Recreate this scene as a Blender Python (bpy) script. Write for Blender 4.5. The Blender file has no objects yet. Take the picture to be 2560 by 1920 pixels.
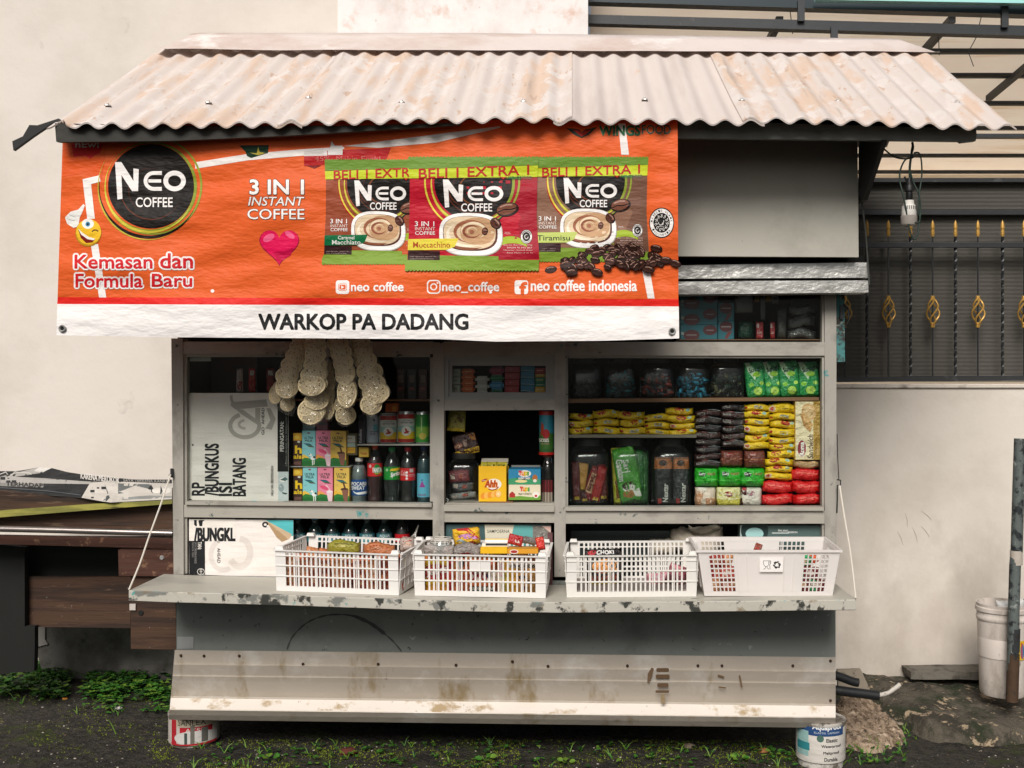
import bpy, bmesh, math, random
from math import sin, cos, pi, sqrt, radians, exp
from mathutils import Vector, Matrix
from mathutils import noise as mnoise
random.seed(7)
rnd = random.random
def ru(a, b): return a + (b - a) * rnd()
SC = bpy.context.scene
COL = SC.collection

# ------------------------------------------------------------------ camera
F, CX, CY, CZ, CD = 2720.0, 1430.0, 968.0, 1.31, 4.0
cam_d = bpy.data.cameras.new("camera")
cam = bpy.data.objects.new("camera", cam_d)
COL.objects.link(cam)
cam.location = (0, -CD, CZ)
cam.rotation_euler = (pi / 2, 0, 0)
cam_d.sensor_width = 36
cam_d.lens = F / 2560 * 36
cam_d.shift_x = -(CX - 1280) / 2560
cam_d.shift_y = (CY - 960) / 2560
cam_d.clip_start = 0.1
cam_d.clip_end = 500
SC.camera = cam

# ------------------------------------------------------------------ sky, sun, exposure
SUN_EL, SUN_AZ = radians(38), radians(189)      # azimuth clockwise from +Y
w = bpy.data.worlds.new("World")
SC.world = w
w.use_nodes = True
nt = w.node_tree
bg = nt.nodes["Background"]
sky = nt.nodes.new("ShaderNodeTexSky")
sky.sky_type = 'NISHITA'
sky.sun_disc = False
sky.sun_elevation = SUN_EL
sky.sun_rotation = SUN_AZ
sky.dust_density = 4.0
sky.air_density = 1.0
hs = nt.nodes.new("ShaderNodeHueSaturation")
hs.inputs['Saturation'].default_value = 0.28
nt.links.new(sky.outputs[0], hs.inputs['Color'])
nt.links.new(hs.outputs[0], bg.inputs[0])
bg.inputs[1].default_value = 0.05
sun_d = bpy.data.lights.new("sun", 'SUN')
sun_d.energy = 3.0
sun_d.angle = radians(26)
sun_d.color = (1.0, 0.945, 0.885)
sun = bpy.data.objects.new("sun", sun_d)
COL.objects.link(sun)
_d = Vector((sin(SUN_AZ) * cos(SUN_EL), cos(SUN_AZ) * cos(SUN_EL), sin(SUN_EL)))
sun.rotation_euler = _d.to_track_quat('Z', 'Y').to_euler()
sun.location = _d * 20
SC.view_settings.view_transform = 'Standard'
SC.view_settings.look = 'None'
SC.view_settings.exposure = 0.06
SC.view_settings.gamma = 1
SC.cycles.max_bounces = 6
SC.cycles.transparent_max_bounces = 24
SC.cycles.caustics_reflective = False
SC.cycles.caustics_refractive = False
try:
    SC.cycles.use_denoising = True
    SC.cycles.denoiser = 'OPENIMAGEDENOISE'
except Exception:
    pass

# ------------------------------------------------------------------ measuring: photo pixel at a depth -> world point
def sc(Y): return F / (Y + CD)
def W(px, py, Y):
    k = sc(Y)
    return Vector(((px - CX) / k, Y, CZ - (py - CY) / k))
ZM = dict(S=(0, 0, 1), A=(0, 60, .4069), B=(120, 300, .3526), C=(760, 300, .434), D=(1600, 0, .434), E=(1640, 320, .4159),
          F=(420, 840, .3074), G=(1060, 860, .2532), H=(1400, 860, .3165), I=(420, 1260, .2893), J=(1020, 1260, .1808),
          K=(1380, 1280, .3617), L=(0, 1080, .3738), M=(0, 1580, .2893), N=(2000, 1080, .5063), O=(400, 1460, .4069),
          Q=(1200, 1460, .4521), R=(1660, 620, .217), T=(460, 980, .1688), U=(1730, 1300, .1944), V=(720, 1030, .1627),
          X=(660, 840, .1537))
def zz(k, x, y):
    o = ZM[k]
    return (o[0] + x * o[2], o[1] + y * o[2])

# ------------------------------------------------------------------ materials
def lin(h):
    h = h.lstrip('#')
    r = []
    for i in (0, 2, 4):
        c = int(h[i:i + 2], 16) / 255
        r.append(c / 12.92 if c <= .04045 else ((c + .055) / 1.055) ** 2.4)
    return (*r, 1)
MATS = {}
def M(name, hexc, rough=.6, metal=0, vary=.12, vs=6, layers=(), bump=None, spec=.4, alpha=None, transl=0, coat=0, emit=0, oc='Object', stretch=(1, 1, 1)):
    """procedural principled material: base colour, soft variation, overlay layers (hex, scale, threshold, softness, stretch, zrange)"""
    if name in MATS: return MATS[name]
    m = bpy.data.materials.new(name)
    m.use_nodes = True
    nt = m.node_tree
    N, L = nt.nodes, nt.links
    bs = N["Principled BSDF"]
    tc = N.new("ShaderNodeTexCoord")
    oi = N.new("ShaderNodeObjectInfo")
    add = N.new("ShaderNodeVectorMath"); add.operation = 'ADD'
    L.new(tc.outputs['Object'], add.inputs[0])
    mul = N.new("ShaderNodeVectorMath"); mul.operation = 'SCALE'
    L.new(oi.outputs['Random'], mul.inputs[0]); mul.inputs[3].default_value = 13.7
    L.new(mul.outputs[0], add.inputs[1])
    co = add.outputs[0]
    def nz(scale, st=(1, 1, 1), det=4, rg=.6):
        mp = N.new("ShaderNodeMapping")
        mp.inputs['Scale'].default_value = st
        L.new(co, mp.inputs[0])
        n = N.new("ShaderNodeTexNoise")
        n.inputs['Scale'].default_value = scale
        n.inputs['Detail'].default_value = det
        n.inputs['Roughness'].default_value = rg
        L.new(mp.outputs[0], n.inputs['Vector'])
        return n.outputs['Fac']
    c = lin(hexc)
    cur = None
    if vary > 0:
        mx = N.new("ShaderNodeMix"); mx.data_type = 'RGBA'
        mx.inputs['A'].default_value = tuple(v * (1 - vary) for v in c[:3]) + (1,)
        mx.inputs['B'].default_value = tuple(min(1, v * (1 + vary)) for v in c[:3]) + (1,)
        L.new(nz(vs, stretch), mx.inputs['Factor'])
        cur = mx.outputs['Result']
    for ly in layers:
        hx, s_, th, sf = ly[:4]
        st = ly[4] if len(ly) > 4 and ly[4] else (1, 1, 1)
        mr = N.new("ShaderNodeMapRange")
        mr.inputs['From Min'].default_value = th - sf
        mr.inputs['From Max'].default_value = th + sf
        L.new(nz(s_, st, 6, .65), mr.inputs['Value'])
        fac = mr.outputs[0]
        if len(ly) > 5:
            z0, z1 = ly[5]
            geo = N.new("ShaderNodeNewGeometry")
            sp = N.new("ShaderNodeSeparateXYZ"); L.new(geo.outputs['Position'], sp.inputs[0])
            m2 = N.new("ShaderNodeMapRange")
            m2.inputs['From Min'].default_value = z0; m2.inputs['From Max'].default_value = z1
            L.new(sp.outputs['Z'], m2.inputs['Value'])
            a2 = N.new("ShaderNodeMath"); a2.operation = 'ADD'
            L.new(mr.inputs['Value'].links[0].from_socket, a2.inputs[0])
            m3 = N.new("ShaderNodeMath"); m3.operation = 'MULTIPLY_ADD'
            L.new(m2.outputs[0], m3.inputs[0]); m3.inputs[1].default_value = .5; m3.inputs[2].default_value = -.5
            L.new(m3.outputs[0], a2.inputs[1])
            L.new(a2.outputs[0], mr.inputs['Value'])
        mx = N.new("ShaderNodeMix"); mx.data_type = 'RGBA'
        L.new(fac, mx.inputs['Factor'])
        if cur: L.new(cur, mx.inputs['A'])
        else: mx.inputs['A'].default_value = c
        mx.inputs['B'].default_value = lin(hx)
        cur = mx.outputs['Result']
    if cur: L.new(cur, bs.inputs['Base Color'])
    else: bs.inputs['Base Color'].default_value = c
    bs.inputs['Roughness'].default_value = rough
    bs.inputs['Metallic'].default_value = metal
    bs.inputs['Specular IOR Level'].default_value = spec
    if coat: bs.inputs['Coat Weight'].default_value = coat; bs.inputs['Coat Roughness'].default_value = .15
    if bump:
        prev = None
        for (s_, stg, dist, *st) in bump:
            b = N.new("ShaderNodeBump")
            b.inputs['Strength'].default_value = stg
            b.inputs['Distance'].default_value = dist
            L.new(nz(s_, st[0] if st else (1, 1, 1), 5), b.inputs['Height'])
            if prev: L.new(prev, b.inputs['Normal'])
            prev = b.outputs[0]
        L.new(prev, bs.inputs['Normal'])
    out = N["Material Output"]
    last = bs.outputs[0]
    if transl:
        t = N.new("ShaderNodeBsdfTranslucent")
        if cur: L.new(cur, t.inputs[0])
        else: t.inputs[0].default_value = c
        ms = N.new("ShaderNodeMixShader"); ms.inputs[0].default_value = transl
        L.new(last, ms.inputs[1]); L.new(t.outputs[0], ms.inputs[2])
        last = ms.outputs[0]
    if alpha is not None:
        t = N.new("ShaderNodeBsdfTransparent")
        ms = N.new("ShaderNodeMixShader"); ms.inputs[0].default_value = alpha
        L.new(t.outputs[0], ms.inputs[1]); L.new(last, ms.inputs[2])
        last = ms.outputs[0]
    L.new(last, out.inputs[0])
    MATS[name] = m
    return m
FAM = dict(
    vinyl=dict(rough=.5, spec=.18, vary=.07, vs=3, bump=[(7, .3, .02, (.7, 1, 2.4)), (2.8, .6, .05, (.7, 1, 1.6)), (160, .05, .002)]),
    paper=dict(rough=.8, spec=.2, vary=.08, vs=9, bump=[(14, .35, .012, (.4, 1, 2.2)), (60, .12, .004)]),
    card=dict(rough=.45, spec=.4, vary=.07, vs=14, bump=[(30, .12, .004)]),
    foil=dict(rough=.24, spec=.7, vary=.22, vs=26, bump=[(26, .9, .025), (70, .5, .008)]),
    plas=dict(rough=.3, spec=.5, vary=.06, vs=20),
)
def ink(hexc, fam='card'):
    k = 'ink_%s_%s' % (fam, hexc.strip('#'))
    return MATS.get(k) or M(k, hexc, **FAM[fam])
def clear(name, tint='#ffffff', gloss=.12, dens=.06, rough=.08, bump=0, body='#dfe6e0', edge=.6):
    """clear plastic or glass: mostly transparent, a sharp sheen on top"""
    if name in MATS: return MATS[name]
    m = bpy.data.materials.new(name); m.use_nodes = True
    N, L = m.node_tree.nodes, m.node_tree.links
    N.remove(N["Principled BSDF"])
    t = N.new("ShaderNodeBsdfTransparent"); t.inputs[0].default_value = lin(tint)
    d = N.new("ShaderNodeBsdfDiffuse"); d.inputs[0].default_value = lin(body)
    g = N.new("ShaderNodeBsdfGlossy"); g.inputs['Roughness'].default_value = rough
    lw = N.new("ShaderNodeLayerWeight"); lw.inputs[0].default_value = .25
    ad = N.new("ShaderNodeMath"); ad.operation = 'MULTIPLY_ADD'; ad.use_clamp = True
    L.new(lw.outputs['Fresnel'], ad.inputs[0]); ad.inputs[1].default_value = edge; ad.inputs[2].default_value = gloss
    m1 = N.new("ShaderNodeMixShader"); m1.inputs[0].default_value = dens
    L.new(t.outputs[0], m1.inputs[1]); L.new(d.outputs[0], m1.inputs[2])
    m2 = N.new("ShaderNodeMixShader")
    L.new(ad.outputs[0], m2.inputs[0]); L.new(m1.outputs[0], m2.inputs[1]); L.new(g.outputs[0], m2.inputs[2])
    if bump:
        tc = N.new("ShaderNodeTexCoord"); n = N.new("ShaderNodeTexNoise"); n.inputs['Scale'].default_value = bump
        n.inputs['Detail'].default_value = 3
        L.new(tc.outputs['Object'], n.inputs['Vector'])
        b = N.new("ShaderNodeBump"); b.inputs['Strength'].default_value = 1; b.inputs['Distance'].default_value = .03
        L.new(n.outputs['Fac'], b.inputs['Height']); L.new(b.outputs[0], g.inputs['Normal']); L.new(b.outputs[0], lw.inputs['Normal'])
    L.new(m2.outputs[0], N["Material Output"].inputs[0])
    MATS[name] = m
    return m

# ------------------------------------------------------------------ objects
def empty(name, loc, label, cat, group=None, kind=None):
    o = bpy.data.objects.new(name, None); COL.objects.link(o)
    o.location = loc; o['label'] = label; o['category'] = cat
    o.empty_display_size = .05
    if group: o['group'] = group
    if kind: o['kind'] = kind
    return o
def link(name, bm, mats, parent=None, label=None, cat=None, group=None, kind=None, smooth=None, origin=None):
    """ONE mesh object; world-space vertices are shifted to the parent's (or the thing's own) base"""
    me = bpy.data.meshes.new(name)
    if parent is not None:
        r, off = parent, Vector((0, 0, 0))
        while r is not None: off += r.location; r = r.parent
    elif origin is not None: off = Vector(origin)
    elif len(bm.verts):
        xs = [v.co.x for v in bm.verts]; ys = [v.co.y for v in bm.verts]; zs = [v.co.z for v in bm.verts]
        off = Vector(((min(xs) + max(xs)) / 2, (min(ys) + max(ys)) / 2, min(zs)))
    else: off = Vector((0, 0, 0))
    for v in bm.verts: v.co -= off
    if smooth is not None:
        bmesh.ops.recalc_face_normals(bm, faces=bm.faces)
        for f in bm.faces: f.smooth = True
        for e in bm.edges:
            if len(e.link_faces) == 2: e.smooth = e.calc_face_angle(0) < radians(smooth)
    bm.to_mesh(me); bm.free()
    for m in (mats if isinstance(mats, (list, tuple)) else [mats]): me.materials.append(m)
    o = bpy.data.objects.new(name, me); COL.objects.link(o)
    if parent is not None: o.parent = parent
    else: o.location = off
    if label: o['label'] = label
    if cat: o['category'] = cat
    if group: o['group'] = group
    if kind: o['kind'] = kind
    return o
def BM(): return bmesh.new()
def hexa(bm, c, mi=0):
    """eight corners: front ring c0..c3 then back ring c4..c7"""
    v = [bm.verts.new(p) for p in c]
    fs = []
    for q in ((3, 2, 1, 0), (4, 5, 6, 7), (0, 1, 5, 4), (1, 2, 6, 5), (2, 3, 7, 6), (3, 0, 4, 7)):
        f = bm.faces.new([v[i] for i in q]); f.material_index = mi; fs.append(f)
    return v
def box(bm, x0, x1, y0, y1, z0, z1, mi=0):
    return hexa(bm, [(x0, y0, z0), (x1, y0, z0), (x1, y0, z1), (x0, y0, z1), (x0, y1, z0), (x1, y1, z0), (x1, y1, z1), (x0, y1, z1)], mi)
def qbar(bm, pts, Y0, Y1, mi=0):
    """pts: four photo px (TL, TR, BR, BL) on the plane Y0, extruded straight back to Y1"""
    f = [W(x, y, Y0) for x, y in pts]
    f = [f[3], f[2], f[1], f[0]]
    return hexa(bm, f + [Vector((p.x, Y1, p.z)) for p in f], mi)
def rbar(bm, x0, y0, x1, y1, Y0, Y1, dy=0, mi=0):
    return qbar(bm, [(x0, y0), (x1, y0 + dy), (x1, y1 + dy), (x0, y1)], Y0, Y1, mi)
def zbar(bm, k, x0, y0, x1, y1, Y0, Y1, dy=0, mi=0):
    a = zz(k, x0, y0); b = zz(k, x1, y1)
    return rbar(bm, a[0], a[1], b[0], b[1], Y0, Y1, dy * ZM[k][2], mi)
def pbar(bm, pts, Y0, Y1, mi=0):
    """polygon of photo px on Y0, extruded back to Y1"""
    a = [bm.verts.new(W(x, y, Y0)) for x, y in pts]
    b = [bm.verts.new((v.co.x, Y1, v.co.z)) for v in a]
    n = len(a)
    fs = [bm.faces.new(a), bm.faces.new(b[::-1])]
    for i in range(n): fs.append(bm.faces.new([a[i], b[i], b[(i + 1) % n], a[(i + 1) % n]]))
    for f in fs: f.material_index = mi
def bev(bm, w, seg=1):
    bmesh.ops.bevel(bm, geom=list(bm.edges), offset=w, segments=seg, affect='EDGES', clamp_overlap=True)
def lathe(bm, cx, cy, prof, n=20, mi=0, sx=1, sy=1, cap=True):
    """prof: (radius, z) from bottom to top"""
    rings = []
    for r, z in prof:
        rings.append([bm.verts.new((cx + r * sx * cos(2 * pi * i / n), cy + r * sy * sin(2 * pi * i / n), z)) for i in range(n)])
    for a, b in zip(rings, rings[1:]):
        for i in range(n):
            f = bm.faces.new([a[i], a[(i + 1) % n], b[(i + 1) % n], b[i]]); f.material_index = mi
    if cap:
        f = bm.faces.new(rings[0][::-1]); f.material_index = mi
        f = bm.faces.new(rings[-1]); f.material_index = mi
def squircle_lathe(bm, cx, cy, prof, n=24, p=4, mi=0):
    """rounded-square cross section; prof (halfwidth, halfdepth, z)"""
    rings = []
    for a, b, z in prof:
        rg = []
        for i in range(n):
            t = 2 * pi * i / n
            c_, s_ = cos(t), sin(t)
            k = (abs(c_) ** p + abs(s_) ** p) ** (-1 / p)
            rg.append(bm.verts.new((cx + a * c_ * k, cy + b * s_ * k, z)))
        rings.append(rg)
    for a, b in zip(rings, rings[1:]):
        for i in range(n):
            f = bm.faces.new([a[i], a[(i + 1) % n], b[(i + 1) % n], b[i]]); f.material_index = mi
    f = bm.faces.new(rings[0][::-1]); f.material_index = mi
    f = bm.faces.new(rings[-1]); f.material_index = mi
def tube(bm, pts, r, n=6, mi=0, cap=True):
    pts = [Vector(p) for p in pts]
    rs = r if isinstance(r, (list, tuple)) else [r] * len(pts)
    rings = []
    t0 = (pts[1] - pts[0]).normalized()
    up = Vector((0, 0, 1)) if abs(t0.z) < .9 else Vector((1, 0, 0))
    for i, p in enumerate(pts):
        t = (pts[min(i + 1, len(pts) - 1)] - pts[max(i - 1, 0)]).normalized()
        a = t.cross(up).normalized(); up = a.cross(t).normalized()
        rings.append([bm.verts.new(p + (a * cos(2 * pi * j / n) + up * sin(2 * pi * j / n)) * rs[i]) for j in range(n)])
    for A, B in zip(rings, rings[1:]):
        for j in range(n):
            f = bm.faces.new([A[j], A[(j + 1) % n], B[(j + 1) % n], B[j]]); f.material_index = mi
    if cap:
        bm.faces.new(rings[0][::-1]).material_index = mi; bm.faces.new(rings[-1]).material_index = mi
def spline(pts, n=8):
    out = []
    P_ = [Vector(p) for p in pts]
    P_ = [P_[0]] + P_ + [P_[-1]]
    for i in range(1, len(P_) - 2):
        a, b, c, d = P_[i - 1:i + 3]
        for k in range(n):
            t = k / n
            out.append(.5 * ((2 * b) + (c - a) * t + (2 * a - 5 * b + 4 * c - d) * t * t + (3 * b - a - 3 * c + d) * t ** 3))
    out.append(P_[-2])
    return out
def copy_tree(o, parent=None):
    c = o.copy(); COL.objects.link(c); c.parent = parent
    for ch in list(o.children): copy_tree(ch, c)
    return c

# ------------------------------------------------------------------ printed artwork
_TX = {}
def text_geo(s, bold=0, shear=0):
    k = (s, bold, shear)
    if k in _TX: return _TX[k]
    c = bpy.data.curves.new('t', 'FONT'); c.body = s; c.size = 1; c.offset = bold; c.shear = shear; c.resolution_u = 3
    c.fill_mode = 'FRONT'
    o = bpy.data.objects.new('t', c); COL.objects.link(o)
    dg = bpy.context.evaluated_depsgraph_get()
    me = bpy.data.meshes.new_from_object(o.evaluated_get(dg))
    vs = [(v.co.x, v.co.y) for v in me.vertices]
    fs = [tuple(p.vertices) for p in me.polygons]
    bpy.data.objects.remove(o); bpy.data.curves.remove(c); bpy.data.meshes.remove(me)
    _TX[k] = (vs, fs)
    return vs, fs
class Print:
    """flat artwork in photo px (x right, y down), stacked in thin layers"""
    def __init__(s, fam='card', zoom='S'):
        s.items = []; s.boxes = []; s.fam = fam; s.k = zoom; s.tf = None; s.clip = None
    def p(s, x, y):
        if s.tf: x, y = s.tf(x, y)
        return zz(s.k, x, y)
    def raw(s, vs, fs, m, lay=None):
        """the lowest layer that clears everything it overlaps"""
        x0, x1 = min(v[0] for v in vs), max(v[0] for v in vs); y0, y1 = min(v[1] for v in vs), max(v[1] for v in vs)
        if lay is None:
            lay = 0
            for b, L_ in s.boxes:
                if L_ >= lay and b[0] < x1 and b[1] > x0 and b[2] < y1 and b[3] > y0: lay = L_ + 1
        s.boxes.append(((x0, x1, y0, y1), lay))
        s.items.append((vs, fs, m, lay))
    def poly(s, pts, m):
        if s.clip: pts = [s.clip(x, y) for x, y in pts]
        s.raw([s.p(*q) for q in pts], [tuple(range(len(pts)))], m)
    def rect(s, x0, y0, x1, y1, m, r=0):
        if r:
            pts = []
            for cx, cy, a in ((x1 - r, y0 + r, -90), (x1 - r, y1 - r, 0), (x0 + r, y1 - r, 90), (x0 + r, y0 + r, 180)):
                for i in range(5):
                    t = radians(a + i * 22.5); pts.append((cx + r * cos(t), cy + r * sin(t)))
            s.poly(pts, m)
        else: s.poly([(x0, y0), (x1, y0), (x1, y1), (x0, y1)], m)
    def ell(s, cx, cy, rx, ry, m, rot=0, n=32, a0=0, a1=360):
        c, q = cos(radians(rot)), sin(radians(rot))
        nn = n if a1 - a0 >= 360 else n + 1
        pts = []
        for i in range(nn):
            t = radians(a0 + (a1 - a0) * i / n)
            x, y = rx * cos(t), ry * sin(t)
            pts.append((cx + x * c - y * q, cy + x * q + y * c))
        s.poly(pts, m)
    def strip(s, pts, wd, m, closed=False):
        if s.clip: pts = [s.clip(x, y) for x, y in pts]
        n = len(pts); vs = []; fs = []
        for i, (x, y) in enumerate(pts):
            a = pts[(i - 1) % n] if closed or i else pts[0]
            b = pts[(i + 1) % n] if closed or i < n - 1 else pts[-1]
            dx, dy = b[0] - a[0], b[1] - a[1]
            l = sqrt(dx * dx + dy * dy) or 1
            w_ = (wd[i] if isinstance(wd, (list, tuple)) else wd) / 2
            vs += [s.p(x - dy / l * w_, y + dx / l * w_), s.p(x + dy / l * w_, y - dx / l * w_)]
        for i in range(n if closed else n - 1):
            j = (i + 1) % n
            fs.append((2 * i, 2 * i + 1, 2 * j + 1, 2 * j))
        s.raw(vs, fs, m)
    def ring(s, cx, cy, rx, ry, wd, m, a0=0, a1=360, n=48, taper=False):
        full = a1 - a0 >= 360
        pts = [(cx + rx * cos(radians(a0 + (a1 - a0) * i / n)), cy + ry * sin(radians(a0 + (a1 - a0) * i / n))) for i in range(n if full else n + 1)]
        if taper: wd = [max(.1, wd * sin(pi * i / n)) for i in range(n + 1)]
        s.strip(pts, wd, m, full)
    def text(s, t, x0, y0, x1, y1, m, bold=0, rot=0, shear=0, halo=None, lean=0):
        """ink box x0..x1, y0..y1; rot in degrees counter-clockwise about its middle"""
        fat = 0
        if bold > .018: fat = bold * .75; bold = 0
        vs, fs = text_geo(t, bold, shear)
        if not vs: return
        ax, bx = min(v[0] for v in vs), max(v[0] for v in vs)
        ay, by = min(v[1] for v in vs), max(v[1] for v in vs)
        w_, h_ = abs(x1 - x0), abs(y1 - y0)
        if abs(rot) == 90: w_, h_ = h_, w_
        sx, sy = w_ / max(1e-6, bx - ax), h_ / max(1e-6, by - ay)
        cx, cy = (x0 + x1) / 2, (y0 + y1) / 2
        c, q = cos(radians(-rot)), sin(radians(-rot))
        def put(vs_, fs_, mm):
            out = []
            for u, v in vs_:
                a = (u - (ax + bx) / 2) * sx; b = -(v - (ay + by) / 2) * sy
                b += lean * a
                out.append(s.p(cx + a * c - b * q, cy + a * q + b * c))
            s.raw(out, fs_, mm)
        if halo:
            hm, hb = halo
            for k in range(10):
                t_ = 2 * pi * k / 10
                put([(u + (hb + fat) * cos(t_) * sy / sx, v + (hb + fat) * sin(t_)) for u, v in vs], fs, hm)
        if fat:
            nf = 8 if s.fam == 'vinyl' else 4
            for k in range(nf):
                t_ = 2 * pi * (k + .5) / nf
                put([(u + fat * cos(t_) * sy / sx, v + fat * sin(t_)) for u, v in vs], fs, m)
        put(vs, fs, m)
    def emit(s, bm, mats, warp, eps=.0002, cut=None, base_layer=0, first=0):
        """adds all artwork to bm; mats = list of materials already used (extended); warp(px, py, offset) -> world"""
        tmp = bmesh.new()
        lay = tmp.faces.layers.int.new('lay')
        for vs, fs, m, L_ in s.items:
            mt = ink(m, s.fam) if isinstance(m, str) else m
            if mt not in mats: mats.append(mt)
            mi = mats.index(mt)
            vv = [tmp.verts.new((x, y, 0)) for x, y in vs]
            for f in fs:
                try:
                    q = tmp.faces.new([vv[i] for i in f]); q.material_index = mi; q[lay] = L_
                except ValueError: pass
        if cut:
            cx_, cy_ = cut
            xs = [v.co.x for v in tmp.verts]; ys = [v.co.y for v in tmp.verts]
            for ax, st in ((0, cx_), (1, cy_)):
                if not st: continue
                lo, hi = (min(xs), max(xs)) if ax == 0 else (min(ys), max(ys))
                k = math.floor(lo / st) + 1
                while k * st < hi:
                    co = [0, 0, 0]; no = [0, 0, 0]; co[ax] = k * st; no[ax] = 1
                    bmesh.ops.bisect_plane(tmp, geom=tmp.verts[:] + tmp.edges[:] + tmp.faces[:], plane_co=co, plane_no=no, dist=1e-5)
                    k += 1
        bmesh.ops.triangulate(tmp, faces=[f for f in tmp.faces if len(f.verts) > 4])
        # each vertex belongs to faces of one layer only
        vm = {}
        for f in tmp.faces:
            nv = []
            for v in f.verts:
                if v not in vm:
                    vm[v] = bm.verts.new(warp(v.co.x, v.co.y, (f[lay] + 1 + base_layer) * eps + (first if f[lay] > 0 else 0)))
                nv.append(vm[v])
            nf = bm.faces.new(nv); nf.material_index = f.material_index
            nf.normal_update()
            if nf.normal.y > 0: nf.normal_flip()
        tmp.free()
def bilin(fn, sx, sy):
    """fn sampled on a grid and interpolated, so artwork and sheet bend as one"""
    c = {}
    def at(i, j):
        if (i, j) not in c: c[i, j] = fn(i * sx, j * sy)
        return c[i, j]
    def g(x, y):
        i, j = math.floor(x / sx), math.floor(y / sy); u, v = x / sx - i, y / sy - j
        return (at(i, j) * (1 - u) + at(i + 1, j) * u) * (1 - v) + (at(i, j + 1) * (1 - u) + at(i + 1, j + 1) * u) * v
    return g
def flat(Y): return lambda x, y, o: W(x, y, Y - o)
def slant(px0, Y0, px1, Y1):
    return lambda x, y, o: W(x, y, Y0 + (Y1 - Y0) * (x - px0) / (px1 - px0) - o)
def cylwarp(pcx, Yc, r):
    k = sc(Yc - r)
    xc = (pcx - CX) / sc(Yc)
    def f(x, y, o):
        X = (x - CX) / k
        u = max(-.98 * r, min(.98 * r, X - xc))
        return Vector((xc + u * (r + o) / r, Yc - sqrt(r * r - u * u) * (r + o) / r, CZ - (y - CY) / k))
    return f
# ================================================================== SETTING
def gz(X, Y):
    z = -.053 - .0226 * max(-4, min(4, X))
    z += .010 * mnoise.noise(Vector((X * 1.7, Y * 1.7, 0))) + .004 * mnoise.noise(Vector((X * 9, Y * 9, 3)))
    if Y > .3: z += .03 * min(1, (Y - .3) / .5)
    return z
def G(px, py):
    """ground point seen at a photo pixel"""
    d = 4.0; X = 0
    for _ in range(6):
        X = (px - CX) * d / F
        d = (CZ - gz(X, d - CD)) * F / max(60, (py - CY))
    return Vector((X, d - CD, gz(X, d - CD)))
m_ground = M('ground_soil', '#3f3b35', rough=.75, vary=.35, vs=9, spec=.3,
             layers=[('#2b2926', 26, .5, .05), ('#625d54', 140, .62, .03), ('#39401f', 5, .60, .06), ('#525c22', 30, .66, .05), ('#8a8377', 210, .68, .02)],
             bump=[(60, .9, .02), (220, .6, .008), (9, .5, .06)])
bm = BM()
xs = [-40, -15, -6] + [-3.2 + .04 * i for i in range(158)] + [6, 15, 40]
ys = [-25, -8, -3] + [-1.4 + .04 * i for i in range(64)] + [2, 6, 15, 40]
grid = [[bm.verts.new((x, y, gz(x, y))) for x in xs] for y in ys]
for j in range(len(ys) - 1):
    for i in range(len(xs) - 1):
        bm.faces.new([grid[j][i], grid[j][i + 1], grid[j + 1][i + 1], grid[j + 1][i]])
for f in bm.faces: f.smooth = True
link('ground', bm, m_ground, kind='structure', origin=(0, 0, 0))
# wet dark road strip in front
bm = BM()
rx = [-12 + .25 * i for i in range(97)]
def redge(x): return -.45 + .05 * mnoise.noise(Vector((x * 2, 0, 7))) - .03 * x
a = [bm.verts.new((x, -24, gz(x, -24) + .004)) for x in rx]
rows = [a]
for yy in (-3, -1.4, -.9): rows.append([bm.verts.new((x, yy, gz(x, yy) + .012)) for x in rx])
rows.append([bm.verts.new((x, redge(x), gz(x, redge(x)) + .008)) for x in rx])
for A, B in zip(rows, rows[1:]):
    for i in range(len(rx) - 1): bm.faces.new([A[i], A[i + 1], B[i + 1], B[i]])
link('road', bm, M('road_asphalt', '#34322f', rough=.8, vary=.3, vs=30, layers=[('#77736b', 190, .68, .03), ('#1f1e1c', 60, .55, .05)], bump=[(180, .8, .01)]), kind='structure', origin=(0, 0, 0))

WALLP = dict(rough=.9, spec=.15, vary=.05, vs=1.2, bump=[(3, .25, .03), (45, .12, .004), (170, .06, .002)])
m_wall = M('wall_cream', '#e3dbd2', layers=[('#d6cdc3', 1.6, .56, .12), ('#b9b0a6', 5, .74, .07), ('#a59b90', 2.2, .55, .18, (1, 1, .8), (.95, .0)), ('#6d665e', 14, .70, .10, (1, 1, .5), (.55, .0))], **WALLP)
m_wallw = M('wall_white', '#f1ecea', layers=[('#dcc0b2', 9, .64, .08), ('#a98474', 22, .70, .04), ('#ddd6d2', 3, .58, .1)], **WALLP)
m_wallr = M('wall_right', '#ddd5ca', layers=[('#cbc1b5', 1.5, .56, .12), ('#b3a99d', 3, .50, .2, (1, 1, .6), (1.2, .15)), ('#8e867c', 8, .66, .07, (1, 1, .45), (.9, .0)), ('#4c4842', 18, .74, .07, (1, 1, .7), (.55, .05))], **WALLP)
YW = .95
wall = empty('plaster_wall', (-2.5, YW, 0), 'tall cream plaster wall filling the left behind the stall', 'wall')
XA = (845 - CX) / sc(YW); XB = (1470 - CX) / sc(YW)
bm = BM(); box(bm, -9, XA, YW, YW + .2, -.3, 5); link('plaster_face', bm, m_wall, wall)
wall2 = empty('plaster_wall', ((XA + XB) / 2, YW, 0), 'whiter wall panel above the roof ridge, stained reddish by its right edge', 'wall')
bm = BM(); box(bm, XA, XB, YW - .006, YW + .2, -.3, 5); link('plaster_face', bm, m_wallw, wall2)
wall3 = empty('low_wall', (2.2, YW, 0), 'low grey cream wall with dirt stains under the black fence', 'wall')
bm = BM(); box(bm, XB, 9, YW, YW + .22, -.3, 1.305); link('plaster_face', bm, m_wallr, wall3)
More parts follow.
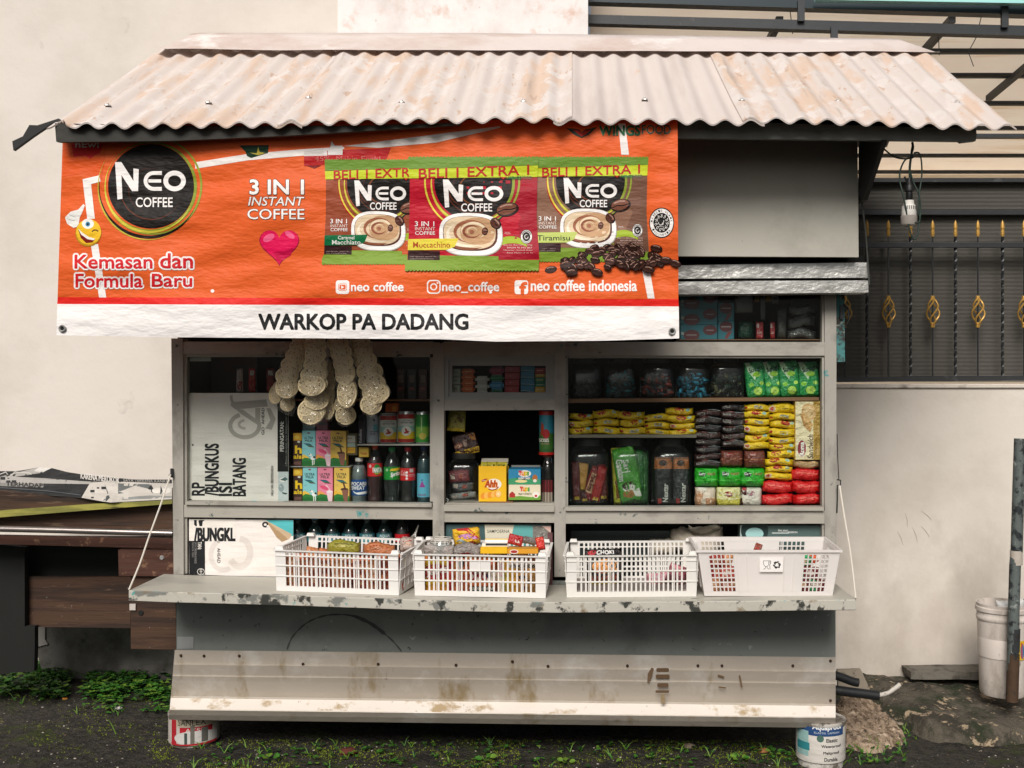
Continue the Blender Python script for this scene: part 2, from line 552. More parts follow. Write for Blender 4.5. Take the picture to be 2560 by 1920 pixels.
bm = BM(); box(bm, XB, 9, YW - .012, YW + .25, 1.305, 1.325); bev(bm, .004); link('coping', bm, M('coping', '#d5ccc0', rough=.85, layers=[('#8d857a', 12, .6, .08)]), wall3)

# house under the canopy, far behind the fence
hs_ = empty('rear_house', (3, 4.6, 0), 'pale cream house wall behind the black fence under the canopy', 'house')
bm = BM(); box(bm, XB + .1, 9, 4.5, 4.8, -.3, 3.6); link('wall', bm, M('house_cream', '#fbf2e4', vary=.05, rough=.9), hs_)
bm = BM(); box(bm, XB + .25, 9, 1.3, 4.5, -.12, -.02)
link('carport_floor', bm, M('carport_floor', '#cfc5b5', rough=.7), kind='structure')

# ---- canopy
m_steel = M('dark_steel', '#2b2f33', rough=.5, spec=.5, vary=.3, vs=20, layers=[('#4a4744', 25, .68, .04)], bump=[(80, .15, .003)])
canopy = empty('canopy', (2.5, 1.25, 3.1), 'carport canopy of cream sheets on dark steel rails beyond the fence', 'canopy')
ca = .055
def czY(Y): return 3.15 - ca * (Y - 1.25)
m_sheet = M('canopy_sheet', '#fdf1e6', rough=.5, transl=.8, vary=.08, vs=2, layers=[('#eddcc8', 4, .62, .08, (.3, 2, 1))])
X0c = XB + .02
bm = BM()
hexa(bm, [(X0c, 1.22, czY(1.22)), (9, 1.22, czY(1.22)), (9, 1.22, czY(1.22) + .008), (X0c, 1.22, czY(1.22) + .008),
          (X0c, 4.5, czY(4.5)), (9, 4.5, czY(4.5)), (9, 4.5, czY(4.5) + .008), (X0c, 4.5, czY(4.5) + .008)])
link('roof_sheet', bm, m_sheet, canopy)
for Yp in (1.80, 2.18, 2.68, 3.2, 3.88, 4.35):
    bm = BM(); z0 = czY(Yp); box(bm, X0c, 9, Yp, Yp + .035, z0 - .026, z0 - .003); link('purlin', bm, m_steel, canopy)
for px in (1935, 2370, 2700):
    X = (px - CX) / sc(1.25) + .02
    bm = BM()
    hexa(bm, [(X, 1.3, czY(1.3) - .06), (X + .035, 1.3, czY(1.3) - .06), (X + .035, 1.3, czY(1.3) - .030), (X, 1.3, czY(1.3) - .030),
              (X, 2.5, czY(2.5) - .06), (X + .035, 2.5, czY(2.5) - .06), (X + .035, 2.5, czY(2.5) - .030), (X, 2.5, czY(2.5) - .030)])
    link('rafter', bm, m_steel, canopy)
bm = BM(); qbar(bm, [(1470, -8), (2800, 8), (2800, 43), (1470, 4)], 1.12, 1.18); link('front_beam', bm, M('beam_teal', '#203138', rough=.4, vary=.2), canopy)
bm = BM(); qbar(bm, [(1470, 36), (2800, 70), (2800, 96), (1470, 58)], 1.12, 1.17); link('lower_rail', bm, m_steel, canopy)
bm = BM(); qbar(bm, [(2040, -8), (2800, -2), (2800, 12), (2040, -1)], 1.05, 1.09); link('edge_trim', bm, M('trim_cyan', '#a8e6e4', rough=.4, vary=.05), canopy)
for px, y0, y1 in ((1995, 0, 52), (2078, 66, 100), (2505, 10, 68)):
    bm = BM(); rbar(bm, px, y0, px + 17, y1, 1.10, 1.119); link('hanger', bm, m_steel, canopy)
bm = BM(); rbar(bm, 2420, 334, 2720, 343, 1.22, 1.26); link('tie_rail', bm, m_steel, canopy)
# thin hanging wires of the canopy
for pts in ([(1974, 16), (1978, 50), (1982, 85)], [(2455, 35), (2440, 95), (2421, 130), (2434, 166)], [(2347, 60), (2347, 100), (2348, 138)], [(1925, 60), (1925, 82)]):
    bm = BM(); tube(bm, [W(x, y, 1.2) for x, y in pts], .0022, 4)
    link('hanging_wire', bm, m_steel, canopy)

# ---- fence
m_iron = M('fence_iron', '#26282a', rough=.45, spec=.5, vary=.3, vs=30, layers=[('#5b4a38', 28, .70, .04), ('#4b4d4e', 14, .66, .06)], bump=[(90, .3, .003)])
m_gold = M('fence_gold', '#c0954a', rough=.4, metal=.3, vary=.25, vs=60)
YF = 1.05
fence = empty('iron_fence', W(2320, 950, YF), 'black iron fence with gold spear tips on the low wall', 'fence')
bm = BM(); zbar(bm, 'E', 900, 686, 2700, 718, YF, YF + .03); link('top_rail', bm, m_iron, fence)
bm = BM(); qbar(bm, [zz('E', 900, 1500), zz('E', 2700, 1482), zz('E', 2700, 1512), zz('E', 900, 1530)], YF, YF + .03); link('bottom_rail', bm, m_iron, fence)
bm = BM(); zbar(bm, 'E', 900, 300, 2700, 324, 1.12, 1.15); link('panel_rail', bm, m_iron, fence)
bm = BM(); zbar(bm, 'E', 900, 490, 2700, 520, 1.12, 1.15); link('panel_rail', bm, m_iron, fence)
m_flute = M('fluted_panel', '#7d7a74', rough=.55, spec=.35, vary=.1, vs=2)
bm = BM()
x0, yT = zz('E', 900, 318); x1, yB = zz('E', 2700, 1520)
nf = 150
prev = None
for i in range(nf + 1):
    y = yT + (yB - yT) * i / nf
    for d_ in ((0, .0), (.6, .006)):
        yy = y + d_[0] * (yB - yT) / nf
        pa, pb = W(x0, yy, 1.16 + d_[1]), W(x1, yy, 1.16 + d_[1])
        cur = (bm.verts.new(pa), bm.verts.new(pb))
        if prev: bm.faces.new([prev[0], prev[1], cur[1], cur[0]])
        prev = cur
v = list(bm.verts)
link('fluted_panel', bm, m_flute, fence)
bar_x = [1005, 1135, 1268, 1397, 1530, 1663, 1800, 1935, 2083, 2212, 2345]
def spear(bm, c, z0, z1, r):
    h = z1 - z0
    lathe(bm, c.x, c.y, [(r * .9, z0), (r * .9, z0 + h * .08), (r * 1.15, z0 + h * .1), (r * 1.15, z0 + h * .3), (r, z0 + h * .33), (r, z0 + h * .45), (r * 1.2, z0 + h * .48), (r * 1.2, z0 + h * .55), (r * 1.05, z0 + h * .7), (r * .9, z0 + h * .8), (.0005, z1)], 8)
for i, bx in enumerate(bar_x):
    p_ = zz('E', bx, 700); c = W(p_[0], p_[1], YF + .015)
    ztop = W(0, zz('E', 0, 690)[1], YF).z; zbot = W(0, zz('E', 0, 1510)[1], YF).z
    ztip0 = W(0, zz('E', 0, 650)[1], YF).z; ztip1 = W(0, zz('E', 0, 550)[1], YF).z
    bm = BM()
    plain = i % 2 == 1
    if plain:
        lathe(bm, c.x, c.y, [(.004, zbot), (.004, ztip0)], 6)
    else:      # twisted square bar
        n = 46; rings = []
        for k in range(n + 1):
            z_ = zbot + (ztip0 - zbot) * k / n; a = k * .55
            rings.append([bm.verts.new((c.x + .0075 * cos(a + j * pi / 2), c.y + .0075 * sin(a + j * pi / 2), z_)) for j in range(4)])
        for A, B in zip(rings, rings[1:]):
            for j in range(4): bm.faces.new([A[j], A[(j + 1) % 4], B[(j + 1) % 4], B[j]])
    bar = link('picket', bm, m_iron, fence)
    bm = BM(); spear(bm, c, ztip0, ztip1, .008); link('spear_tip', bm, m_gold, bar)
    if plain:
        bm = BM()
        zc = W(0, zz('E', 0, 1103)[1], YF).z; hh = .062
        for k in range(4):
            pts = []
            for j in range(13):
                t = j / 12; a = k * pi / 2 + t * pi * 1.1; r = .004 + .026 * sin(pi * t) ** .9
                pts.append((c.x + r * cos(a), c.y - .005 + r * sin(a) * .8, zc - hh + 2 * hh * t))
            tube(bm, pts, .0042, 6)
        for s_ in (-1, 1): lathe(bm, c.x, c.y, [(.009, zc + s_ * hh - .012), (.011, zc + s_ * hh), (.009, zc + s_ * hh + .012)], 8)
        link('basket_scroll', bm, m_gold, bar, smooth=40)

# ================================================================== THE STALL
m_paint = M('stall_paint', '#a8a49a', rough=.62, spec=.3, vary=.1, vs=4, layers=[('#928e85', 12, .58, .07, (.5, 1, 1)), ('#54605e', 22, .665, .02), ('#3f8f90', 11, .70, .02)], bump=[(12, .2, .01, (.3, 1, 3)), (120, .12, .002)])
m_paintv = M('stall_paint_post', '#a5a198', rough=.62, spec=.3, vary=.1, vs=4, layers=[('#8e8a82', 12, .58, .07, (1, 1, .5)), ('#4a5452', 24, .655, .02), ('#3f8f90', 9, .69, .02)], bump=[(12, .2, .01, (3, 1, .3)), (120, .12, .002)])
m_panel = M('stall_panel', '#96968e', rough=.7, vary=.08, vs=2, layers=[('#7b807b', 3, .58, .1), ('#3d4240', 34, .70, .02)], bump=[(3, .2, .02), (90, .1, .002)])
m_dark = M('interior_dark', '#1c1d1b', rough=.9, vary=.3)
m_tin = M('flashing_tin', '#b9b9b5', rough=.38, metal=.55, vary=.15, vs=8, layers=[('#93938f', 7, .58, .05)], bump=[(9, .35, .03, (1, 1, 1.5)), (30, .12, .01)])
stall = empty('food_stall', (-.25, .35, -.03), 'grey painted wooden street stall with glazed cabinet and corrugated roof', 'stall')
def SP(name, bm, m, parent=None, **k): return link(name, bm, m, parent or stall, **k)
Y0, Y1 = 0, .05
# posts
bm = BM(); qbar(bm, [(428, 846), (457, 846), (459, 1436), (434, 1436)], Y0, Y1); qbar(bm, [(457, 862), (466, 862), (468, 1434), (459, 1434)], .012, .045); SP('corner_post', bm, m_paintv)
bm = BM(); rbar(bm, 2062, 735, 2091, 1447, Y0, Y1); qbar(bm, [(2055, 738), (2062, 738), (2062, 1446), (2055, 1446)], .012, .045); SP('corner_post', bm, m_paintv)
bm = BM(); rbar(bm, 1082, 856, 1110, 1440, Y0, Y1); qbar(bm, [(1075, 893), (1082, 893), (1082, 1254), (1075, 1254)], .014, .045); SP('mullion', bm, m_paintv)
bm = BM(); rbar(bm, 1386, 854, 1414, 1442, Y0, Y1); qbar(bm, [(1414, 895), (1420, 895), (1420, 1268), (1414, 1268)], .014, .045); SP('mullion', bm, m_paintv)
# rails
bm = BM(); rbar(bm, 457, 854, 1082, 885, .003, Y1); rbar(bm, 463, 885, 1075, 892, .013, Y1); SP('rail', bm, m_paint)
bm = BM(); rbar(bm, 1414, 855, 2062, 889, .003, Y1); rbar(bm, 1416, 889, 2058, 895, .013, Y1); SP('rail', bm, m_paint)
bm = BM(); rbar(bm, 1110, 854, 1386, 892, .003, Y1); SP('rail', bm, m_paint)
bm = BM(); rbar(bm, 460, 1262, 1082, 1293, .003, Y1, 6); rbar(bm, 463, 1254, 1079, 1262, -.010, Y1, 6); SP('rail', bm, m_paint)
bm = BM(); rbar(bm, 1110, 1278, 1386, 1305, .003, Y1, 2); rbar(bm, 1110, 1262, 1386, 1278, -.010, Y1, 2); SP('rail', bm, m_paint)
bm = BM(); rbar(bm, 1414, 1277, 2062, 1309, .003, Y1); rbar(bm, 1414, 1268, 2060, 1277, -.010, Y1); SP('rail', bm, m_paint)
bm = BM(); rbar(bm, 1110, 999, 1386, 1026, .003, Y1, -1); SP('rail', bm, m_paint)
# small sash
sash_mat = M('sash_wood', '#9b9d9a', rough=.6, vary=.1)
bm = BM()
for q in ((1110, 892, 1386, 900), (1110, 900, 1121, 992), (1375, 900, 1386, 992), (1110, 992, 1386, 999)): rbar(bm, *q, .010, .045)
for q in ((1121, 900, 1375, 914), (1121, 914, 1130, 981), (1364, 914, 1375, 981), (1121, 981, 1375, 992)): rbar(bm, *q, .022, .045)
SP('sash', bm, sash_mat)
# bottom apron
bm = BM()
qbar(bm, [(441, 1440), (2089, 1462), (2089, 1650), (441, 1640)], .0, .02); SP('apron_panel', bm, M('apron_board_shaded', '#7b807b', rough=.75, vary=.12, vs=2, layers=[('#696e6a', 4, .58, .08), ('#9aa09b', 26, .68, .02), ('#3d4240', 34, .68, .02)], bump=[(3, .2, .02)]))  # same grey paint, darkened: the counter's shade is put into the colour
bm = BM(); rbar(bm, 443, 1592, 484, 1622, -.003, -.0005); SP('patch_plate', bm, M('patch_tin', '#b7bab8', rough=.35, metal=.6, vary=.15, vs=20))
# dark smear arch on the apron
bm = BM()
pr = Print('paper', 'O')
pts = [(780, 405), (810, 330), (880, 255), (960, 210), (1060, 188), (1180, 195), (1280, 235), (1360, 290), (1430, 350), (1485, 415)]
sp_ = [(p.x, p.y) for p in spline([(a, b, 0) for a, b in pts], 6)]
pr.strip(sp_, [5 + 7 * abs(sin(i * .7)) + 12 * (30 < i < 44) for i in range(len(sp_))], '#4c504d')
ml = []; pr.emit(bm, ml, flat(-.001)); SP('paint_smear', bm, ml)
# body box
m_side = M('side_board', '#5e625d', rough=.8, vary=.1)
XL, XR = (432 - CX) / sc(0), (2090 - CX) / sc(0)
bm = BM()
box(bm, XL, XL + .018, .05, .74, .12, 2.1); SP('side_panel', bm, m_side)
bm = BM(); box(bm, XR - .018, XR, .05, .74, .12, 2.1); SP('side_panel', bm, m_side)
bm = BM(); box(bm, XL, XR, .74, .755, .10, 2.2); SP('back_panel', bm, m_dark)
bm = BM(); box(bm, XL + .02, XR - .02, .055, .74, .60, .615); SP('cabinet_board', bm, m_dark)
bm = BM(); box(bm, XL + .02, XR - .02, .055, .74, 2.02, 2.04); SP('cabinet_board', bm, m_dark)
m_shelf = M('shelf_wood', '#7b5a3e', rough=.6, vary=.25, vs=14, stretch=(.2, 1, 1))
# inner partitions either side of the serving window
for px in (1094, 1400):
    X = (px - CX) / sc(.05); bm = BM(); box(bm, X - .006, X + .006, .055, .45, .62, 1.45); SP('partition', bm, m_dark)
# under-deck beams
bm = BM(); box(bm, XL + .02, XR - .02, .02, .74, .10, .14); SP('deck', bm, m_dark)
# skirt of folded tin
m_skirt = M('skirt_tin', '#aea599', rough=.45, metal=.1, vary=.12, vs=4, layers=[('#8b7a5c', 7, .62, .06, (1, 1, .25)), ('#5d4631', 16, .75, .05, (1, 1, .3)), ('#c3beb6', 5, .62, .08)], bump=[(4, .35, .02), (70, .15, .002)], stretch=(.4, 1, 1))
prof = [(0, -.046, 0), (.19, -.042, .13), (.21, -.050, .14), (.36, -.038, .3), (.375, -.044, .32), (.44, -.036, .4), (.66, -.014, .7), (.69, -.020, .72), (.845, -.072, .86), (.86, -.074, .88), (.93, -.060, .94), (1, -.040, 1)]
bm = BM(); rows = []
NX = 60
for t, yy, _ in prof:
    r = []
    for i in range(NX + 1):
        u = i / NX
        ptop = 1625 + (1643 - 1625) * u; pbot = 1799 + (1820 - 1799) * u
        xl = 437 - 15 * t; x = xl + (2089 - xl) * u
        wv = .002 * mnoise.noise(Vector((u * 9, t * 3, 1))) * (1 if 0 < t else .2)
        r.append(bm.verts.new(W(x, ptop + (pbot - ptop) * t, yy + wv)))
    rows.append(r)
for ri, (A, B) in enumerate(zip(rows, rows[1:])):
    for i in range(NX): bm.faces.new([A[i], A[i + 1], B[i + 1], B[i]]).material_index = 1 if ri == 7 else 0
SP('skirt', bm, [m_skirt, M('skirt_lip_sheen', '#e9e1d8', rough=.4, vary=.06, vs=5, layers=[('#b59f7f', 9, .60, .05, (1, 1, .4)), ('#6a5238', 22, .68, .03, (1, 1, .4))], bump=[(5, .3, .02)])])  # lip is the same tin, coloured paler to paint in the sky's sheen
skirt = [o for o in stall.children if o.name.startswith('skirt')][-1]
m_rust = M('rust_nail', '#3a2719', rough=.9)
for kx, x, y in (('O', 128, 440), ('O', 270, 442), ('O', 487, 442), ('O', 878, 492), ('O', 1340, 492), ('O', 1818, 498), ('O', 2165, 476), ('Q', 376, 455), ('Q', 815, 452), ('Q', 1205, 452), ('Q', 1338, 452), ('Q', 1730, 452), ('Q', 1938, 425), ('Q', 1938, 645), ('Q', 180, 430)):
    a = zz(kx, x, y); p_ = W(a[0], a[1], -.046 if a[1] < 1700 else -.02); bm = BM()
    bmesh.ops.create_uvsphere(bm, u_segments=8, v_segments=5, radius=.0055, matrix=Matrix.Translation(p_))
    SP('nail', bm, m_rust, skirt)
# brown scorch marks
def stain(fn):
    bm = BM(); pr = Print('paper', 'Q'); fn(pr); ml = []; pr.emit(bm, ml, flat(-.052)); SP('rust_stain', bm, ml, skirt)
for q in ((975, 465, 1045, 485), (972, 500, 1048, 522), (980, 548, 1042, 570), (970, 588, 1046, 602)): stain(lambda pr: pr.rect(*q, '#5f4a36', r=7))
for p_, w_, c_ in (([(955, 465), (940, 500), (930, 545)], [14, 26, 10], '#66523e'), ([(1435, 505), (1448, 570)], 9, '#6a543c'), ([(1315, 505), (1350, 515)], 10, '#6a543c'), ([(1320, 570), (1360, 575)], 8, '#6a543c'), ([(1010, 610), (1012, 660)], 22, '#8f7c5e')): stain(lambda pr: pr.strip(p_, w_, c_))

# counter
m_counter = M('counter_paint', '#bab6ab', rough=.55, spec=.35, vary=.08, vs=5, layers=[('#7b7c76', 15, .58, .02, (.7, 1, 1)), ('#3a3b36', 22, .565, .02, (.6, 1, .5)), ('#7c6a4e', 10, .62, .04), ('#4b9c9c', 22, .66, .02)], bump=[(30, .4, .004)])
m_ctop = M('counter_top_paint', '#b9b5aa', rough=.5, spec=.35, vary=.08, vs=4, layers=[('#9b9b93', 6, .6, .08, (.4, 1, 1)), ('#4b4a45', 20, .67, .02, (.5, 1, 1))], bump=[(9, .2, .008)])
cf = [(322, 1476), (420, 1480), (700, 1487), (1060, 1500), (1230, 1504), (1400, 1506), (1800, 1503), (2141, 1499)]
def cfy(px):
    for a, b in zip(cf, cf[1:]):
        if px <= b[0]: t = max(0, (px - a[0]) / (b[0] - a[0])); return a[1] + (b[1] - a[1]) * t
    return cf[-1][1]
YCF = -.32
def czc(X):
    """counter top height at X"""
    return CZ - (cfy(CX + X * sc(YCF)) - CY) / sc(YCF)
bm = BM(); topf = []; A = []
N_ = 70
XcL, XcR = (322 - CX) / sc(YCF), (2141 - CX) / sc(YCF)
secs = []
for i in range(N_ + 1):
    X = XcL + (XcR - XcL) * i / N_; z = czc(X); j1 = .0012 * mnoise.noise(Vector((X * 12, 0, 0)))
    secs.append([bm.verts.new((X, YCF + .003 + j1, z)), bm.verts.new((X, YCF + j1, z - .003)), bm.verts.new((X, YCF + j1, z - .034)), bm.verts.new((X, YCF + .012, z - .038)), bm.verts.new((X, -.002, z - .030)), bm.verts.new((X, -.002, z + .001))])
for a, b in zip(secs, secs[1:]):
    for j in range(6):
        f = bm.faces.new([a[j], b[j], b[(j + 1) % 6], a[(j + 1) % 6]]); f.material_index = 1 if j == 5 else 0
bm.faces.new(secs[0]); bm.faces.new(secs[-1][::-1])
SP('counter', bm, [m_counter, m_ctop])
# support cords with hooks
m_cord = M('cord_white', '#d9d2c6', rough=.8)
for pts in ([zz('L', 1140, 285), zz('L', 1080, 470), zz('L', 1000, 690), zz('L', 935, 880), zz('L', 862, 1056)],):
    bm = BM(); P3 = [W(x, y, -.02 - .30 * (y - 1186) / 290) for x, y in pts]; tube(bm, spline(P3, 4), .0032, 6); SP('support_cord', bm, m_cord)
pts = [zz('N', 196, 265), zz('N', 220, 420), zz('N', 250, 600), zz('N', 276, 822)]
bm = BM(); P3 = [W(x, y, -.02 - .30 * (y - 1214) / 282) for x, y in pts]; tube(bm, spline(P3, 4), .0032, 6); SP('support_cord', bm, m_cord)
bm = BM(); tube(bm, [W(*zz('N', 183, 10), -.005), W(*zz('N', 186, 130), -.008), W(*zz('N', 192, 240), -.02)], .0018, 5)
tube(bm, [W(*zz('N', 182, 235), -.02), W(*zz('N', 200, 238), -.02), W(*zz('N', 200, 262), -.02), W(*zz('N', 184, 262), -.02), W(*zz('N', 184, 330), -.01), W(*zz('N', 182, 400), -.006)], .0026, 5)
SP('support_hook', bm, m_iron)
bm = BM(); tube(bm, [W(*zz('L', 1150, 245), -.004), W(*zz('L', 1150, 300), -.012), W(*zz('L', 1136, 285), -.02)], .006, 5); SP('support_hook', bm, m_iron)

# glass panes
m_glass = clear('window_glass', '#fafcfb', gloss=.004, dens=.0, rough=.03, edge=.15)
for q in ((460, 886, 1080, 1262), (1121, 905, 1375, 992), (1414, 889, 2060, 1277), (1690, 730, 2060, 856)):
    bm = BM(); rbar(bm, *q, .028, .031); SP('glass_pane', bm, m_glass)

# upper front: fascia boards, grey panel, beams, brackets
m_dwood = M('fascia_board', '#34332f', rough=.75, vary=.25, vs=9, layers=[('#4b4a46', 10, .62, .08, (.3, 1, 1))], bump=[(20, .4, .01)])
m_gboard = M('grey_board', '#777975', rough=.75, vary=.2, vs=7, layers=[('#3d3f3d', 9, .6, .08, (.3, 1, 1))], bump=[(20, .3, .006)])
bm = BM(); pbar(bm, [(137, 308), (430, 314), (900, 314), (1150, 306), (1150, 312), (900, 328), (700, 340), (430, 352), zz('A', 365, 725), zz('A', 345, 722)], -.470, -.455); SP('fascia', bm, m_dwood)
bm = BM(); pbar(bm, [(1690, 300), (2440, 322), zz('D', 1940, 775), zz('D', 1935, 810), zz('D', 1850, 820), zz('D', 1840, 812), (1690, 344)], -.425, -.405); SP('fascia', bm, m_gboard)
bm = BM(); qbar(bm, [(1640, 330), zz('E', 1212, 60), zz('E', 1218, 776), (1640, 640)], -.15, -.13); SP('hatch_panel', bm, M('hatch_board', '#b9b6ab', rough=.7, vary=.06, vs=2, layers=[('#a5a297', 3, .6, .1), ('#55574f', 30, .70, .02)], bump=[(3, .2, .02), (90, .1, .002)]))
# under-roof header and rear of hatch (dark)
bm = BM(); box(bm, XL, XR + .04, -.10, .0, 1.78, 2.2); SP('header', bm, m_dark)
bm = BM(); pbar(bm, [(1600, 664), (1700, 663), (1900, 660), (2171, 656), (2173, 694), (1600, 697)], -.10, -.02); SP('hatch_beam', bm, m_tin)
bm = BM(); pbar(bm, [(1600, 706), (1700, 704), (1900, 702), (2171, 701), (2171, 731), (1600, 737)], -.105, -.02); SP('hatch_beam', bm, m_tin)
bm = BM(); rbar(bm, 1640, 640, 2160, 720, -.015, -.005); SP('gap_shade_strip', bm, m_dark)  # black strip added behind the beams to paint the gap's shade
# triangular bracket at the right end
m_blk = M('bracket_black', '#202120', rough=.6, vary=.2)
XK = (2146 - CX) / sc(-.15) + .004
bm = BM()
zt = W(0, 345, -.15).z
tri = [(-.135, zt + .02), (-.44, W(0, 350, -.44).z), (-.42, W(0, 365, -.42).z), (-.20, W(0, 500, -.2).z), (-.135, W(0, 510, -.135).z)]
a = [bm.verts.new((XK, y, z)) for y, z in tri]; b = [bm.verts.new((XK + .015, y, z)) for y, z in tri]
bm.faces.new(a); bm.faces.new(b[::-1])
for i in range(5): bm.faces.new([a[i], b[i], b[(i + 1) % 5], a[(i + 1) % 5]])
SP('bracket', bm, m_blk)
bm = BM(); tube(bm, [W(*zz('E', 1225, 360), -.16), W(*zz('E', 1240, 470), -.15), W(*zz('E', 1262, 640), -.13), W(*zz('E', 1275, 830), -.11), W(*zz('E', 1282, 940), -.11)], .003, 5); SP('hanging_cord', bm, M('cord_dark', '#4b4d49', rough=.7))
# teal hinge plate and latch on the right side
m_teal = M('teal_wood', '#46807f', rough=.7, vary=.2, vs=12, layers=[('#37332f', 14, .56, .04), ('#9aa39c', 22, .66, .04)], bump=[(30, .5, .006)])
bm = BM(); qbar(bm, [(2092, 733), zz('E', 1133, 990), zz('E', 1136, 1405), (2091, 905)], .02, .05); SP('side_shutter', bm, m_teal)
bm = BM(); zbar(bm, 'E', 1108, 1065, 1128, 1150, .008, .02); tube(bm, [W(*zz('E', 1128, 1060), .01), W(*zz('E', 1156, 1085), -.01), W(*zz('E', 1160, 1140), -.01), W(*zz('E', 1140, 1195), .01)], .0032, 6); SP('latch', bm, m_iron)

# ---- roof
m_roof = M('roof_asbestos', '#d8cdc7', rough=.7, spec=.25, vary=.05, vs=2, layers=[('#cdc1bb', 3, .56, .08, (3, .3, .3)), ('#d9bfac', 5.5, .64, .03, (1, .6, .6))], bump=[(60, .15, .003)])
m_roof2 = M('roof_asbestos_peeling', '#d8cdc7', rough=.7, spec=.25, vary=.05, vs=2, layers=[('#d8c0ae', 4.2, .54, .05, (2.2, .4, .4)), ('#ded5d0', 9, .56, .03, (1, .6, .6)), ('#c8ad9a', 22, .64, .03, (1.5, .4, .4)), ('#b3a59c', 5, .66, .06, (4, .3, .3))], bump=[(60, .15, .003)])
YE, YR = -.50, .40
EV = [(-200, 313), (110, 312), (420, 313), (830, 308), (1600, 302), (1930, 305), (2180, 312), (2440, 321), (2700, 326)]
def eave_px(X):
    """mean eave height in photo px"""
    px = CX + X * sc(YE)
    for a, b in zip(EV, EV[1:]):
        if px <= b[0]: return a[1] + (b[1] - a[1]) * (px - a[0]) / (b[0] - a[0])
    return EV[-1][1]
def roof_sheet(x0, x1, lift, m, skew=0, ends=True, tear=False):
    bm = BM(); NXs = max(6, int((x1 - x0) / .0082)); rows = []
    NS = 10
    for s_ in range(NS + 1):
        t = s_ / NS; r = []
        for i in range(NXs + 1):
            X = x0 + (x1 - x0) * i / NXs
            ph = 2 * pi * X / .0823
            Yy = YE + (YR - YE) * t
            if t == 0: Yy += .006 * mnoise.noise(Vector((X * 4, 3, 0)))
            ze = CZ - (eave_px(X) - CY) / sc(YE); zr = CZ - (126 - CY) / sc(YR)
            z = ze + (zr - ze) * t + .0095 * cos(ph) + lift - .012 * sin(pi * t) * .5 + .004 * mnoise.noise(Vector((X * 2, t * 2, 5)))
            r.append(bm.verts.new((X + skew * t, Yy, z)))
        rows.append(r)
    for A, B in zip(rows, rows[1:]):
        for i in range(len(A) - 1):
            f = bm.faces.new([A[i], A[i + 1], B[i + 1], B[i]]); f.smooth = True
    if tear:
        for i in range(len(rows[0])):
            X = rows[0][i].co.x - x0
            if X < .34:
                d = .06 * abs(mnoise.noise(Vector((X * 16, 9, 1)))) * (1 - X / .34)
                rows[0][i].co.y += d; rows[0][i].co.z += d * .55
    # underside and front lip, with vertices of their own so that the shading stays crisp
    low = [[bm.verts.new(v.co + Vector((0, .002, -.0048))) for v in r] for r in rows]
    for A, B in zip(low, low[1:]):
        for i in range(len(A) - 1): bm.faces.new([A[i], B[i], B[i + 1], A[i + 1]])
    for edge in ((rows[0], low[0]), (rows[-1][::-1], low[-1][::-1]), ([r[0] for r in rows][::-1], [r[0] for r in low][::-1]), ([r[-1] for r in rows], [r[-1] for r in low])):
        a = [bm.verts.new(v.co) for v in edge[0]]; b = [bm.verts.new(v.co) for v in edge[1]]
        for i in range(len(a) - 1): bm.faces.new([a[i], b[i], b[i + 1], a[i + 1]])
    return SP('roof_sheet', bm, m)
roof_sheet(-1.69, -.87, 0, m_roof2, tear=True)
roof_sheet(-.95, .0, .008, m_roof2)
roof_sheet(-.06, .62, 0, m_roof)
roof_sheet(.55, 1.43, .008, m_roof2)
# back slope
bm = BM()
hexa(bm, [(-1.69, .41, 2.655), (1.43, .41, 2.655), (1.43, .41, 2.665), (-1.69, .41, 2.665), (-1.69, .94, 2.40), (1.43, .94, 2.40), (1.43, .94, 2.41), (-1.69, .94, 2.41)])
SP('rear_roof', bm, m_roof)
# purlins below the roof (seen through the waves as dark)
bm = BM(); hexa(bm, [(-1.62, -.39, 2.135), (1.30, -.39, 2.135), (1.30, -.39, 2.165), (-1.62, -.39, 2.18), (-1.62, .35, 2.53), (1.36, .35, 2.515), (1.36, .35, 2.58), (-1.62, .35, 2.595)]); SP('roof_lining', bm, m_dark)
# ridge cap
bm = BM(); rows = []
NR = 120
for i in range(NR + 1):
    u = i / NR
    X = -1.645 + (1.455 + 1.645) * u
    taper = min(1, u / .035, (1 - u) / .04)
    wv = mnoise.noise(Vector((X * 3, 0, 2))) * .006
    zb = CZ - ((123 + 7 * u) - CY) / sc(.30) + wv
    zt_ = CZ - (82 + 16 * max(0, (u - .4) / .6) - CY + (1 - taper) * 36) / sc(.42)
    rows.append([bm.verts.new((X, .30, zb)), bm.verts.new((X, .31, zb + .004)), bm.verts.new((X, .35, (zb + zt_) / 2 + .012 * taper)), bm.verts.new((X, .42, zt_)), bm.verts.new((X, .56, zt_ - .09))])
for a, b in zip(rows, rows[1:]):
    for j in range(4):
        f = bm.faces.new([a[j], b[j], b[j + 1], a[j + 1]]); f.smooth = j > 0
SP('ridge_cap', bm, M('ridge_cap', '#dbcfca', rough=.6, vary=.05, layers=[('#c9b5ab', 5, .58, .08, (.4, 1, 1)), ('#ebe4e0', 7, .62, .05, (.4, 1, 1))], bump=[(5, .5, .02), (60, .1, .002)]))
m_washer = M('roof_washer', '#c9c4bf', rough=.4, metal=.5)
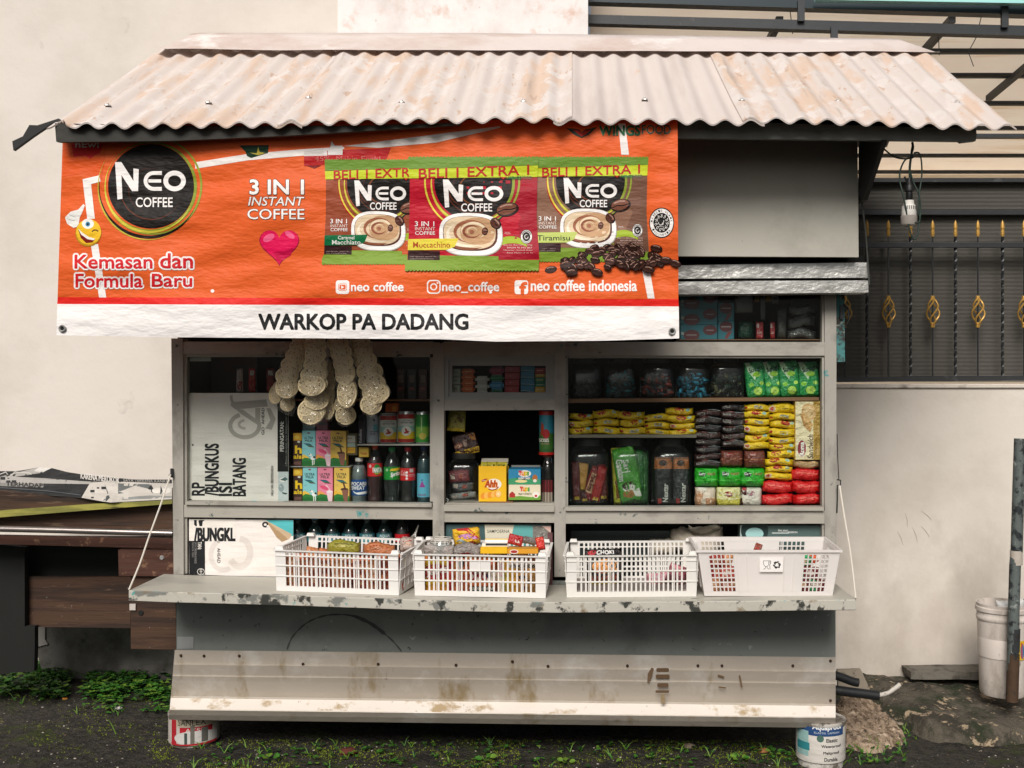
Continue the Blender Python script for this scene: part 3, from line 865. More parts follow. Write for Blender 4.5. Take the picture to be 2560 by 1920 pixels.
for k_, x, y in (('A', 678, 520), ('A', 1210, 505), ('A', 1838, 472), ('D', 62, 592), ('D', 640, 598), ('D', 1198, 602), ('D', 1875, 607), ('S', 1018, 262), ('S', 1320, 262)):
    px, py = zz(k_, x, y)
    # roof point on the slope seen there
    best = None
    for j in range(60):
        t = j / 60; Yy = YE + (YR - YE) * t; X = (px - CX) / sc(Yy)
        ze = CZ - (eave_px(X) - CY) / sc(YE); zr = CZ - (126 - CY) / sc(YR)
        d = abs((CZ - (py - CY) / sc(Yy)) - (ze + (zr - ze) * t))
        if best is None or d < best[0]: best = (d, X, Yy, ze + (zr - ze) * t)
    _, X, Yy, z = best
    X = round(X / .0823) * .0823; bm = BM(); lathe(bm, X, Yy, [(.012, z + .008), (.011, z + .012), (.004, z + .013), (.004, z + .018)], 10); SP('roof_bolt', bm, m_washer)
# torn strip at the left verge
bm = BM(); pbar(bm, [zz('A', 75, 720), zz('A', 140, 690), zz('A', 180, 620), zz('A', 230, 622), zz('A', 360, 580), zz('A', 380, 612), zz('A', 322, 608), zz('A', 200, 690), zz('A', 82, 776)], -.44, -.425); SP('verge_strip', bm, m_blk)
# ================================================================== BANNER
B = Print('vinyl', 'B')
OR, WH, BK, GR, LM = '#e06029', '#f4efec', '#14110f', '#6b8f34', '#c3cf2e'
B.k = 'S'
B.poly([(158, 303), (1694, 297), (1696, 748), (144, 743)], OR)
B.poly([(144, 743), (1696, 748), (1697, 766), (143, 760)], '#e0261f')
B.poly([(143, 760), (1697, 766), (1698, 846), (1500, 852), (1240, 854), (1100, 848), (420, 843), (141, 838)], '#f1edeb')
B.k = 'B'
# darker swirls in the orange
B.poly([(110, 160), (420, 160), (380, 420), (250, 380), (105, 400)], '#d9551c')
# white ribbon
B.poly([(245, 420), (365, 392), (372, 436), (305, 455), (332, 700), (278, 700)], '#f2eeea')
B.poly([(303, 880), (355, 880), (413, 1258), (362, 1258)], '#f2eeea')
B.poly([(1040, 300), (1420, 240), (1830, 205), (2100, 190), (2100, 205), (1835, 250), (1420, 285), (1045, 345)], '#efe9e4')
# red "new" flag
B.poly([(165, 165), (390, 165), (370, 235), (330, 250), (300, 278), (265, 255), (180, 262)], '#c9201f')
B.text('nEw!', 195, 150, 360, 195, '#efe5e0', bold=.03)
# green leaf motif
B.poly([(1355, 180), (1565, 178), (1560, 235), (1440, 270), (1410, 255), (1400, 225)], '#12331f')
B.poly([(1430, 232), (1480, 235), (1490, 190), (1500, 225), (1540, 235), (1490, 250)], '#b9a83c')
# roundel
def roundel(P_, cx, cy, r, clip=None):
    P_.clip = clip
    P_.ell(cx, cy, r, r * .98, '#171210', n=56)
    P_.ring(cx + 2, cy + 15, r * .72, r * .72, r * .03, '#5b2d1a', 20, 230, taper=True)
    P_.ring(cx - 5, cy + 30, r * .5, r * .52, r * .03, '#3e1f14', 90, 300, taper=True)
    P_.ring(cx - 4, cy + 2, r * 1.05, r * 1.03, r * .07, '#8a9a35', -150, 210, taper=True)
    P_.ring(cx - 8, cy + 4, r * 1.04, r * 1.05, r * .06, '#d5c944', 20, 215, taper=True)
    P_.ring(cx + 6, cy - 6, r * 1.15, r * 1.13, r * .05, '#93a03a', -130, 150, taper=True)
    P_.ring(cx - 14, cy + 12, r * 1.16, r * 1.14, r * .07, '#1c1611', 20, 190, taper=True)
    P_.ring(cx - 18, cy + 6, r * 1.17, r * 1.22, r * .035, '#c2b63e', 60, 215, taper=True)
    P_.clip = None
def neo(P_, x0, y0, x1, y1, m=WH):
    X = lambda u: x0 + (x1 - x0) * u
    Y = lambda v: y0 + (y1 - y0) * v
    P_.poly([(X(0), Y(0)), (X(.09), Y(0)), (X(.26), Y(.50)), (X(.26), Y(.17)), (X(.335), Y(.19)), (X(.325), Y(.77)), (X(.24), Y(.77)), (X(.09), Y(.34)), (X(.105), Y(.97)), (X(.035), Y(.99))], m)
    w_ = (y1 - y0) * .10; n = 16
    cxx, rx, ry, cy_ = X(.545), (x1 - x0) * .115, (y1 - y0) * .21, Y(.5)
    pts = [(X(.66), cy_ - ry)] + [(cxx + rx * cos(radians(a)), cy_ + ry * sin(radians(a))) for a in range(-90, -271, -15)] + [(X(.66), cy_ + ry)]
    P_.strip(pts, w_, m); P_.strip([(X(.47), cy_), (X(.65), cy_)], w_ * .85, m)
    P_.ring(X(.84), cy_, (x1 - x0) * .125, ry, w_ * 1.25, m)
roundel(B, 730, 470, 305)
neo(B, 475, 298, 978, 566)
B.text('COFFEE', 622, 548, 884, 618, WH, bold=.012)
# ribbon thumb and smiley
B.poly([(160, 650), (215, 635), (250, 595), (262, 605), (240, 660), (225, 690), (215, 755), (180, 765), (135, 735), (120, 690)], '#e9e7e2')
B.strip([(150, 672), (195, 690)], 4, '#aab0ac'); B.strip([(135, 700), (190, 715)], 4, '#aab0ac')
B.ell(286, 800, 92, 97, '#b98a1e', rot=10); B.ell(288, 793, 88, 90, '#f0c02c', rot=10)
B.ell(283, 735, 42, 36, '#f5f2ea'); B.ell(282, 738, 17, 18, '#4b8fb0'); B.ell(282, 738, 8, 9, BK)
B.ring(335, 800, 24, 20, 9, '#5a3a12', 200, 330)
B.poly([(213, 770), (245, 800), (290, 830), (335, 842), (315, 868), (270, 872), (232, 835)], '#7d1d18')
B.poly([(213, 770), (245, 800), (290, 830), (335, 842), (322, 852), (280, 845), (235, 812)], '#f4efe6')
# red rounded slogan with white halo
for t_, q in (('Kemasan', (190, 957, 738, 1052)), ('dan', (797, 947, 1025, 1050)), ('Formula', (197, 1092, 668, 1186)), ('Baru', (738, 1092, 1020, 1182))):
    B.text(t_, *q, '#d3222a', bold=.028, halo=('#f6f2f0', .085))
B.ell(1166, 1212, 13, 12, '#f6f2f0')
B.text('3 IN 1', 1432, 424, 1812, 526, WH, bold=.035, halo=('#5a2a17', .03))
B.text('INSTANT', 1418, 544, 1818, 608, WH, shear=.2, bold=.008, halo=('#5a2a17', .03))
B.text('COFFEE', 1414, 630, 1818, 704, WH, bold=.006, halo=('#5a2a17', .03))
def heart(cx, cy, w_, h_):
    pts = []
    for i in range(48):
        t = 2 * pi * i / 48
        pts.append((cx + w_ * 16 * sin(t) ** 3 / 32, cy - h_ * (13 * cos(t) - 5 * cos(2 * t) - 2 * cos(3 * t) - cos(4 * t)) / 29))
    return pts
B.poly(heart(1640, 888, 284, 258), '#a30f3c'); B.poly(heart(1640, 884, 272, 246), '#e21356')
B.ell(1565, 835, 44, 24, '#f0648f', rot=-30); B.ell(1715, 815, 40, 18, '#f0648f', rot=35); B.poly([(1590, 940), (1700, 925), (1740, 900), (1720, 960), (1640, 1010)], '#c70d49')
B.k = 'C'
B.text('WARKOP PA DADANG', -260, 1118, 944, 1206, '#17191a', bold=.045)
# red strap with thumb
B.poly([(0, 182), (500, 160), (470, 240), (0, 265)], '#b0191c'); B.poly([(10, 262), (100, 262), (60, 280)], '#7b1210')
B.poly([(0, 180), (115, 165), (118, 205), (0, 208)], '#dcd6d2')
B.poly([(112, 168), (132, 163), (134, 205), (116, 205)], '#e8e3df'); B.poly([(137, 163), (150, 160), (158, 122), (178, 148), (222, 148), (222, 200), (137, 202)], '#e8e3df')
B.text('45%  Makin Enak!', 62, 208, 440, 238, '#c7625a', bold=.02)
B.poly([(230, 150), (700, 90), (1130, 35), (1130, 45), (760, 130), (430, 160)], '#dcd5d0')
B.poly([(1810, 20), (1850, 20), (1872, 200), (1828, 200)], '#e7e2de'); B.poly([(1940, 820), (1985, 820), (2020, 1028), (1980, 1028)], '#efebe8')
B.poly([(1510, 45), (1585, 55), (1600, 72), (1620, 55), (1690, 40), (1640, 85), (1600, 104), (1560, 88)], '#2b3a2c')
B.poly([(1548, 55), (1590, 62), (1600, 78), (1618, 62), (1655, 55), (1620, 85), (1598, 96)], '#b3231c')
B.text('WINGS', 1702, 32, 1935, 88, '#145a34', bold=.03, halo=('#93a489', .02)); B.text('FOOD', 1948, 28, 2112, 80, '#314436', bold=.0, halo=('#93a489', .02))
def halal(P_, cx, cy, r, big):
    P_.ell(cx, cy, r, r * 1.22, '#14120f', n=40); P_.ell(cx, cy, r * .93, r * 1.13, '#f1ede9', n=40); P_.ell(cx, cy, r * .66, r * .8, '#14120f', n=32)
    rr = random.Random(3)
    if big:
        for t_, a0, dr in (('MAJELIS ULAMA', -172, 1), ('INDONESIA', 145, -1)):
            for i, ch in enumerate(t_):
                a = a0 + dr * i * (13.5 if dr > 0 else 13)
                x, y = cx + r * .8 * cos(radians(a)), cy + r * .97 * sin(radians(a))
                if ch != ' ': P_.text(ch, x - r * .065, y - r * .09, x + r * .065, y + r * .09, '#14120f', rot=-(a + 90) if dr > 0 else -(a - 90), bold=.01)
        for i in range(11):
            a = i * 33; x, y = cx + r * .46 * cos(radians(a)), cy + r * .56 * sin(radians(a))
            P_.ring(x, y, r * .1, r * .12, r * .035, '#e9e5e0', a, a + 200, n=10)
            P_.strip([(x - r * .06, y + r * .1), (x + r * .12, y - r * .12)], r * .03, '#e9e5e0')
        P_.ring(cx - r * .08, cy, r * .16, r * .18, r * .045, '#e9e5e0', 0, 200, n=10); P_.strip([(cx + r * .18, cy - r * .2), (cx + r * .1, cy + r * .15), (cx - r * .1, cy + r * .16)], r * .045, '#e9e5e0')
        P_.text('HALAL', cx - r * .2, cy + r * .24, cx + r * .2, cy + r * .32, '#e9e5e0')
    else:
        P_.ring(cx, cy, r * .3, r * .36, r * .12, '#d9d4cf', 0, 300, n=12)
        P_.ring(cx, cy, r * .8, r * .97, r * .12, '#14120f', 200, 340, n=10); P_.ring(cx, cy, r * .8, r * .97, r * .1, '#14120f', 30, 150, n=10)
def bean(P_, cx, cy, rx, ry, rot=0, c='#3b1f17'):
    P_.ell(cx, cy, rx, ry, '#21110d', rot, 18); P_.ell(cx - rx * .06, cy - ry * .08, rx * .88, ry * .82, c, rot, 16)
    c_, s_ = cos(radians(rot)), sin(radians(rot))
    P_.strip([(cx + (u * c_ - v * s_) * rx, cy + (u * s_ + v * c_) * rx) for u, v in ((-.85, .05), (-.3, -.06), (.3, .08), (.85, 0))], ry * .16, '#150a08')
    P_.strip([(cx + (u * c_ - v * s_) * rx, cy + (u * s_ + v * c_) * rx) for u, v in ((-.6, -.32), (0, -.42), (.5, -.3))], ry * .2, '#b08b7c')
def pack(P_, a, b, c, d, body, body2, flav, fcol, ftxt, ftc):
    P_.tf = lambda x, y: (a * x + b, c * y + d)
    P_.poly([(610, 300), (1345, 300), (1340, 560), (1356, 808), (595, 808), (608, 560)], body)
    P_.poly([(1100, 300), (1345, 300), (1340, 560), (1352, 800), (1150, 800), (1250, 560)], body2)
    cl = lambda x, y: (max(612, min(1342, x)), max(328, y))
    roundel(P_, 975, 360, 225, cl)
    P_.clip = cl
    P_.ring(975, 380, 150, 130, 14, '#5a2c1a', 100, 330, taper=True); P_.ring(985, 400, 90, 85, 10, '#7a4424', 60, 300, taper=True)
    P_.ring(960, 360, 262, 270, 12, '#e2d24a', 90, 200, taper=True); P_.ring(975, 360, 285, 285, 9, '#b52020', 70, 190, taper=True)
    P_.clip = None
    zig = []
    for i in range(38): zig += [(600 + i * 20.2, 215), (610 + i * 20.2, 208)]
    P_.poly([(603, 282)] + zig + [(1352, 215), (1350, 262)], GR)
    P_.poly([(602, 285), (1348, 262), (1345, 328), (606, 336)], LM)
    P_.text('BELI 1 EXTRA 1', 662, 270, 1296, 326, '#b8251f', bold=.025, lean=-.035)
    P_.text('WINGS', 1175, 324, 1250, 342, '#1c7a45', bold=.03); P_.text('FOOD', 1254, 322, 1312, 341, '#6d7f6b')
    P_.poly([(1125, 325), (1150, 330), (1168, 325), (1148, 343)], '#b3231c')
    neo(P_, 800, 343, 1150, 506)
    P_.text('COFFEE', 905, 480, 1084, 527, WH, bold=.012)
    P_.ell(1190, 735, 95, 66, '#9fb62c'); P_.ell(1200, 770, 110, 60, body2)
    # cup
    sq = lambda cx, cy, rx, ry, p=3.0, n=40, r0=0: [(cx + rx * (abs(cos(t)) ** (2 / p)) * (1 if cos(t) > 0 else -1), cy + ry * (abs(sin(t)) ** (2 / p)) * (1 if sin(t) > 0 else -1) + r0 * (rx * abs(cos(t)) ** (2 / p) * (1 if cos(t) > 0 else -1))) for t in [2 * pi * i / n for i in range(n)]]
    P_.poly(sq(962, 662, 184, 124, 2.7, r0=.03), '#b9b2ab'); P_.poly(sq(960, 658, 181, 122, 2.7, r0=.03), '#f7f4f1')
    P_.poly(sq(958, 654, 158, 100, 2.7, r0=.03), '#5b3226'); P_.poly(sq(954, 650, 150, 94, 2.7, r0=.03), '#e0c9a8')
    P_.poly(sq(1000, 640, 100, 78, 2.5), '#c49b74')
    P_.ring(955, 655, 128, 72, 22, '#f1e4cc', 60, 230, taper=True); P_.ring(965, 645, 95, 62, 20, '#9c6045', 100, 330, taper=True)
    P_.ring(975, 640, 68, 46, 16, '#ecd8b8', 150, 420, taper=True); P_.ring(968, 642, 48, 34, 14, '#8d4f3a', 20, 330, taper=True)
    P_.ring(968, 642, 28, 22, 9, '#dfbf9b', 100, 380, taper=True); P_.ell(966, 644, 14, 11, '#a1654c')
    P_.ring(955, 680, 140, 62, 16, '#8a5138', 60, 150, taper=True)
    bean(P_, 1172, 515, 66, 40, -12, '#7a4a38'); bean(P_, 1104, 596, 36, 29, 50, '#5a3024'); bean(P_, 1042, 641, 18, 23, 10, '#6a3a2a')
    P_.text('3 IN 1', 639, 584, 750, 612, WH, bold=.02); P_.text('INSTANT', 640, 617, 755, 636, '#e9d5cb'); P_.text('COFFEE', 640, 641, 755, 661, WH, bold=.006)
    P_.poly([(597, 808), (600, 752), (782, 755), (782, 810)], '#33181a')
    P_.poly([(600, 686), (890, 682), (868, 730), (820, 748), (597, 750)], fcol)
    if len(ftxt) == 1: P_.text(ftxt[0], 628, 702, 842, 736, ftc, bold=.012)
    else: P_.text(ftxt[0], 690, 690, 800, 712, ftc, bold=.006); P_.text(ftxt[1], 650, 716, 842, 744, ftc, bold=.012)
    P_.text('tidak digunakan sebelum dan ...', 610, 784, 775, 791, '#b8a8a0'); P_.text('kode di belakang kemasan', 612, 796, 745, 803, '#b8a8a0')
    for i, t_ in enumerate(('Berat Bersih : 20g', 'BPOM RI MD 867', 'Minuman Serbuk Kopi', 'Rasa Moka (3 in 1)')):
        P_.text(t_, 1150 + 20 * (i % 2), 716 + i * 15, 1315, 725 + i * 15, '#d9c2ba')
    P_.text('Saran', 1156, 643, 1185, 650, '#e5d4cb'); P_.text('Penyajian', 1156, 652, 1192, 659, '#e5d4cb')
    halal(P_, 1281, 672, 34, False)
    P_.ell(1281, 672, 1, 1, body)
    zig = []
    for i in range(38): zig += [(1352 - i * 20.2, 864), (1342 - i * 20.2, 872)]
    P_.poly([(595, 806), (782, 808), (782, 780), (1120, 785), (1120, 806), (1354, 806)] + zig + [(580, 866), (583, 830)], '#7c9a35')
    P_.tf = None
pack(B, .857, -395.7, .92, 32.6, '#96492e', '#c4552c', 'c', '#0c6b3f', ('Caramel', 'Macchiato'), WH)
pack(B, .886, 786, .92, 17.6, '#8a6450', '#755242', 't', '#b9c766', ('Tiramisu',), '#2c3a20')
pack(B, 1, 0, 1, 0, '#bd1a30', '#a2152a', 'm', '#e0d046', ('Moccachino',), '#a84a1c')
rr = random.Random(11)
beans = []
for i in range(95):
    u = rr.random(); x = 1490 + 570 * u
    hgt = 95 * (1 - abs((x - 1800) / 340) ** 1.5)
    beans.append((x, 835 - hgt * rr.random() * 1.35 + 18 * rr.random()))
beans.sort(key=lambda q: q[1])
for x, y in beans: bean(B, x, y, rr.uniform(24, 34), rr.uniform(17, 22), rr.uniform(-60, 60), rr.choice(['#3b211b', '#4a2c24', '#31190f', '#553730']))
for x, y, r_ in ((1422, 862, -12), (1542, 878, -8), (1688, 876, 15), (1985, 862, 10), (2085, 808, 5), (2140, 826, 20), (2030, 740, 12), (1508, 832, -15)): bean(B, x, y, 36, 21, r_, '#40251d')
halal(B, 2060, 592, 72, True)
# social handles
B.rect(183, 923, 261, 1002, WH, r=16); B.rect(197, 942, 247, 984, OR, r=10); B.rect(200, 945, 244, 981, WH, r=8); B.rect(204, 949, 240, 977, OR, r=6); B.poly([(214, 953), (232, 963), (214, 973)], WH)
B.text('neo coffee', 272, 934, 572, 986, WH, bold=.03)
B.rect(708, 921, 787, 1001, WH, r=22); B.rect(715, 928, 780, 994, OR, r=17); B.ring(747, 961, 17, 17, 7, WH); B.ell(769, 939, 5, 5, WH)
B.text('neo_coffee', 797, 934, 1123, 995, WH, bold=.03); B.ell(1075, 992, 8, 8, WH)
B.rect(1213, 923, 1291, 1003, WH, r=14); B.text('f', 1243, 936, 1283, 1003, OR, bold=.06)
B.text('neo coffee indonesia', 1308, 922, 1917, 985, WH, bold=.03)
B.k = 'S'
def bdisp(px, py):
    u, v = px / 100, py / 100
    d = .010 * sin(u * .55 + v * .5) + .006 * sin(u * 1.3 - v * 1.1 + 1) + .004 * sin(u * .5 + v * 2.6) + .0025 * sin(u * .8 + v * 5 + sin(u)) + .0015 * sin(v * 9 + 1.6 * sin(u * .9))
    d += .0045 * sin((px * .32 + py) * .055 + sin(px * .01)) * exp(-((px - 620) / 330) ** 2 - ((py - 640) / 150) ** 2) + .003 * sin((py - px * .18) * .07) * exp(-((px - 1050) / 420) ** 2 - ((py - 420) / 110) ** 2)
    if px > 1600: d += .012 * sin((px - 1600) / 90 * pi)
    return d
bY = bilin(lambda px, py: -.40 - .055 * (px - 140) / 1560 + bdisp(px, py) * min(1, .35 + (py - 280) / 400), 20, 14)
def bYs(px, py): return -.40 - .055 * (px - 140) / 1560 + bdisp(px, py) * min(1, .35 + (py - 280) / 400)
def bwarp(x, y, o): return W(x, y, bY(x, y) - o)
bm = BM(); ml = []
B.emit(bm, ml, bwarp, eps=.00012, cut=(20, 14), first=.0005)
banner = link('advertising_banner', bm, ml, label='orange coffee banner with black lettering on its white hem, hung from the eave', cat='banner')
me = banner.data
nr = []
off = banner.location
for v in me.vertices:
    p = v.co + off; k = sc(p.y); px, py = CX + p.x * k, CY + (CZ - p.z) * k
    e = 3
    gx = (bYs(px + e, py) - bYs(px - e, py)) / (2 * e) * k; gy = -(bYs(px, py + e) - bYs(px, py - e)) / (2 * e) * k
    nr.append(Vector((gx, -1, gy)).normalized())
for p in me.polygons: p.use_smooth = True
me.normals_split_custom_set_from_vertices(nr)
# eyelets
for k_, x, y in (('B', 100, 1478), ('C', 2121, 1217)):
    px, py = zz(k_, x, y); bm = BM()
    c = W(px, py, bY(px, py) - .006); n = 16
    R_ = [[bm.verts.new((c.x + r * cos(2 * pi * i / n), c.y - dy, c.z + r * sin(2 * pi * i / n))) for i in range(n)] for r, dy in ((.0125, 0), (.010, .003), (.0065, .0), (.0062, -.003))]
    for a, b in zip(R_, R_[1:]):
        for i in range(n): bm.faces.new([a[i], a[(i + 1) % n], b[(i + 1) % n], b[i]]).material_index = 0
    bm.faces.new(R_[-1]).material_index = 1
    link('eyelet', bm, [m_tin, m_dark], banner, smooth=40)
# ================================================================== GOODS: builders
def carton(name, label, cat, k, q, Yf, dep, base, draw=None, group=None, fam='card', lean=0):
    """a box standing with its printed front at depth Yf; q = zoom px (x0,y0,x1,y1)"""
    a, b = zz(k, q[0], q[1]), zz(k, q[2], q[3])
    bm = BM(); sk = lean * (b[1] - a[1])
    pts = [(a[0] + sk, a[1]), (b[0] + sk, a[1]), (b[0], b[1]), (a[0], b[1])]
    qbar(bm, pts, Yf, Yf + dep)
    bev(bm, .0012)
    mats = [ink(base, fam)]
    if draw:
        P_ = Print(fam, k); draw(P_, *q)
        def wp(x, y, o):
            return W(x + sk * (b[1] - y) / max(1, (b[1] - a[1])), y, Yf - .0001 - o)
        P_.emit(bm, mats, wp, eps=.0001)
    return link(name, bm, mats, label=label, cat=cat, group=group)
def pill(u, v, p=2.6, q=3.0):
    return (max(0, 1 - abs(u) ** p) * max(0, 1 - abs(v) ** q)) ** .5
def packet(name, label, cat, k, q, Yf, th, base, draw=None, group=None, seed=1, fam='foil', crimp='x', rot=0, nx=16, ny=10, wob=1, parent=None, bag=None):
    """a puffed foil packet, crimped at two ends"""
    a, b = zz(k, q[0], q[1]), zz(k, q[2], q[3])
    cx, cy, hw, hh = (a[0] + b[0]) / 2, (a[1] + b[1]) / 2, (b[0] - a[0]) / 2, (b[1] - a[1]) / 2
    c_, s_ = cos(radians(-rot)), sin(radians(-rot))
    def place(u, v, side, o=0):
        j_ = v * 3 + seed
        n1 = mnoise.noise(Vector((u * 2.2 + seed * 7.1, v * 1.6, seed)))
        n2 = mnoise.noise(Vector((u * 5 + seed * 3.3, v * 4, seed + 9)))
        d = pill(u, v) * th / 2
        if crimp == 'x': yy = v * (1 - .10 * (1 - abs(u) ** 4) * 0 + .10 * n1 * wob) * (1 - .16 * abs(u) ** 6 * (1 if abs(u) < .93 else .2)); xx = u * (1 + .03 * n2 * wob)
        else: xx = u * (1 - .12 * abs(v) ** 6 * (1 if abs(v) < .93 else .2)) * (1 + .05 * n1 * wob); yy = v * (1 + .03 * n2 * wob)
        if crimp == 'x' and hh < hw * .6:
            a_ = abs(u)
            yy *= 1 - .20 * exp(-((a_ - .80) / .10) ** 2) + .05 * (a_ > .93) * sin(j_ * 2.1)
            yy += (.18 * sin(u * 3 + seed) + .10 * n2 + .10 * u * sin(seed * 2.3)) * wob
        x, y = xx * hw, yy * hh
        x, y = cx + x * c_ - y * s_, cy + x * s_ + y * c_
        Y = Yf + th / 2 - side * (d + .0006) - side * o + (.0045 * n2 + .003 * mnoise.noise(Vector((u * 9 + seed, v * 7, seed * 2)))) * wob * (1 - max(abs(u), abs(v)) ** 4)
        return W(x, y, Y)
    bm = BM()
    F_ = {}; R_ = {}
    for j in range(ny + 1):
        for i in range(nx + 1):
            u, v = -1 + 2 * i / nx, -1 + 2 * j / ny
            F_[i, j] = bm.verts.new(place(u, v, 1))
            R_[i, j] = F_[i, j] if i in (0, nx) or j in (0, ny) else bm.verts.new(place(u, v, -1))
    for j in range(ny):
        for i in range(nx):
            bm.faces.new([F_[i, j], F_[i, j + 1], F_[i + 1, j + 1], F_[i + 1, j]])
            bm.faces.new([R_[i, j], R_[i + 1, j], R_[i + 1, j + 1], R_[i, j + 1]])
    for f in bm.faces: f.smooth = True
    mats = [ink(base, fam)]
    if draw:
        P_ = Print(fam, k); draw(P_, *q)
        P_.emit(bm, mats, lambda x, y, o: place(max(-1, min(1, (x - cx) / hw)), max(-1, min(1, (y - cy) / hh)), 1, o + .0003), eps=.0003, cut=(max(2.5, hw / 8), max(2.5, hh / 5)))
    if bag: mats[0] = bag
    return link(name, bm, mats, parent, label=label, cat=cat, group=group)
def sleeve(name, k, q, Yc, r, draw, base, parent, fam='plas', mat=None):
    """a printed band round a bottle or can axis; q gives its px top, bottom and middle"""
    cx = zz(k, (q[0] + q[2]) / 2, 0)[0]; y0, y1 = zz(k, 0, q[1])[1], zz(k, 0, q[3])[1]
    bm = BM(); xc = (cx - CX) / sc(Yc)
    z1, z0 = W(0, y0, Yc - r).z, W(0, y1, Yc - r).z
    lathe(bm, xc, Yc, [(r * 1.01, z0), (r * 1.012, z0 + .001), (r * 1.012, z1 - .001), (r * 1.01, z1)], 28, cap=False)
    for f in bm.faces: f.smooth = True
    mats = [mat or ink(base, fam)]
    if draw:
        P_ = Print(fam, k); draw(P_, *q)
        P_.emit(bm, mats, cylwarp(cx, Yc, r * 1.015), eps=.00015, cut=(3, 0))
    return link(name, bm, mats, parent)
BOT = [(.0, 0), (.75, 0), (.95, .01), (1, .04), (.97, .09), (.90, .16), (.93, .24), (1, .33), (1, .36), (1, .62), (.99, .66), (.94, .72), (.78, .79), (.55, .86), (.40, .90), (.38, .93), (.44, .935), (.44, .945), (.36, .95), (.36, .955)]
WAT = [(.0, 0), (.8, 0), (.97, .01), (1, .05), (.95, .09), (1, .13), (1, .50), (.95, .53), (1, .56), (1, .62), (.97, .68), (.85, .76), (.6, .83), (.42, .86), (.40, .90), (.46, .905), (.46, .915), (.38, .92)]
def bottle(label, k, q, Yc, body, cap, lab=None, prof=BOT, name='bottle', capw=.40, liquid=None, group=None, lvl=.8):
    x0, y0, x1, y1 = q
    a, b = zz(k, x0, y0), zz(k, x1, y1)
    r = (b[0] - a[0]) / 2 / sc(Yc); cx = (a[0] + b[0]) / 2; xc = (cx - CX) / sc(Yc)
    zb, zt = W(0, b[1], Yc).z, W(0, a[1], Yc).z; H = zt - zb
    t = empty(name, (xc, Yc, zb), label, 'bottle', group)
    bm = BM(); lathe(bm, xc, Yc, [(max(.0008, p * r), zb + h * H) for p, h in prof], 24)
    link('bottle_body', bm, body, t, smooth=50)
    if liquid:
        bm = BM(); lathe(bm, xc, Yc, [(max(.0008, p * r * .95), zb + .002 + h * H) for p, h in prof if h <= lvl], 20); link('liquid', bm, liquid, t, smooth=50)
    bm = BM(); cr = r * capw
    lathe(bm, xc, Yc, [(cr, zb + H * .925), (cr * 1.04, zb + H * .94), (cr * 1.04, zb + H * .985), (cr * .9, zb + H)], 16); link('cap', bm, cap, t, smooth=40)
    if lab:
        (ly0, ly1, base, draw) = lab
        sleeve('label', k, (x0, ly0, x1, ly1), Yc, r, draw, base, t)
    return t
def can(label, k, q, Yc, base, draw, group=None, rim='#b9bcbc'):
    x0, y0, x1, y1 = q; a, b = zz(k, x0, y0), zz(k, x1, y1)
    r = (b[0] - a[0]) / 2 / sc(Yc); cx = (a[0] + b[0]) / 2; xc = (cx - CX) / sc(Yc)
    zb, zt = W(0, b[1], Yc - r).z, W(0, a[1], Yc - r).z; H = zt - zb
    t = empty('drink_can', (xc, Yc, zb), label, 'can', group)
    bm = BM(); lathe(bm, xc, Yc, [(r * .8, zb), (r * .86, zb + .002), (r, zb + H * .06), (r, zb + H * .93), (r * .88, zt - .002), (r * .9, zt), (r * .84, zt), (r * .82, zt - .004)], 28); link('can_body', bm, M('can_metal', rim, rough=.3, metal=.8), t, smooth=50)
    sleeve('label', k, (x0, y0 + (y1 - y0) * .08, x1, y1 - (y1 - y0) * .06), Yc, r, draw, base, t)
    return t
m_jar = clear('jar_plastic', '#eef2f0', gloss=.03, dens=.02, rough=.10, body='#8e9692')
m_bag = clear('bag_film', '#ffffff', gloss=.05, dens=.025, rough=.10, bump=24, body='#e6dfd0', edge=.22)
m_clear = clear('clear_plastic', '#eef2f2', gloss=.06, dens=.06, rough=.07, body='#aab4b4')
m_lid = M('jar_lid', '#7a4038', rough=.5)
def jar(label, k, q, Yc, dep, lid=None, group=None, neck=.12, p=5):
    x0, y0, x1, y1 = q; a, b = zz(k, x0, y0), zz(k, x1, y1)
    hw = (b[0] - a[0]) / 2 / sc(Yc - dep); cx = (a[0] + b[0]) / 2; xc = (cx - CX) / sc(Yc - dep)
    zb, zt = W(0, b[1], Yc - dep).z, W(0, a[1], Yc - dep).z; H = zt - zb
    t = empty('plastic_jar', (xc, Yc, zb), label, 'jar', group)
    bm = BM()
    squircle_lathe(bm, xc, Yc, [(hw * .9, dep * .9, zb), (hw * .98, dep * .98, zb + .006), (hw, dep, zb + .012), (hw, dep, zb + H * .70), (hw * .97, dep * .97, zb + H * .76), (hw * .86, dep * .86, zb + H * .82), (hw * .66, dep * .66, zb + H * .87), (hw * .62, dep * .62, zt - neck * H), ], 32, p)
    link('jar_body', bm, m_jar, t, smooth=60)
    bm = BM(); squircle_lathe(bm, xc, Yc, [(hw * .70, dep * .70, zt - neck * H + .0005), (hw * .72, dep * .72, zt - neck * H + .003), (hw * .72, dep * .72, zt - .002), (hw * .66, dep * .66, zt)], 28, 2.4)
    link('lid', bm, lid or M('jar_lid_dark', '#2c2c2a', rough=.5), t, smooth=40)
    return t, xc, zb, hw, H
def txt(t, u0, v0, u1, v1, c, **kw):
    """fractional text placing inside the drawn box"""
    return lambda P_, x0, y0, x1, y1: P_.text(t, x0 + (x1 - x0) * u0, y0 + (y1 - y0) * v0, x0 + (x1 - x0) * u1, y0 + (y1 - y0) * v1, c, **kw)
def multi(*fs):
    def d(P_, x0, y0, x1, y1):
        for f in fs: f(P_, x0, y0, x1, y1)
    return d
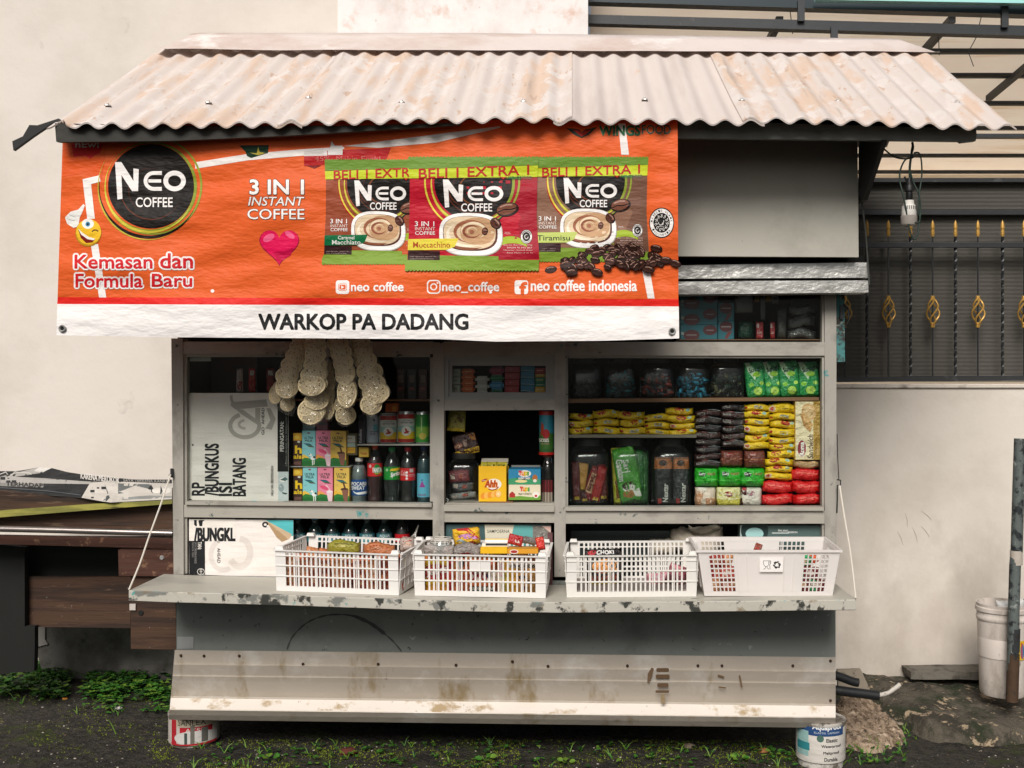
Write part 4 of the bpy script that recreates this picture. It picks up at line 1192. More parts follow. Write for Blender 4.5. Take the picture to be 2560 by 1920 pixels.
def fr(u0, v0, u1, v1, c, r=0):
    return lambda P_, x0, y0, x1, y1: P_.rect(x0 + (x1 - x0) * u0, y0 + (y1 - y0) * v0, x0 + (x1 - x0) * u1, y0 + (y1 - y0) * v1, c, r=r)
def fe(u, v, ru_, rv, c, rot=0):
    return lambda P_, x0, y0, x1, y1: P_.ell(x0 + (x1 - x0) * u, y0 + (y1 - y0) * v, ru_ * (x1 - x0), rv * (y1 - y0), c, rot)
def fp(pts, c):
    return lambda P_, x0, y0, x1, y1: P_.poly([(x0 + (x1 - x0) * u, y0 + (y1 - y0) * v) for u, v in pts], c)

# ================================================================== LEFT WINDOW
# folded paper poster
def dposter(P_, x0, y0, x1, y1):
    P_.k = 'T'; g = '#a7a29b'
    P_.ring(900, 500, 215, 170, 62, g, -20, 250, n=30); P_.ring(910, 480, 95, 60, 40, '#b3aea7', 90, 260, n=14)
    P_.poly([(700, 150), (1220, 110), (1240, 215), (760, 260), (690, 200)], g)
    P_.poly([(760, 250), (870, 260), (1110, 430), (1080, 480), (850, 330)], g); P_.poly([(1055, 240), (1130, 235), (1130, 480), (1080, 420), (1055, 420)], g)
    P_.ring(760, 80, 60, 90, 40, g, 90, 200, n=10)
    P_.poly([(1220, 240), (1280, 240), (1360, 400), (1300, 560), (1200, 540), (1280, 420)], g)
    P_.k = 'T'
    B_ = dict(rot=90)
    P_.text('RP', 118, 1342, 302, 1530, '#26282a', bold=.038, **B_); P_.text('/BUNGKUS', 312, 768, 512, 1530, '#26282a', bold=.038, **B_)
    P_.text('ISI', 520, 1350, 708, 1535, '#26282a', bold=.038, **B_); P_.text('BATANG', 722, 982, 915, 1540, '#26282a', bold=.038, **B_)
    P_.text('GO  AHEAD', 1148, 235, 1190, 632, '#2a2c2c', bold=.03, **B_); P_.text('HARGA YANG DIREKOMENDASIKAN', 1285, 1095, 1325, 1540, '#55544f', bold=.02, **B_)
    P_.ell(130, 783, 14, 14, '#2a2826')
    P_.poly([(1385, 225), (1545, 225), (1545, 1180), (1385, 1180)], '#191b1b'); P_.text('PERINGATAN:', 1422, 440, 1478, 880, '#c9c6c0', bold=.02, **B_)
    P_.text('KARENA MEROKOK, SAYA TERKENA KANKER', 1505, 300, 1524, 1095, '#8d8b86', **B_)
    P_.text('LAYANAN BERHENTI MEROKOK', 1530, 300, 1543, 1095, '#6c6b67', **B_)
    P_.rect(1395, 1182, 1545, 1612, '#b9c3c4'); P_.ell(1470, 1300, 55, 35, '#e2e2dc'); P_.poly([(1420, 1300), (1500, 1260), (1540, 1290), (1500, 1320)], '#4e6466'); P_.ell(1440, 1420, 40, 60, '#8f9da0'); P_.poly([(1450, 1480), (1535, 1500), (1510, 1520), (1460, 1505)], '#3f5254')
def poster(name, label, k, poly, Yf, base, draw, cat='poster', th=.0016, bend=.004):
    P_ = Print('paper', k); P_.poly(poly, base); draw(P_, 0, 0, 0, 0)
    pts = [zz(k, *q) for q in poly]
    bm = BM(); mats = []
    bf = bilin(lambda x, y: Yf + bend * mnoise.noise(Vector((x * .02, y * .03, 1))), 12, 12)
    def wp(x, y, o): return W(x, y, bf(x, y) - o)
    P_.emit(bm, mats, wp, eps=.00012, cut=(12, 12), first=.0003)
    # back sheet gives the paper its thickness
    P2 = Print('paper', k); P2.poly(poly, base); P2.emit(bm, mats, lambda x, y, o: wp(x, y, -th), eps=0, cut=(12, 12))
    return link(name, bm, mats, label=label, cat=cat)
poster('paper_poster', 'large white cigarette price poster with upright black letters, behind the left window glass', 'T', [(45, 15), (1375, 15), (1380, 228), (1548, 228), (1548, 1612), (1385, 1618), (130, 1600), (65, 1570)], .040, '#dcd6cf', dposter)
m_shelfw = M('shelf_white', '#b9b7b0', rough=.6)
bm = BM(); zbar(bm, 'F', 1540, 880, 2132, 890, .055, .30); SP('shelf', bm, m_shelfw)
bm = BM(); zbar(bm, 'F', 900, 515, 2130, 530, .10, .34); SP('shelf', bm, m_shelf)
bm = BM(); zbar(bm, 'F', 895, 1062, 1480, 1066, .065, .25); SP('shelf', bm, m_shelfw)
# milk cartons
MG = 'milk cartons behind the left window'
def dmilk(base, kind):
    def d(P_, x0, y0, x1, y1):
        w_, h_ = x1 - x0, y1 - y0
        def q(u, v): return (x0 + u * w_, y0 + v * h_)
        sky = {'blue': '#f0c34a', 'pink': '#f2a24c', 'brown': '#efb93c'}[kind]
        P_.poly([q(0, .70), q(.12, .66), q(.3, .70), q(.5, .74), q(.5, .8), q(0, .8)], sky)
        P_.poly([q(0, .80), q(.2, .755), q(.45, .77), q(.75, .80), q(1, .82), q(1, 1), q(0, 1)], '#2c7a35'); P_.poly([q(0, .88), q(.4, .84), q(1, .93), q(1, 1), q(0, 1)], '#1f6a2e')
        P_.text('ULTRA', x0 + .15 * w_, y0 + .165 * h_, x0 + .82 * w_, y0 + .235 * h_, '#26302e', bold=.03); P_.text('MILK', x0 + .22 * w_, y0 + .25 * h_, x0 + .78 * w_, y0 + .315 * h_, '#26302e', bold=.03)
        P_.rect(*q(.4, .05), *q(.58, .085), '#8c3550')
        for i, c in enumerate(('#1f4d6b', '#2b6f8a', '#2c7d49', '#5f3b3a')):
            P_.poly([q(.1 + .1 * i, .35 + .025 * i), q(.55 + .07 * i, .36 + .025 * i), q(.72 + .07 * i, .395 + .025 * i), q(.2 + .1 * i, .378 + .025 * i)], c)
        if kind == 'blue':
            P_.ell(*q(.62, .68), .13 * w_, .035 * h_, '#f2f2ee', 10); P_.ell(*q(.78, .77), .16 * w_, .055 * h_, '#f2f2ee', 30); P_.ell(*q(.9, .74), .08 * w_, .03 * h_, '#22282a', 30); P_.ell(*q(.55, .665), .04 * w_, .015 * h_, '#22282a')
            P_.rect(*q(.74, .82), *q(.80, .97), '#f2f2ee'); P_.rect(*q(.86, .82), *q(.92, .95), '#f2f2ee')
        elif kind == 'pink':
            P_.poly([q(.5, .5), q(.62, .5), q(.9, .68), q(.75, .68)], '#f7c6d4'); P_.ell(*q(.45, .58), .3 * w_, .05 * h_, '#e64f79', 20); P_.poly([q(.58, .70), q(1, .68), q(.95, 1), q(.72, .98)], '#f6cfdb'); P_.ell(*q(.79, .69), .2 * w_, .03 * h_, '#fbe9ef')
        else:
            P_.poly([q(.55, .42), q(.65, .42), q(.8, .62), q(.68, .62)], '#5d3426'); P_.ell(*q(.68, .625), .25 * w_, .04 * h_, '#4a271d'); P_.poly([q(.5, .64), q(.95, .64), q(.88, .98), q(.66, .96)], '#8a5a4a')
        P_.rect(*q(.08, .50), *q(.3, .505), '#4a5a55'); P_.rect(*q(.08, .53), *q(.3, .533), '#4a5a55')
    return d
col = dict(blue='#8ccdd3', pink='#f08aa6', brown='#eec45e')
fl = dict(blue='pale blue', pink='pink', brown='yellow chocolate')
for kind, qa, qb, qc in (('blue', (1090, 770, 1200, 1060), (1095, 1067, 1212, 1355), (1095, 712, 1196, 765)), ('pink', (1203, 770, 1325, 1060), (1216, 1067, 1340, 1355), (1206, 712, 1300, 765)), ('brown', (1318, 772, 1448, 1060), (1350, 1067, 1474, 1355), None)):
    carton('milk_carton', f'{fl[kind]} milk carton in the upper row behind the left window', 'carton', 'F', qa, .075, .045, col[kind], dmilk(0, kind), MG)
    carton('milk_carton', f'{fl[kind]} milk carton in the lower row behind the left window', 'carton', 'F', qb, .07, .045, col[kind], dmilk(0, kind), MG)
bm = BM(); zbar(bm, 'F', 1086, 764, 1310, 769, .13, .2); SP('shelf', bm, m_dark)
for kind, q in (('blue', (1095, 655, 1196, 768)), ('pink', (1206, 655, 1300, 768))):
    carton('milk_carton', f'{fl[kind]} milk carton in the shaded top row, half hidden by the cracker bags', 'carton', 'F', q, .14, .045, {'blue': '#7f9ba0', 'pink': '#8d5e6c'}[kind], fr(.1, .4, .9, .6, '#565e60'), MG)  # duller inks than the rows below: shade painted into the colour
dchoc = multi(fr(.0, .0, 1, .22, '#e3a92a'), fe(.4, .12, .35, .06, '#f0c84a'), fe(.65, .26, .18, .03, '#d8d5cc'), txt('h', .25, .38, .95, .60, '#f2c81f', bold=.08), txt('als', .05, .64, .95, .76, '#f2c81f', bold=.06), fr(.1, .85, .9, .94, '#6d4a42'))
carton('drink_carton', 'narrow brown chocolate drink carton in the upper row beside the black poster edge', 'carton', 'F', (1018, 790, 1088, 1062), .085, .045, '#3f2420', dchoc)
carton('drink_carton', 'narrow brown chocolate drink carton in the lower row beside the poster photo', 'carton', 'F', (1020, 1075, 1092, 1350), .08, .045, '#3f2420', dchoc)
carton('medicine_box', 'small cream and yellow box with orange band, right of the upper yellow milk carton', 'box', 'F', (1448, 792, 1540, 970), .09, .03, '#5d5638', multi(fr(.08, .08, .86, .92, '#2a2c28', 5), fr(.12, .10, .82, .42, '#dcd8cd', 3), fr(.12, .44, .82, .62, '#b9cfc4', 3), fr(.12, .64, .82, .90, '#eab32e', 3), txt('Isi', .18, .18, .5, .26, '#7a3a2a'), txt('Bodrex', .2, .7, .75, .78, '#a35a1c')))
carton('small_box', 'little yellow box lying above the blue labelled water bottle', 'box', 'F', (1552, 905, 1632, 985), .085, .06, '#c9a53a', txt('Tolak', .15, .5, .85, .75, '#b23a20', bold=.02))
# cans
def dcan(c1): return multi(fr(0, 0, 1, .16, '#a3281f'), fr(0, .16, 1, .42, '#d5d6d0'), fr(0, .42, 1, .62, '#9cc4bf'), fr(0, .62, 1, .88, '#dcb92c'), fr(0, .88, 1, 1, '#a3281f'), fe(.5, .6, .28, .17, '#ece8df'), fp([(.4, .52), (.5, .50), (.56, .58), (.68, .62), (.6, .66), (.66, .70), (.55, .68), (.42, .7), (.34, .66), (.46, .62), (.44, .56)], '#b0382c'), txt('LARUTAN', .3, .20, .72, .245, '#4a5150', bold=.02), txt('CAP KAKI TIGA', .18, .27, .84, .325, '#3a4140', bold=.03))
can('white drink can with red rim and red running figure, left one of the pair', 'F', (1720, 630, 1862, 880), .10, '#d5d6d0', dcan(0), 'cans on the white shelf')
can('white drink can with red rim and red running figure, next to the green can', 'F', (1866, 615, 2008, 880), .10, '#d5d6d0', dcan(0), 'cans on the white shelf')
can('green drink can at the right end of the white shelf', 'F', (2012, 618, 2128, 880), .10, '#3f8f3a', multi(fr(0, 0, 1, .4, '#2c7a34'), fr(0, .45, 1, .8, '#84ad45'), fe(.5, .78, .25, .12, '#c2b44f'), fr(.4, .1, .45, .6, '#b9d48a')), 'cans on the white shelf')
can('pale silver blue milk can on the white shelf', 'F', (1612, 640, 1716, 880), .10, '#a3aab4', multi(fr(.55, .3, 1, .55, '#5f9aa6'), fe(.6, .12, .08, .05, '#4a5370'), txt('BEAR', .3, .62, .7, .7, '#5d6472', bold=.02), fr(.3, .56, .9, .59, '#5d6472')), 'cans on the white shelf')
carton('sachet_box', 'dark purple drink box at the left end of the white shelf', 'box', 'F', (1548, 640, 1608, 880), .08, .05, '#241d2b', txt('KukuBima', .1, .5, .45, .95, '#d8d2d8', rot=90, bold=.03))
carton('small_box', 'orange box standing on top of the shelf cans', 'box', 'F', (1768, 545, 1872, 620), .13, .05, '#c55a1c', fe(.7, .6, .2, .3, '#d98a2a'))
# bottles
m_cola = M('cola_liquid', '#1a0d0a', rough=.15, spec=.6, vary=0); m_red = M('red_soda', '#3f0b0e', rough=.15, spec=.6, vary=0)
m_grey = M('cloudy_drink', '#7f8689', rough=.3, spec=.5, vary=.05); m_pet = clear('pet_plastic', '#eef4f2', gloss=.05, dens=.06, rough=.05, body='#7e8a88')
cap = lambda h: M('cap_' + h[1:], h, rough=.4, vary=.05)
BG = 'soft drink bottles behind the left window'
bottle('sports drink bottle with a blue label and white cap', 'F', (1487, 990, 1622, 1364), .115, m_pet, cap('#e2e0dc'), (1168, 1298, '#1d4a86', multi(txt('POCARI', .02, .16, .86, .38, '#e6e6e4', bold=.04), txt('SWEAT', .02, .42, .80, .64, '#e6e6e4', bold=.04), fp([(.08, .68), (.3, .82), (.9, .74), (.9, .9), (.45, .95), (.2, .85)], '#e6e6e4'))), WAT, capw=.46, liquid=m_grey, group=BG, lvl=.84)
bottle('soft drink bottle with a red label and orange cap', 'F', (1622, 885, 1744, 1366), .115, m_pet, cap('#e0582a'), (1036, 1142, '#d3252c', multi(fe(.17, .22, .09, .13, '#e8c9c4'), fe(.62, .48, .2, .42, '#2b8a3a'), txt('FANTA', .36, .34, .9, .70, '#f3f1ee', bold=.04), fr(.5, .76, .85, .8, '#e8b93c'))), liquid=m_red, group=BG)
bottle('clear lemon soda bottle with a green label and green cap', 'F', (1756, 905, 1888, 1367), .115, m_pet, cap('#1f8a4a'), (1068, 1170, '#1d8a35', multi(fe(.18, .22, .08, .12, '#9fc99a'), fp([(.35, .3), (.45, .12), (.9, .05), (.95, .2), (.7, .3), (.5, .28)], '#e8c62f'), txt('Sprite', .4, .36, .95, .80, '#f3f3ef', bold=.04, shear=.3, lean=-.25))), group=BG)
bottle('dark cola bottle with a red label and red cap', 'F', (1889, 905, 2014, 1366), .115, m_pet, cap('#c8202a'), (1075, 1176, '#c9282c', multi(txt('Cola', .02, .2, .34, .6, '#efdcda', shear=.3), fe(.42, .35, .08, .1, '#efe6e4'), fe(.42, .6, .08, .1, '#efe6e4'), fe(.42, .84, .08, .1, '#efe6e4'), fr(.6, .06, .82, .34, '#c9b7b3'), fr(.55, .5, .9, .54, '#e2b0ae'), fr(.55, .62, .9, .66, '#e2b0ae'))), liquid=m_cola, group=BG)
bottle('water bottle with a light blue label and dark blue cap, at the right end', 'F', (2026, 895, 2140, 1364), .115, m_pet, cap('#1d3566'), (1118, 1312, '#5fb0c8', multi(fp([(.15, .58), (.35, .30), (.58, .58)], '#9a3f8f'), fe(.35, .28, .08, .04, '#4a7fb0'), txt('VAXXI', .05, .86, .6, .95, '#8a2a6a', bold=.02), fr(.8, 0, .84, 1, '#8fc9da'))), WAT, capw=.46, group=BG, liquid=M('blue_tint_liquid', '#2a4b52', rough=.3))
# dim goods on the shaded top shelf
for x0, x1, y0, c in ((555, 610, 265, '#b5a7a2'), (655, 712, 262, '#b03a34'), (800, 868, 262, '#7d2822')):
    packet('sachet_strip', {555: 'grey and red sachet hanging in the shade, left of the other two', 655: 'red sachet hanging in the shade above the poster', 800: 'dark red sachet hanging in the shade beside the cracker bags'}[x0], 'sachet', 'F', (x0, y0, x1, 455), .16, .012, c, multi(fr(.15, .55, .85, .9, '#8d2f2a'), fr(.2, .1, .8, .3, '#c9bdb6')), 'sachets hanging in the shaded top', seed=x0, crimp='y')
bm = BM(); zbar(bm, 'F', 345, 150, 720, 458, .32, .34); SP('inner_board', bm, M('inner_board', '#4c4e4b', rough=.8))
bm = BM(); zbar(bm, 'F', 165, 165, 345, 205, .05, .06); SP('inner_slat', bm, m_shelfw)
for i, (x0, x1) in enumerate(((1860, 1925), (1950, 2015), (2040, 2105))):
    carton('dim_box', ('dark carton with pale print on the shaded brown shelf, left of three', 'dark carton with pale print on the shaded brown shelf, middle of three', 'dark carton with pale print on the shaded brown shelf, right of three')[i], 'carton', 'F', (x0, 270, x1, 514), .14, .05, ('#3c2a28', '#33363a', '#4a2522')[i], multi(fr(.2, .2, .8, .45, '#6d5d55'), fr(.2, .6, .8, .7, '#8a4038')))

# ================================================================== CENTRE
SG = 'soaps stacked in the small upper window'
def soap(label, q, base, d=None, r=None):
    a, b = zz('G', q[0], q[1]), zz('G', q[2], q[3]); bm = BM()
    rbar(bm, a[0], a[1] + .15, b[0], b[1] - .15, .07, .12); bev(bm, r or .0015, 3 if r else 1)
    mats = [ink(base, 'card')]
    if d: P_ = Print('card', 'G'); d(P_, *q); P_.emit(bm, mats, flat(.0695), eps=.0001)
    link('soap_box' if not r else 'soap_bar', bm, mats, label=label, cat='soap', group=SG, smooth=35 if r else None)
for i in range(4): soap(('orange soap wrapper, topmost of its stack', 'orange soap wrapper, second from the top', 'orange soap wrapper, third from the top', 'orange soap wrapper, lowest of its stack')[i], (360, 245 + 58 * i, 502, 301 + 58 * i), '#c9662c', txt('NUVO', .35, .35, .8, .6, '#e6b98f'), .007)
for i in range(3): soap(('white soap wrapper, topmost of its stack', 'white soap wrapper, middle of its stack', 'white soap wrapper, lowest of its stack')[i], (502, 316 + 70 * i, 640, 384 + 70 * i), '#b9bab4', None, .008)
for y0, y1, c, l in ((220, 304, '#8d2045', 'magenta soap bar on top of the green and blue ones'), (306, 368, '#1f6f4a', 'green soap bar under the magenta one'), (370, 450, '#3f82a8', 'blue soap bar in the middle stack'), (452, 492, '#1d6647', 'green soap bar at the bottom of the middle stack')): soap(l, (645, y0, 790, y1), c, None, .008)
for i in range(4):
    soap(('dark red soap box, topmost of its stack', 'dark red soap box, second from the top', 'dark red soap box, third from the top', 'dark red soap box, lowest of its stack')[i], (797, 218 + 66 * i, 950 - 4 * i, 282 + 66 * i), '#97262f', fr(.3, .45, .5, .52, '#c07a70'))
    soap(('blue soap box, topmost of its stack', 'blue soap box, second from the top', 'blue soap box, third from the top', 'blue soap box, lowest of its stack')[i], (955, 200 + 68 * i, 1092, 266 + 68 * i), '#2b7595', fp([(0, .85), (1, .95), (1, 1), (0, .9)], '#c9d2d4'))
for y0, y1, c, l in ((235, 292, '#a3282c', 'small red box at the right of the upper window'), (293, 328, '#c99a3a', 'tiny yellow box under the small red one'), (329, 385, '#2a7a4a', 'small green box at the right of the upper window'), (386, 420, '#2f8a70', 'thin teal box in the right hand stack'), (421, 480, '#c9a03a', 'yellow box at the bottom of the right hand stack')): soap(l, (1098, y0, 1196, y1), c, fr(.15, .4, .8, .5, '#e3c9a0'))
for i in range(3): soap(('pale soap box with green lettering, topmost of its stack', 'pale soap box with green lettering, middle of its stack', 'pale soap box with green lettering, lowest of its stack')[i], (268, 245 + 80 * i, 358, 322 + 80 * i), '#a3aa9c', txt(('Giv', 'Giv', 'GIV')[i], .1, .25, .7, .6, '#4a4f40'))
# serving window
packet('snack_packet', 'yellow green snack packet hanging at the top left of the serving window', 'packet', 'G', (232, 640, 412, 866), .10, .02, '#8f8a35', multi(fr(0, .84, 1, .97, '#c4ad2a'), fe(.4, .45, .25, .2, '#a39f58'), fp([(.55, .2), (.9, .35), (.8, .6), (.5, .5)], '#6a5a32')), seed=2, crimp='y', rot=-4)
packet('snack_packet', 'dark cereal sachet with yellow band of red letters hanging in the serving window', 'packet', 'G', (285, 880, 535, 1100), .11, .02, '#3b2620', multi(fr(0, .72, 1, .98, '#c7a52a'), txt('ENERGEN', .08, .78, .95, .93, '#5d2a1c', bold=.03, rot=180), fe(.22, .5, .18, .14, '#7a4636'), fe(.22, .5, .14, .09, '#c39a7c'), fp([(.4, .3), (.6, .3), (.55, .6), (.44, .6)], '#a08a7c'), fr(.72, .1, .95, .4, '#a06a24')), seed=4, crimp='y', rot=15)
jar('clear plastic jar with dark sachets at the lower left of the serving window', 'G', (208, 1085, 535, 1572), .14, .07)
for i, (q, c, r_) in enumerate((((240, 1240, 450, 1370), '#7a2c34', 5), ((270, 1360, 490, 1450), '#55575a', -6), ((240, 1460, 520, 1530), '#8d8f8c', 4))):
    packet('candy_packet', ('dark red packet inside the serving window jar', 'grey packet inside the serving window jar', 'silver packet at the bottom of the serving window jar')[i], 'packet', 'G', q, .09 + .01 * i, .03, c, multi(fr(.1, .3, .3, .7, '#c9b9a8'), fr(.5, .3, .7, .7, '#a8503c')), seed=i + 20, rot=r_)
def dahh(P_, x0, y0, x1, y1):
    P_.ell(690, 1385, 75, 55, '#f2efe6'); P_.poly([(565, 1345), (600, 1330), (628, 1328), (610, 1350), (575, 1362)], '#a8201c'); P_.text('nabati', 570, 1338, 612, 1352, '#f0e0d0')
    P_.text('Ahh', 600, 1345, 722, 1415, '#e8861c', bold=.10, shear=.15); P_.text('Ahh', 604, 1348, 718, 1412, '#a8361c', bold=.03, shear=.15)
    P_.ring(675, 1400, 60, 40, 8, '#a8361c', 10, 130, n=14)
    for i in range(5): P_.ell(585 + i * 34, 1500 - i * 5, 26, 32, ('#e8942a', '#f2b858')[i % 2], 20)
    P_.ell(735, 1480, 28, 34, '#f4c77c'); P_.ell(735, 1480, 10, 14, '#f7e2b4')
yb = empty('snack_box', W(*zz('G', 690, 1555), .06), 'open yellow snack box with white and brown lettering in the serving window', 'box')
bm = BM(); a, b = zz('G', 540, 1205), zz('G', 812, 1555)
for q in ((a[0], a[1], b[0], b[1], .040, .042), (a[0], a[1], b[0] + 6, b[1], .14, .142)): rbar(bm, *q)
X0_, X1_ = W(a[0], 0, .04).x, W(b[0], 0, .04).x; z0_, z1_ = W(0, b[1], .04).z, W(0, a[1], .04).z
box(bm, X0_, X0_ + .002, .042, .14, z0_, z1_); box(bm, X1_ - .002, X1_, .042, .14, z0_, z1_); box(bm, X0_ + .002, X1_ - .002, .042, .14, z0_, z0_ + .002)
mats = [ink('#eebb1c', 'card')]; P_ = Print('card', 'G'); dahh(P_, 0, 0, 0, 0); P_.emit(bm, mats, flat(.0398), eps=.0001); link('carton', bm, mats, yb)
bm = BM(); hexa(bm, [(X0_, .142, z1_), (X1_, .142, z1_), (X1_, .175, z1_ + .02), (X0_, .175, z1_ + .02), (X0_, .143, z1_), (X1_, .143, z1_), (X1_, .176, z1_ + .02), (X0_, .176, z1_ + .02)]); link('flap', bm, ink('#d8d2c2', 'card'), yb)
for i in range(5):
    packet('wafer_sachet', f'yellow wafer sachets standing in the open yellow box', 'sachet', 'G', (560 + 50 * i, 1165, 625 + 50 * i, 1290), .07 + .01 * (i % 2), .01, '#b9ae24', fr(.3, .2, .6, .5, '#4a5a22'), 'sachets in the yellow box', seed=i, crimp='y', rot=ru(-8, 8))
def dyupi(P_, pts, *a_):
    for i, ch in enumerate('Yupi'):
        x = pts[0] + i * pts[2]; P_.text(ch, x, pts[1] + (0 if i == 0 else 10), x + pts[2] * (.95 if ch != 'i' else .4), pts[1] + 45 + (8 if ch == 'p' else 0), ('#d42a2a', '#e8862a', '#d8c02a', '#2a9a4a')[i], bold=.08)
def dy1(P_, x0, y0, x1, y1):
    P_.rect(835, 1236, 1150, 1386, '#2b86b0'); P_.poly([(835, 1335), (900, 1320), (990, 1345), (1080, 1320), (1150, 1340), (1150, 1386), (835, 1386)], '#3f9a6a'); P_.ell(960, 1355, 60, 14, '#e8d89a')
    P_.ell(995, 1280, 62, 34, '#e9e6df'); dyupi(P_, (935, 1252, 29)); P_.text('GUMMY CANDY', 932, 1318, 1050, 1336, '#f2efe8', bold=.05); P_.ell(1095, 1325, 26, 36, '#b06a34'); P_.ell(1095, 1350, 18, 16, '#e8e2d8')
def dy2(P_, x0, y0, x1, y1):
    P_.rect(838, 1405, 1150, 1540, '#e6dcc0'); P_.poly([(838, 1510), (950, 1500), (1060, 1512), (1150, 1495), (1150, 1540), (838, 1540)], '#6fa03c'); P_.poly([(842, 1480), (870, 1455), (900, 1480), (900, 1515), (842, 1515)], '#b0302a')
    dyupi(P_, (948, 1408, 27)); P_.text('MILKY SWEETS', 930, 1472, 1062, 1490, '#3a2a22', bold=.03, shear=.2); P_.ell(1105, 1490, 30, 30, '#f2eee6'); P_.ell(1105, 1500, 14, 12, '#c93a34')
carton('candy_box', 'blue gummy candy box with multicoloured lettering stacked on the cream one', 'box', 'G', (835, 1236, 1152, 1387), .045, .12, '#2b86b0', dy1)
carton('candy_box', 'cream candy box with multicoloured lettering under the blue one', 'box', 'G', (836, 1390, 1150, 1540), .04, .12, '#e6dcc0', dy2)
bm = BM(); hexa(bm, [W(*zz('G', 870, 1234), .15), W(*zz('G', 1140, 1234), .15), W(*zz('G', 1150, 1196), .16), W(*zz('G', 860, 1196), .16)] + [W(*q, y) for q, y in ((zz('G', 870, 1234), .152), (zz('G', 1140, 1234), .152), (zz('G', 1150, 1196), .162), (zz('G', 860, 1196), .162))])
link('box_flap', bm, ink('#8a8c88', 'card'), label='grey cardboard flap standing behind the blue candy box', cat='cardboard')
bm = BM(); zbar(bm, 'G', 620, 1557, 880, 1584, .03, .09); link('wood_offcut', bm, m_shelf, label='small brown wood offcut under the yellow and cream boxes', cat='wood')
bm = BM(); zbar(bm, 'G', 210, 1572, 1285, 1590, .012, .4); SP('sill', bm, m_paint)
ja = empty('sausage_jar', W(*zz('G', 1212, 1100), .08), 'printed sausage jar with red lid, topmost at the right of the serving window', 'jar')
cxp = zz('G', 1214, 0)[0]; xc = (cxp - CX) / sc(.08); zt, zb = W(0, zz('G', 0, 690)[1], .05).z, W(0, zz('G', 0, 1075)[1], .05).z
bm = BM(); lathe(bm, xc, .08, [(.026, zb), (.029, zb + .004), (.029, zt - .01), (.024, zt)], 24); link('jar_body', bm, ink('#3a6a3a', 'plas'), ja, smooth=40)
sleeve('label', 'G', (1135, 700, 1292, 1035), .08, .029, multi(fp([(0, 0), (1, 0), (1, .5), (.4, .45), (0, .3)], '#2f7f92'), fp([(0, .5), (1, .55), (1, 1), (0, 1)], '#3d6a2c'), fp([(.15, .2), (.3, .3), (.35, .6), (.1, .6)], '#a8402c'), fe(.45, .56, .22, .14, '#a8262a'), txt('SOSIS', .02, .70, .62, .80, '#e6e2da', bold=.04), txt('siap makan', .1, .83, .66, .88, '#d8a89a')), '#2f7f92', ja)
for zr_ in ((zb - .008, zb + .002), (zt - .004, zt + .01)):
    bm = BM(); lathe(bm, xc, .08, [(.031, zr_[0]), (.031, zr_[1])], 24); link('lid', bm, ink('#b3231f', 'plas'), ja, smooth=40)
jar2 = jar('tall clear jar of red and white wafer sticks under the sausage jar', 'G', (1155, 1105, 1290, 1592), .085, .03, lid=m_lid, neck=.03, p=2.3)
for i in range(4):
    x = 1172 + i * 29; bm = BM(); a_, b_ = zz('G', x, 1345), zz('G', x + 17, 1585); p0, p1 = W(*a_, .07), W(*b_, .07)
    tube(bm, [(p0.x, .075 + .006 * (i % 2), p1.z), (p0.x, .075 + .006 * (i % 2), (p0.z + p1.z) / 2)], .0048, 8, 0); tube(bm, [(p0.x, .075 + .006 * (i % 2), (p0.z + p1.z) / 2), (p0.x, .075 + .006 * (i % 2), p0.z)], .0048, 8, 1)
    link('wafer_stick', bm, [ink('#c9b4a4', 'card'), ink('#8a2a30', 'card')], label='red and white wafer sticks standing in the tall clear jar', cat='wafer', group='sticks in the tall jar', smooth=40)
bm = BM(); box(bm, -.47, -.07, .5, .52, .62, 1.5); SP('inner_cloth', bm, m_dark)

# ================================================================== RIGHT WINDOW
bm = BM(); qbar(bm, [zz('H', 64, 433), zz('H', 2045, 420), zz('H', 2045, 446), zz('H', 64, 466)], .045, .34); SP('shelf', bm, m_shelf)
bm = BM(); zbar(bm, 'H', 64, 716, 1078, 740, .045, .34); SP('shelf', bm, M('shelf_grey', '#6f6a5c', rough=.7, vary=.2))
JL = ['jar of dark wrapped sweets on the top shelf, first from the left', 'jar of turquoise wrapped sweets on the top shelf', 'jar of red and silver wrapped sweets on the top shelf', 'jar of bright blue sweets on the top shelf, fourth from the left', 'jar of dark green sweets on the top shelf, beside the green pouches']
JC = [['#3b3f40', '#232626'], ['#1f6b78', '#2d8b98', '#15424a'], ['#a03530', '#8f9296', '#2a3440', '#c0605a'], ['#1f86a6', '#2a9abf', '#17657f'], ['#1f3530', '#2a2c28', '#5d5a3c']]
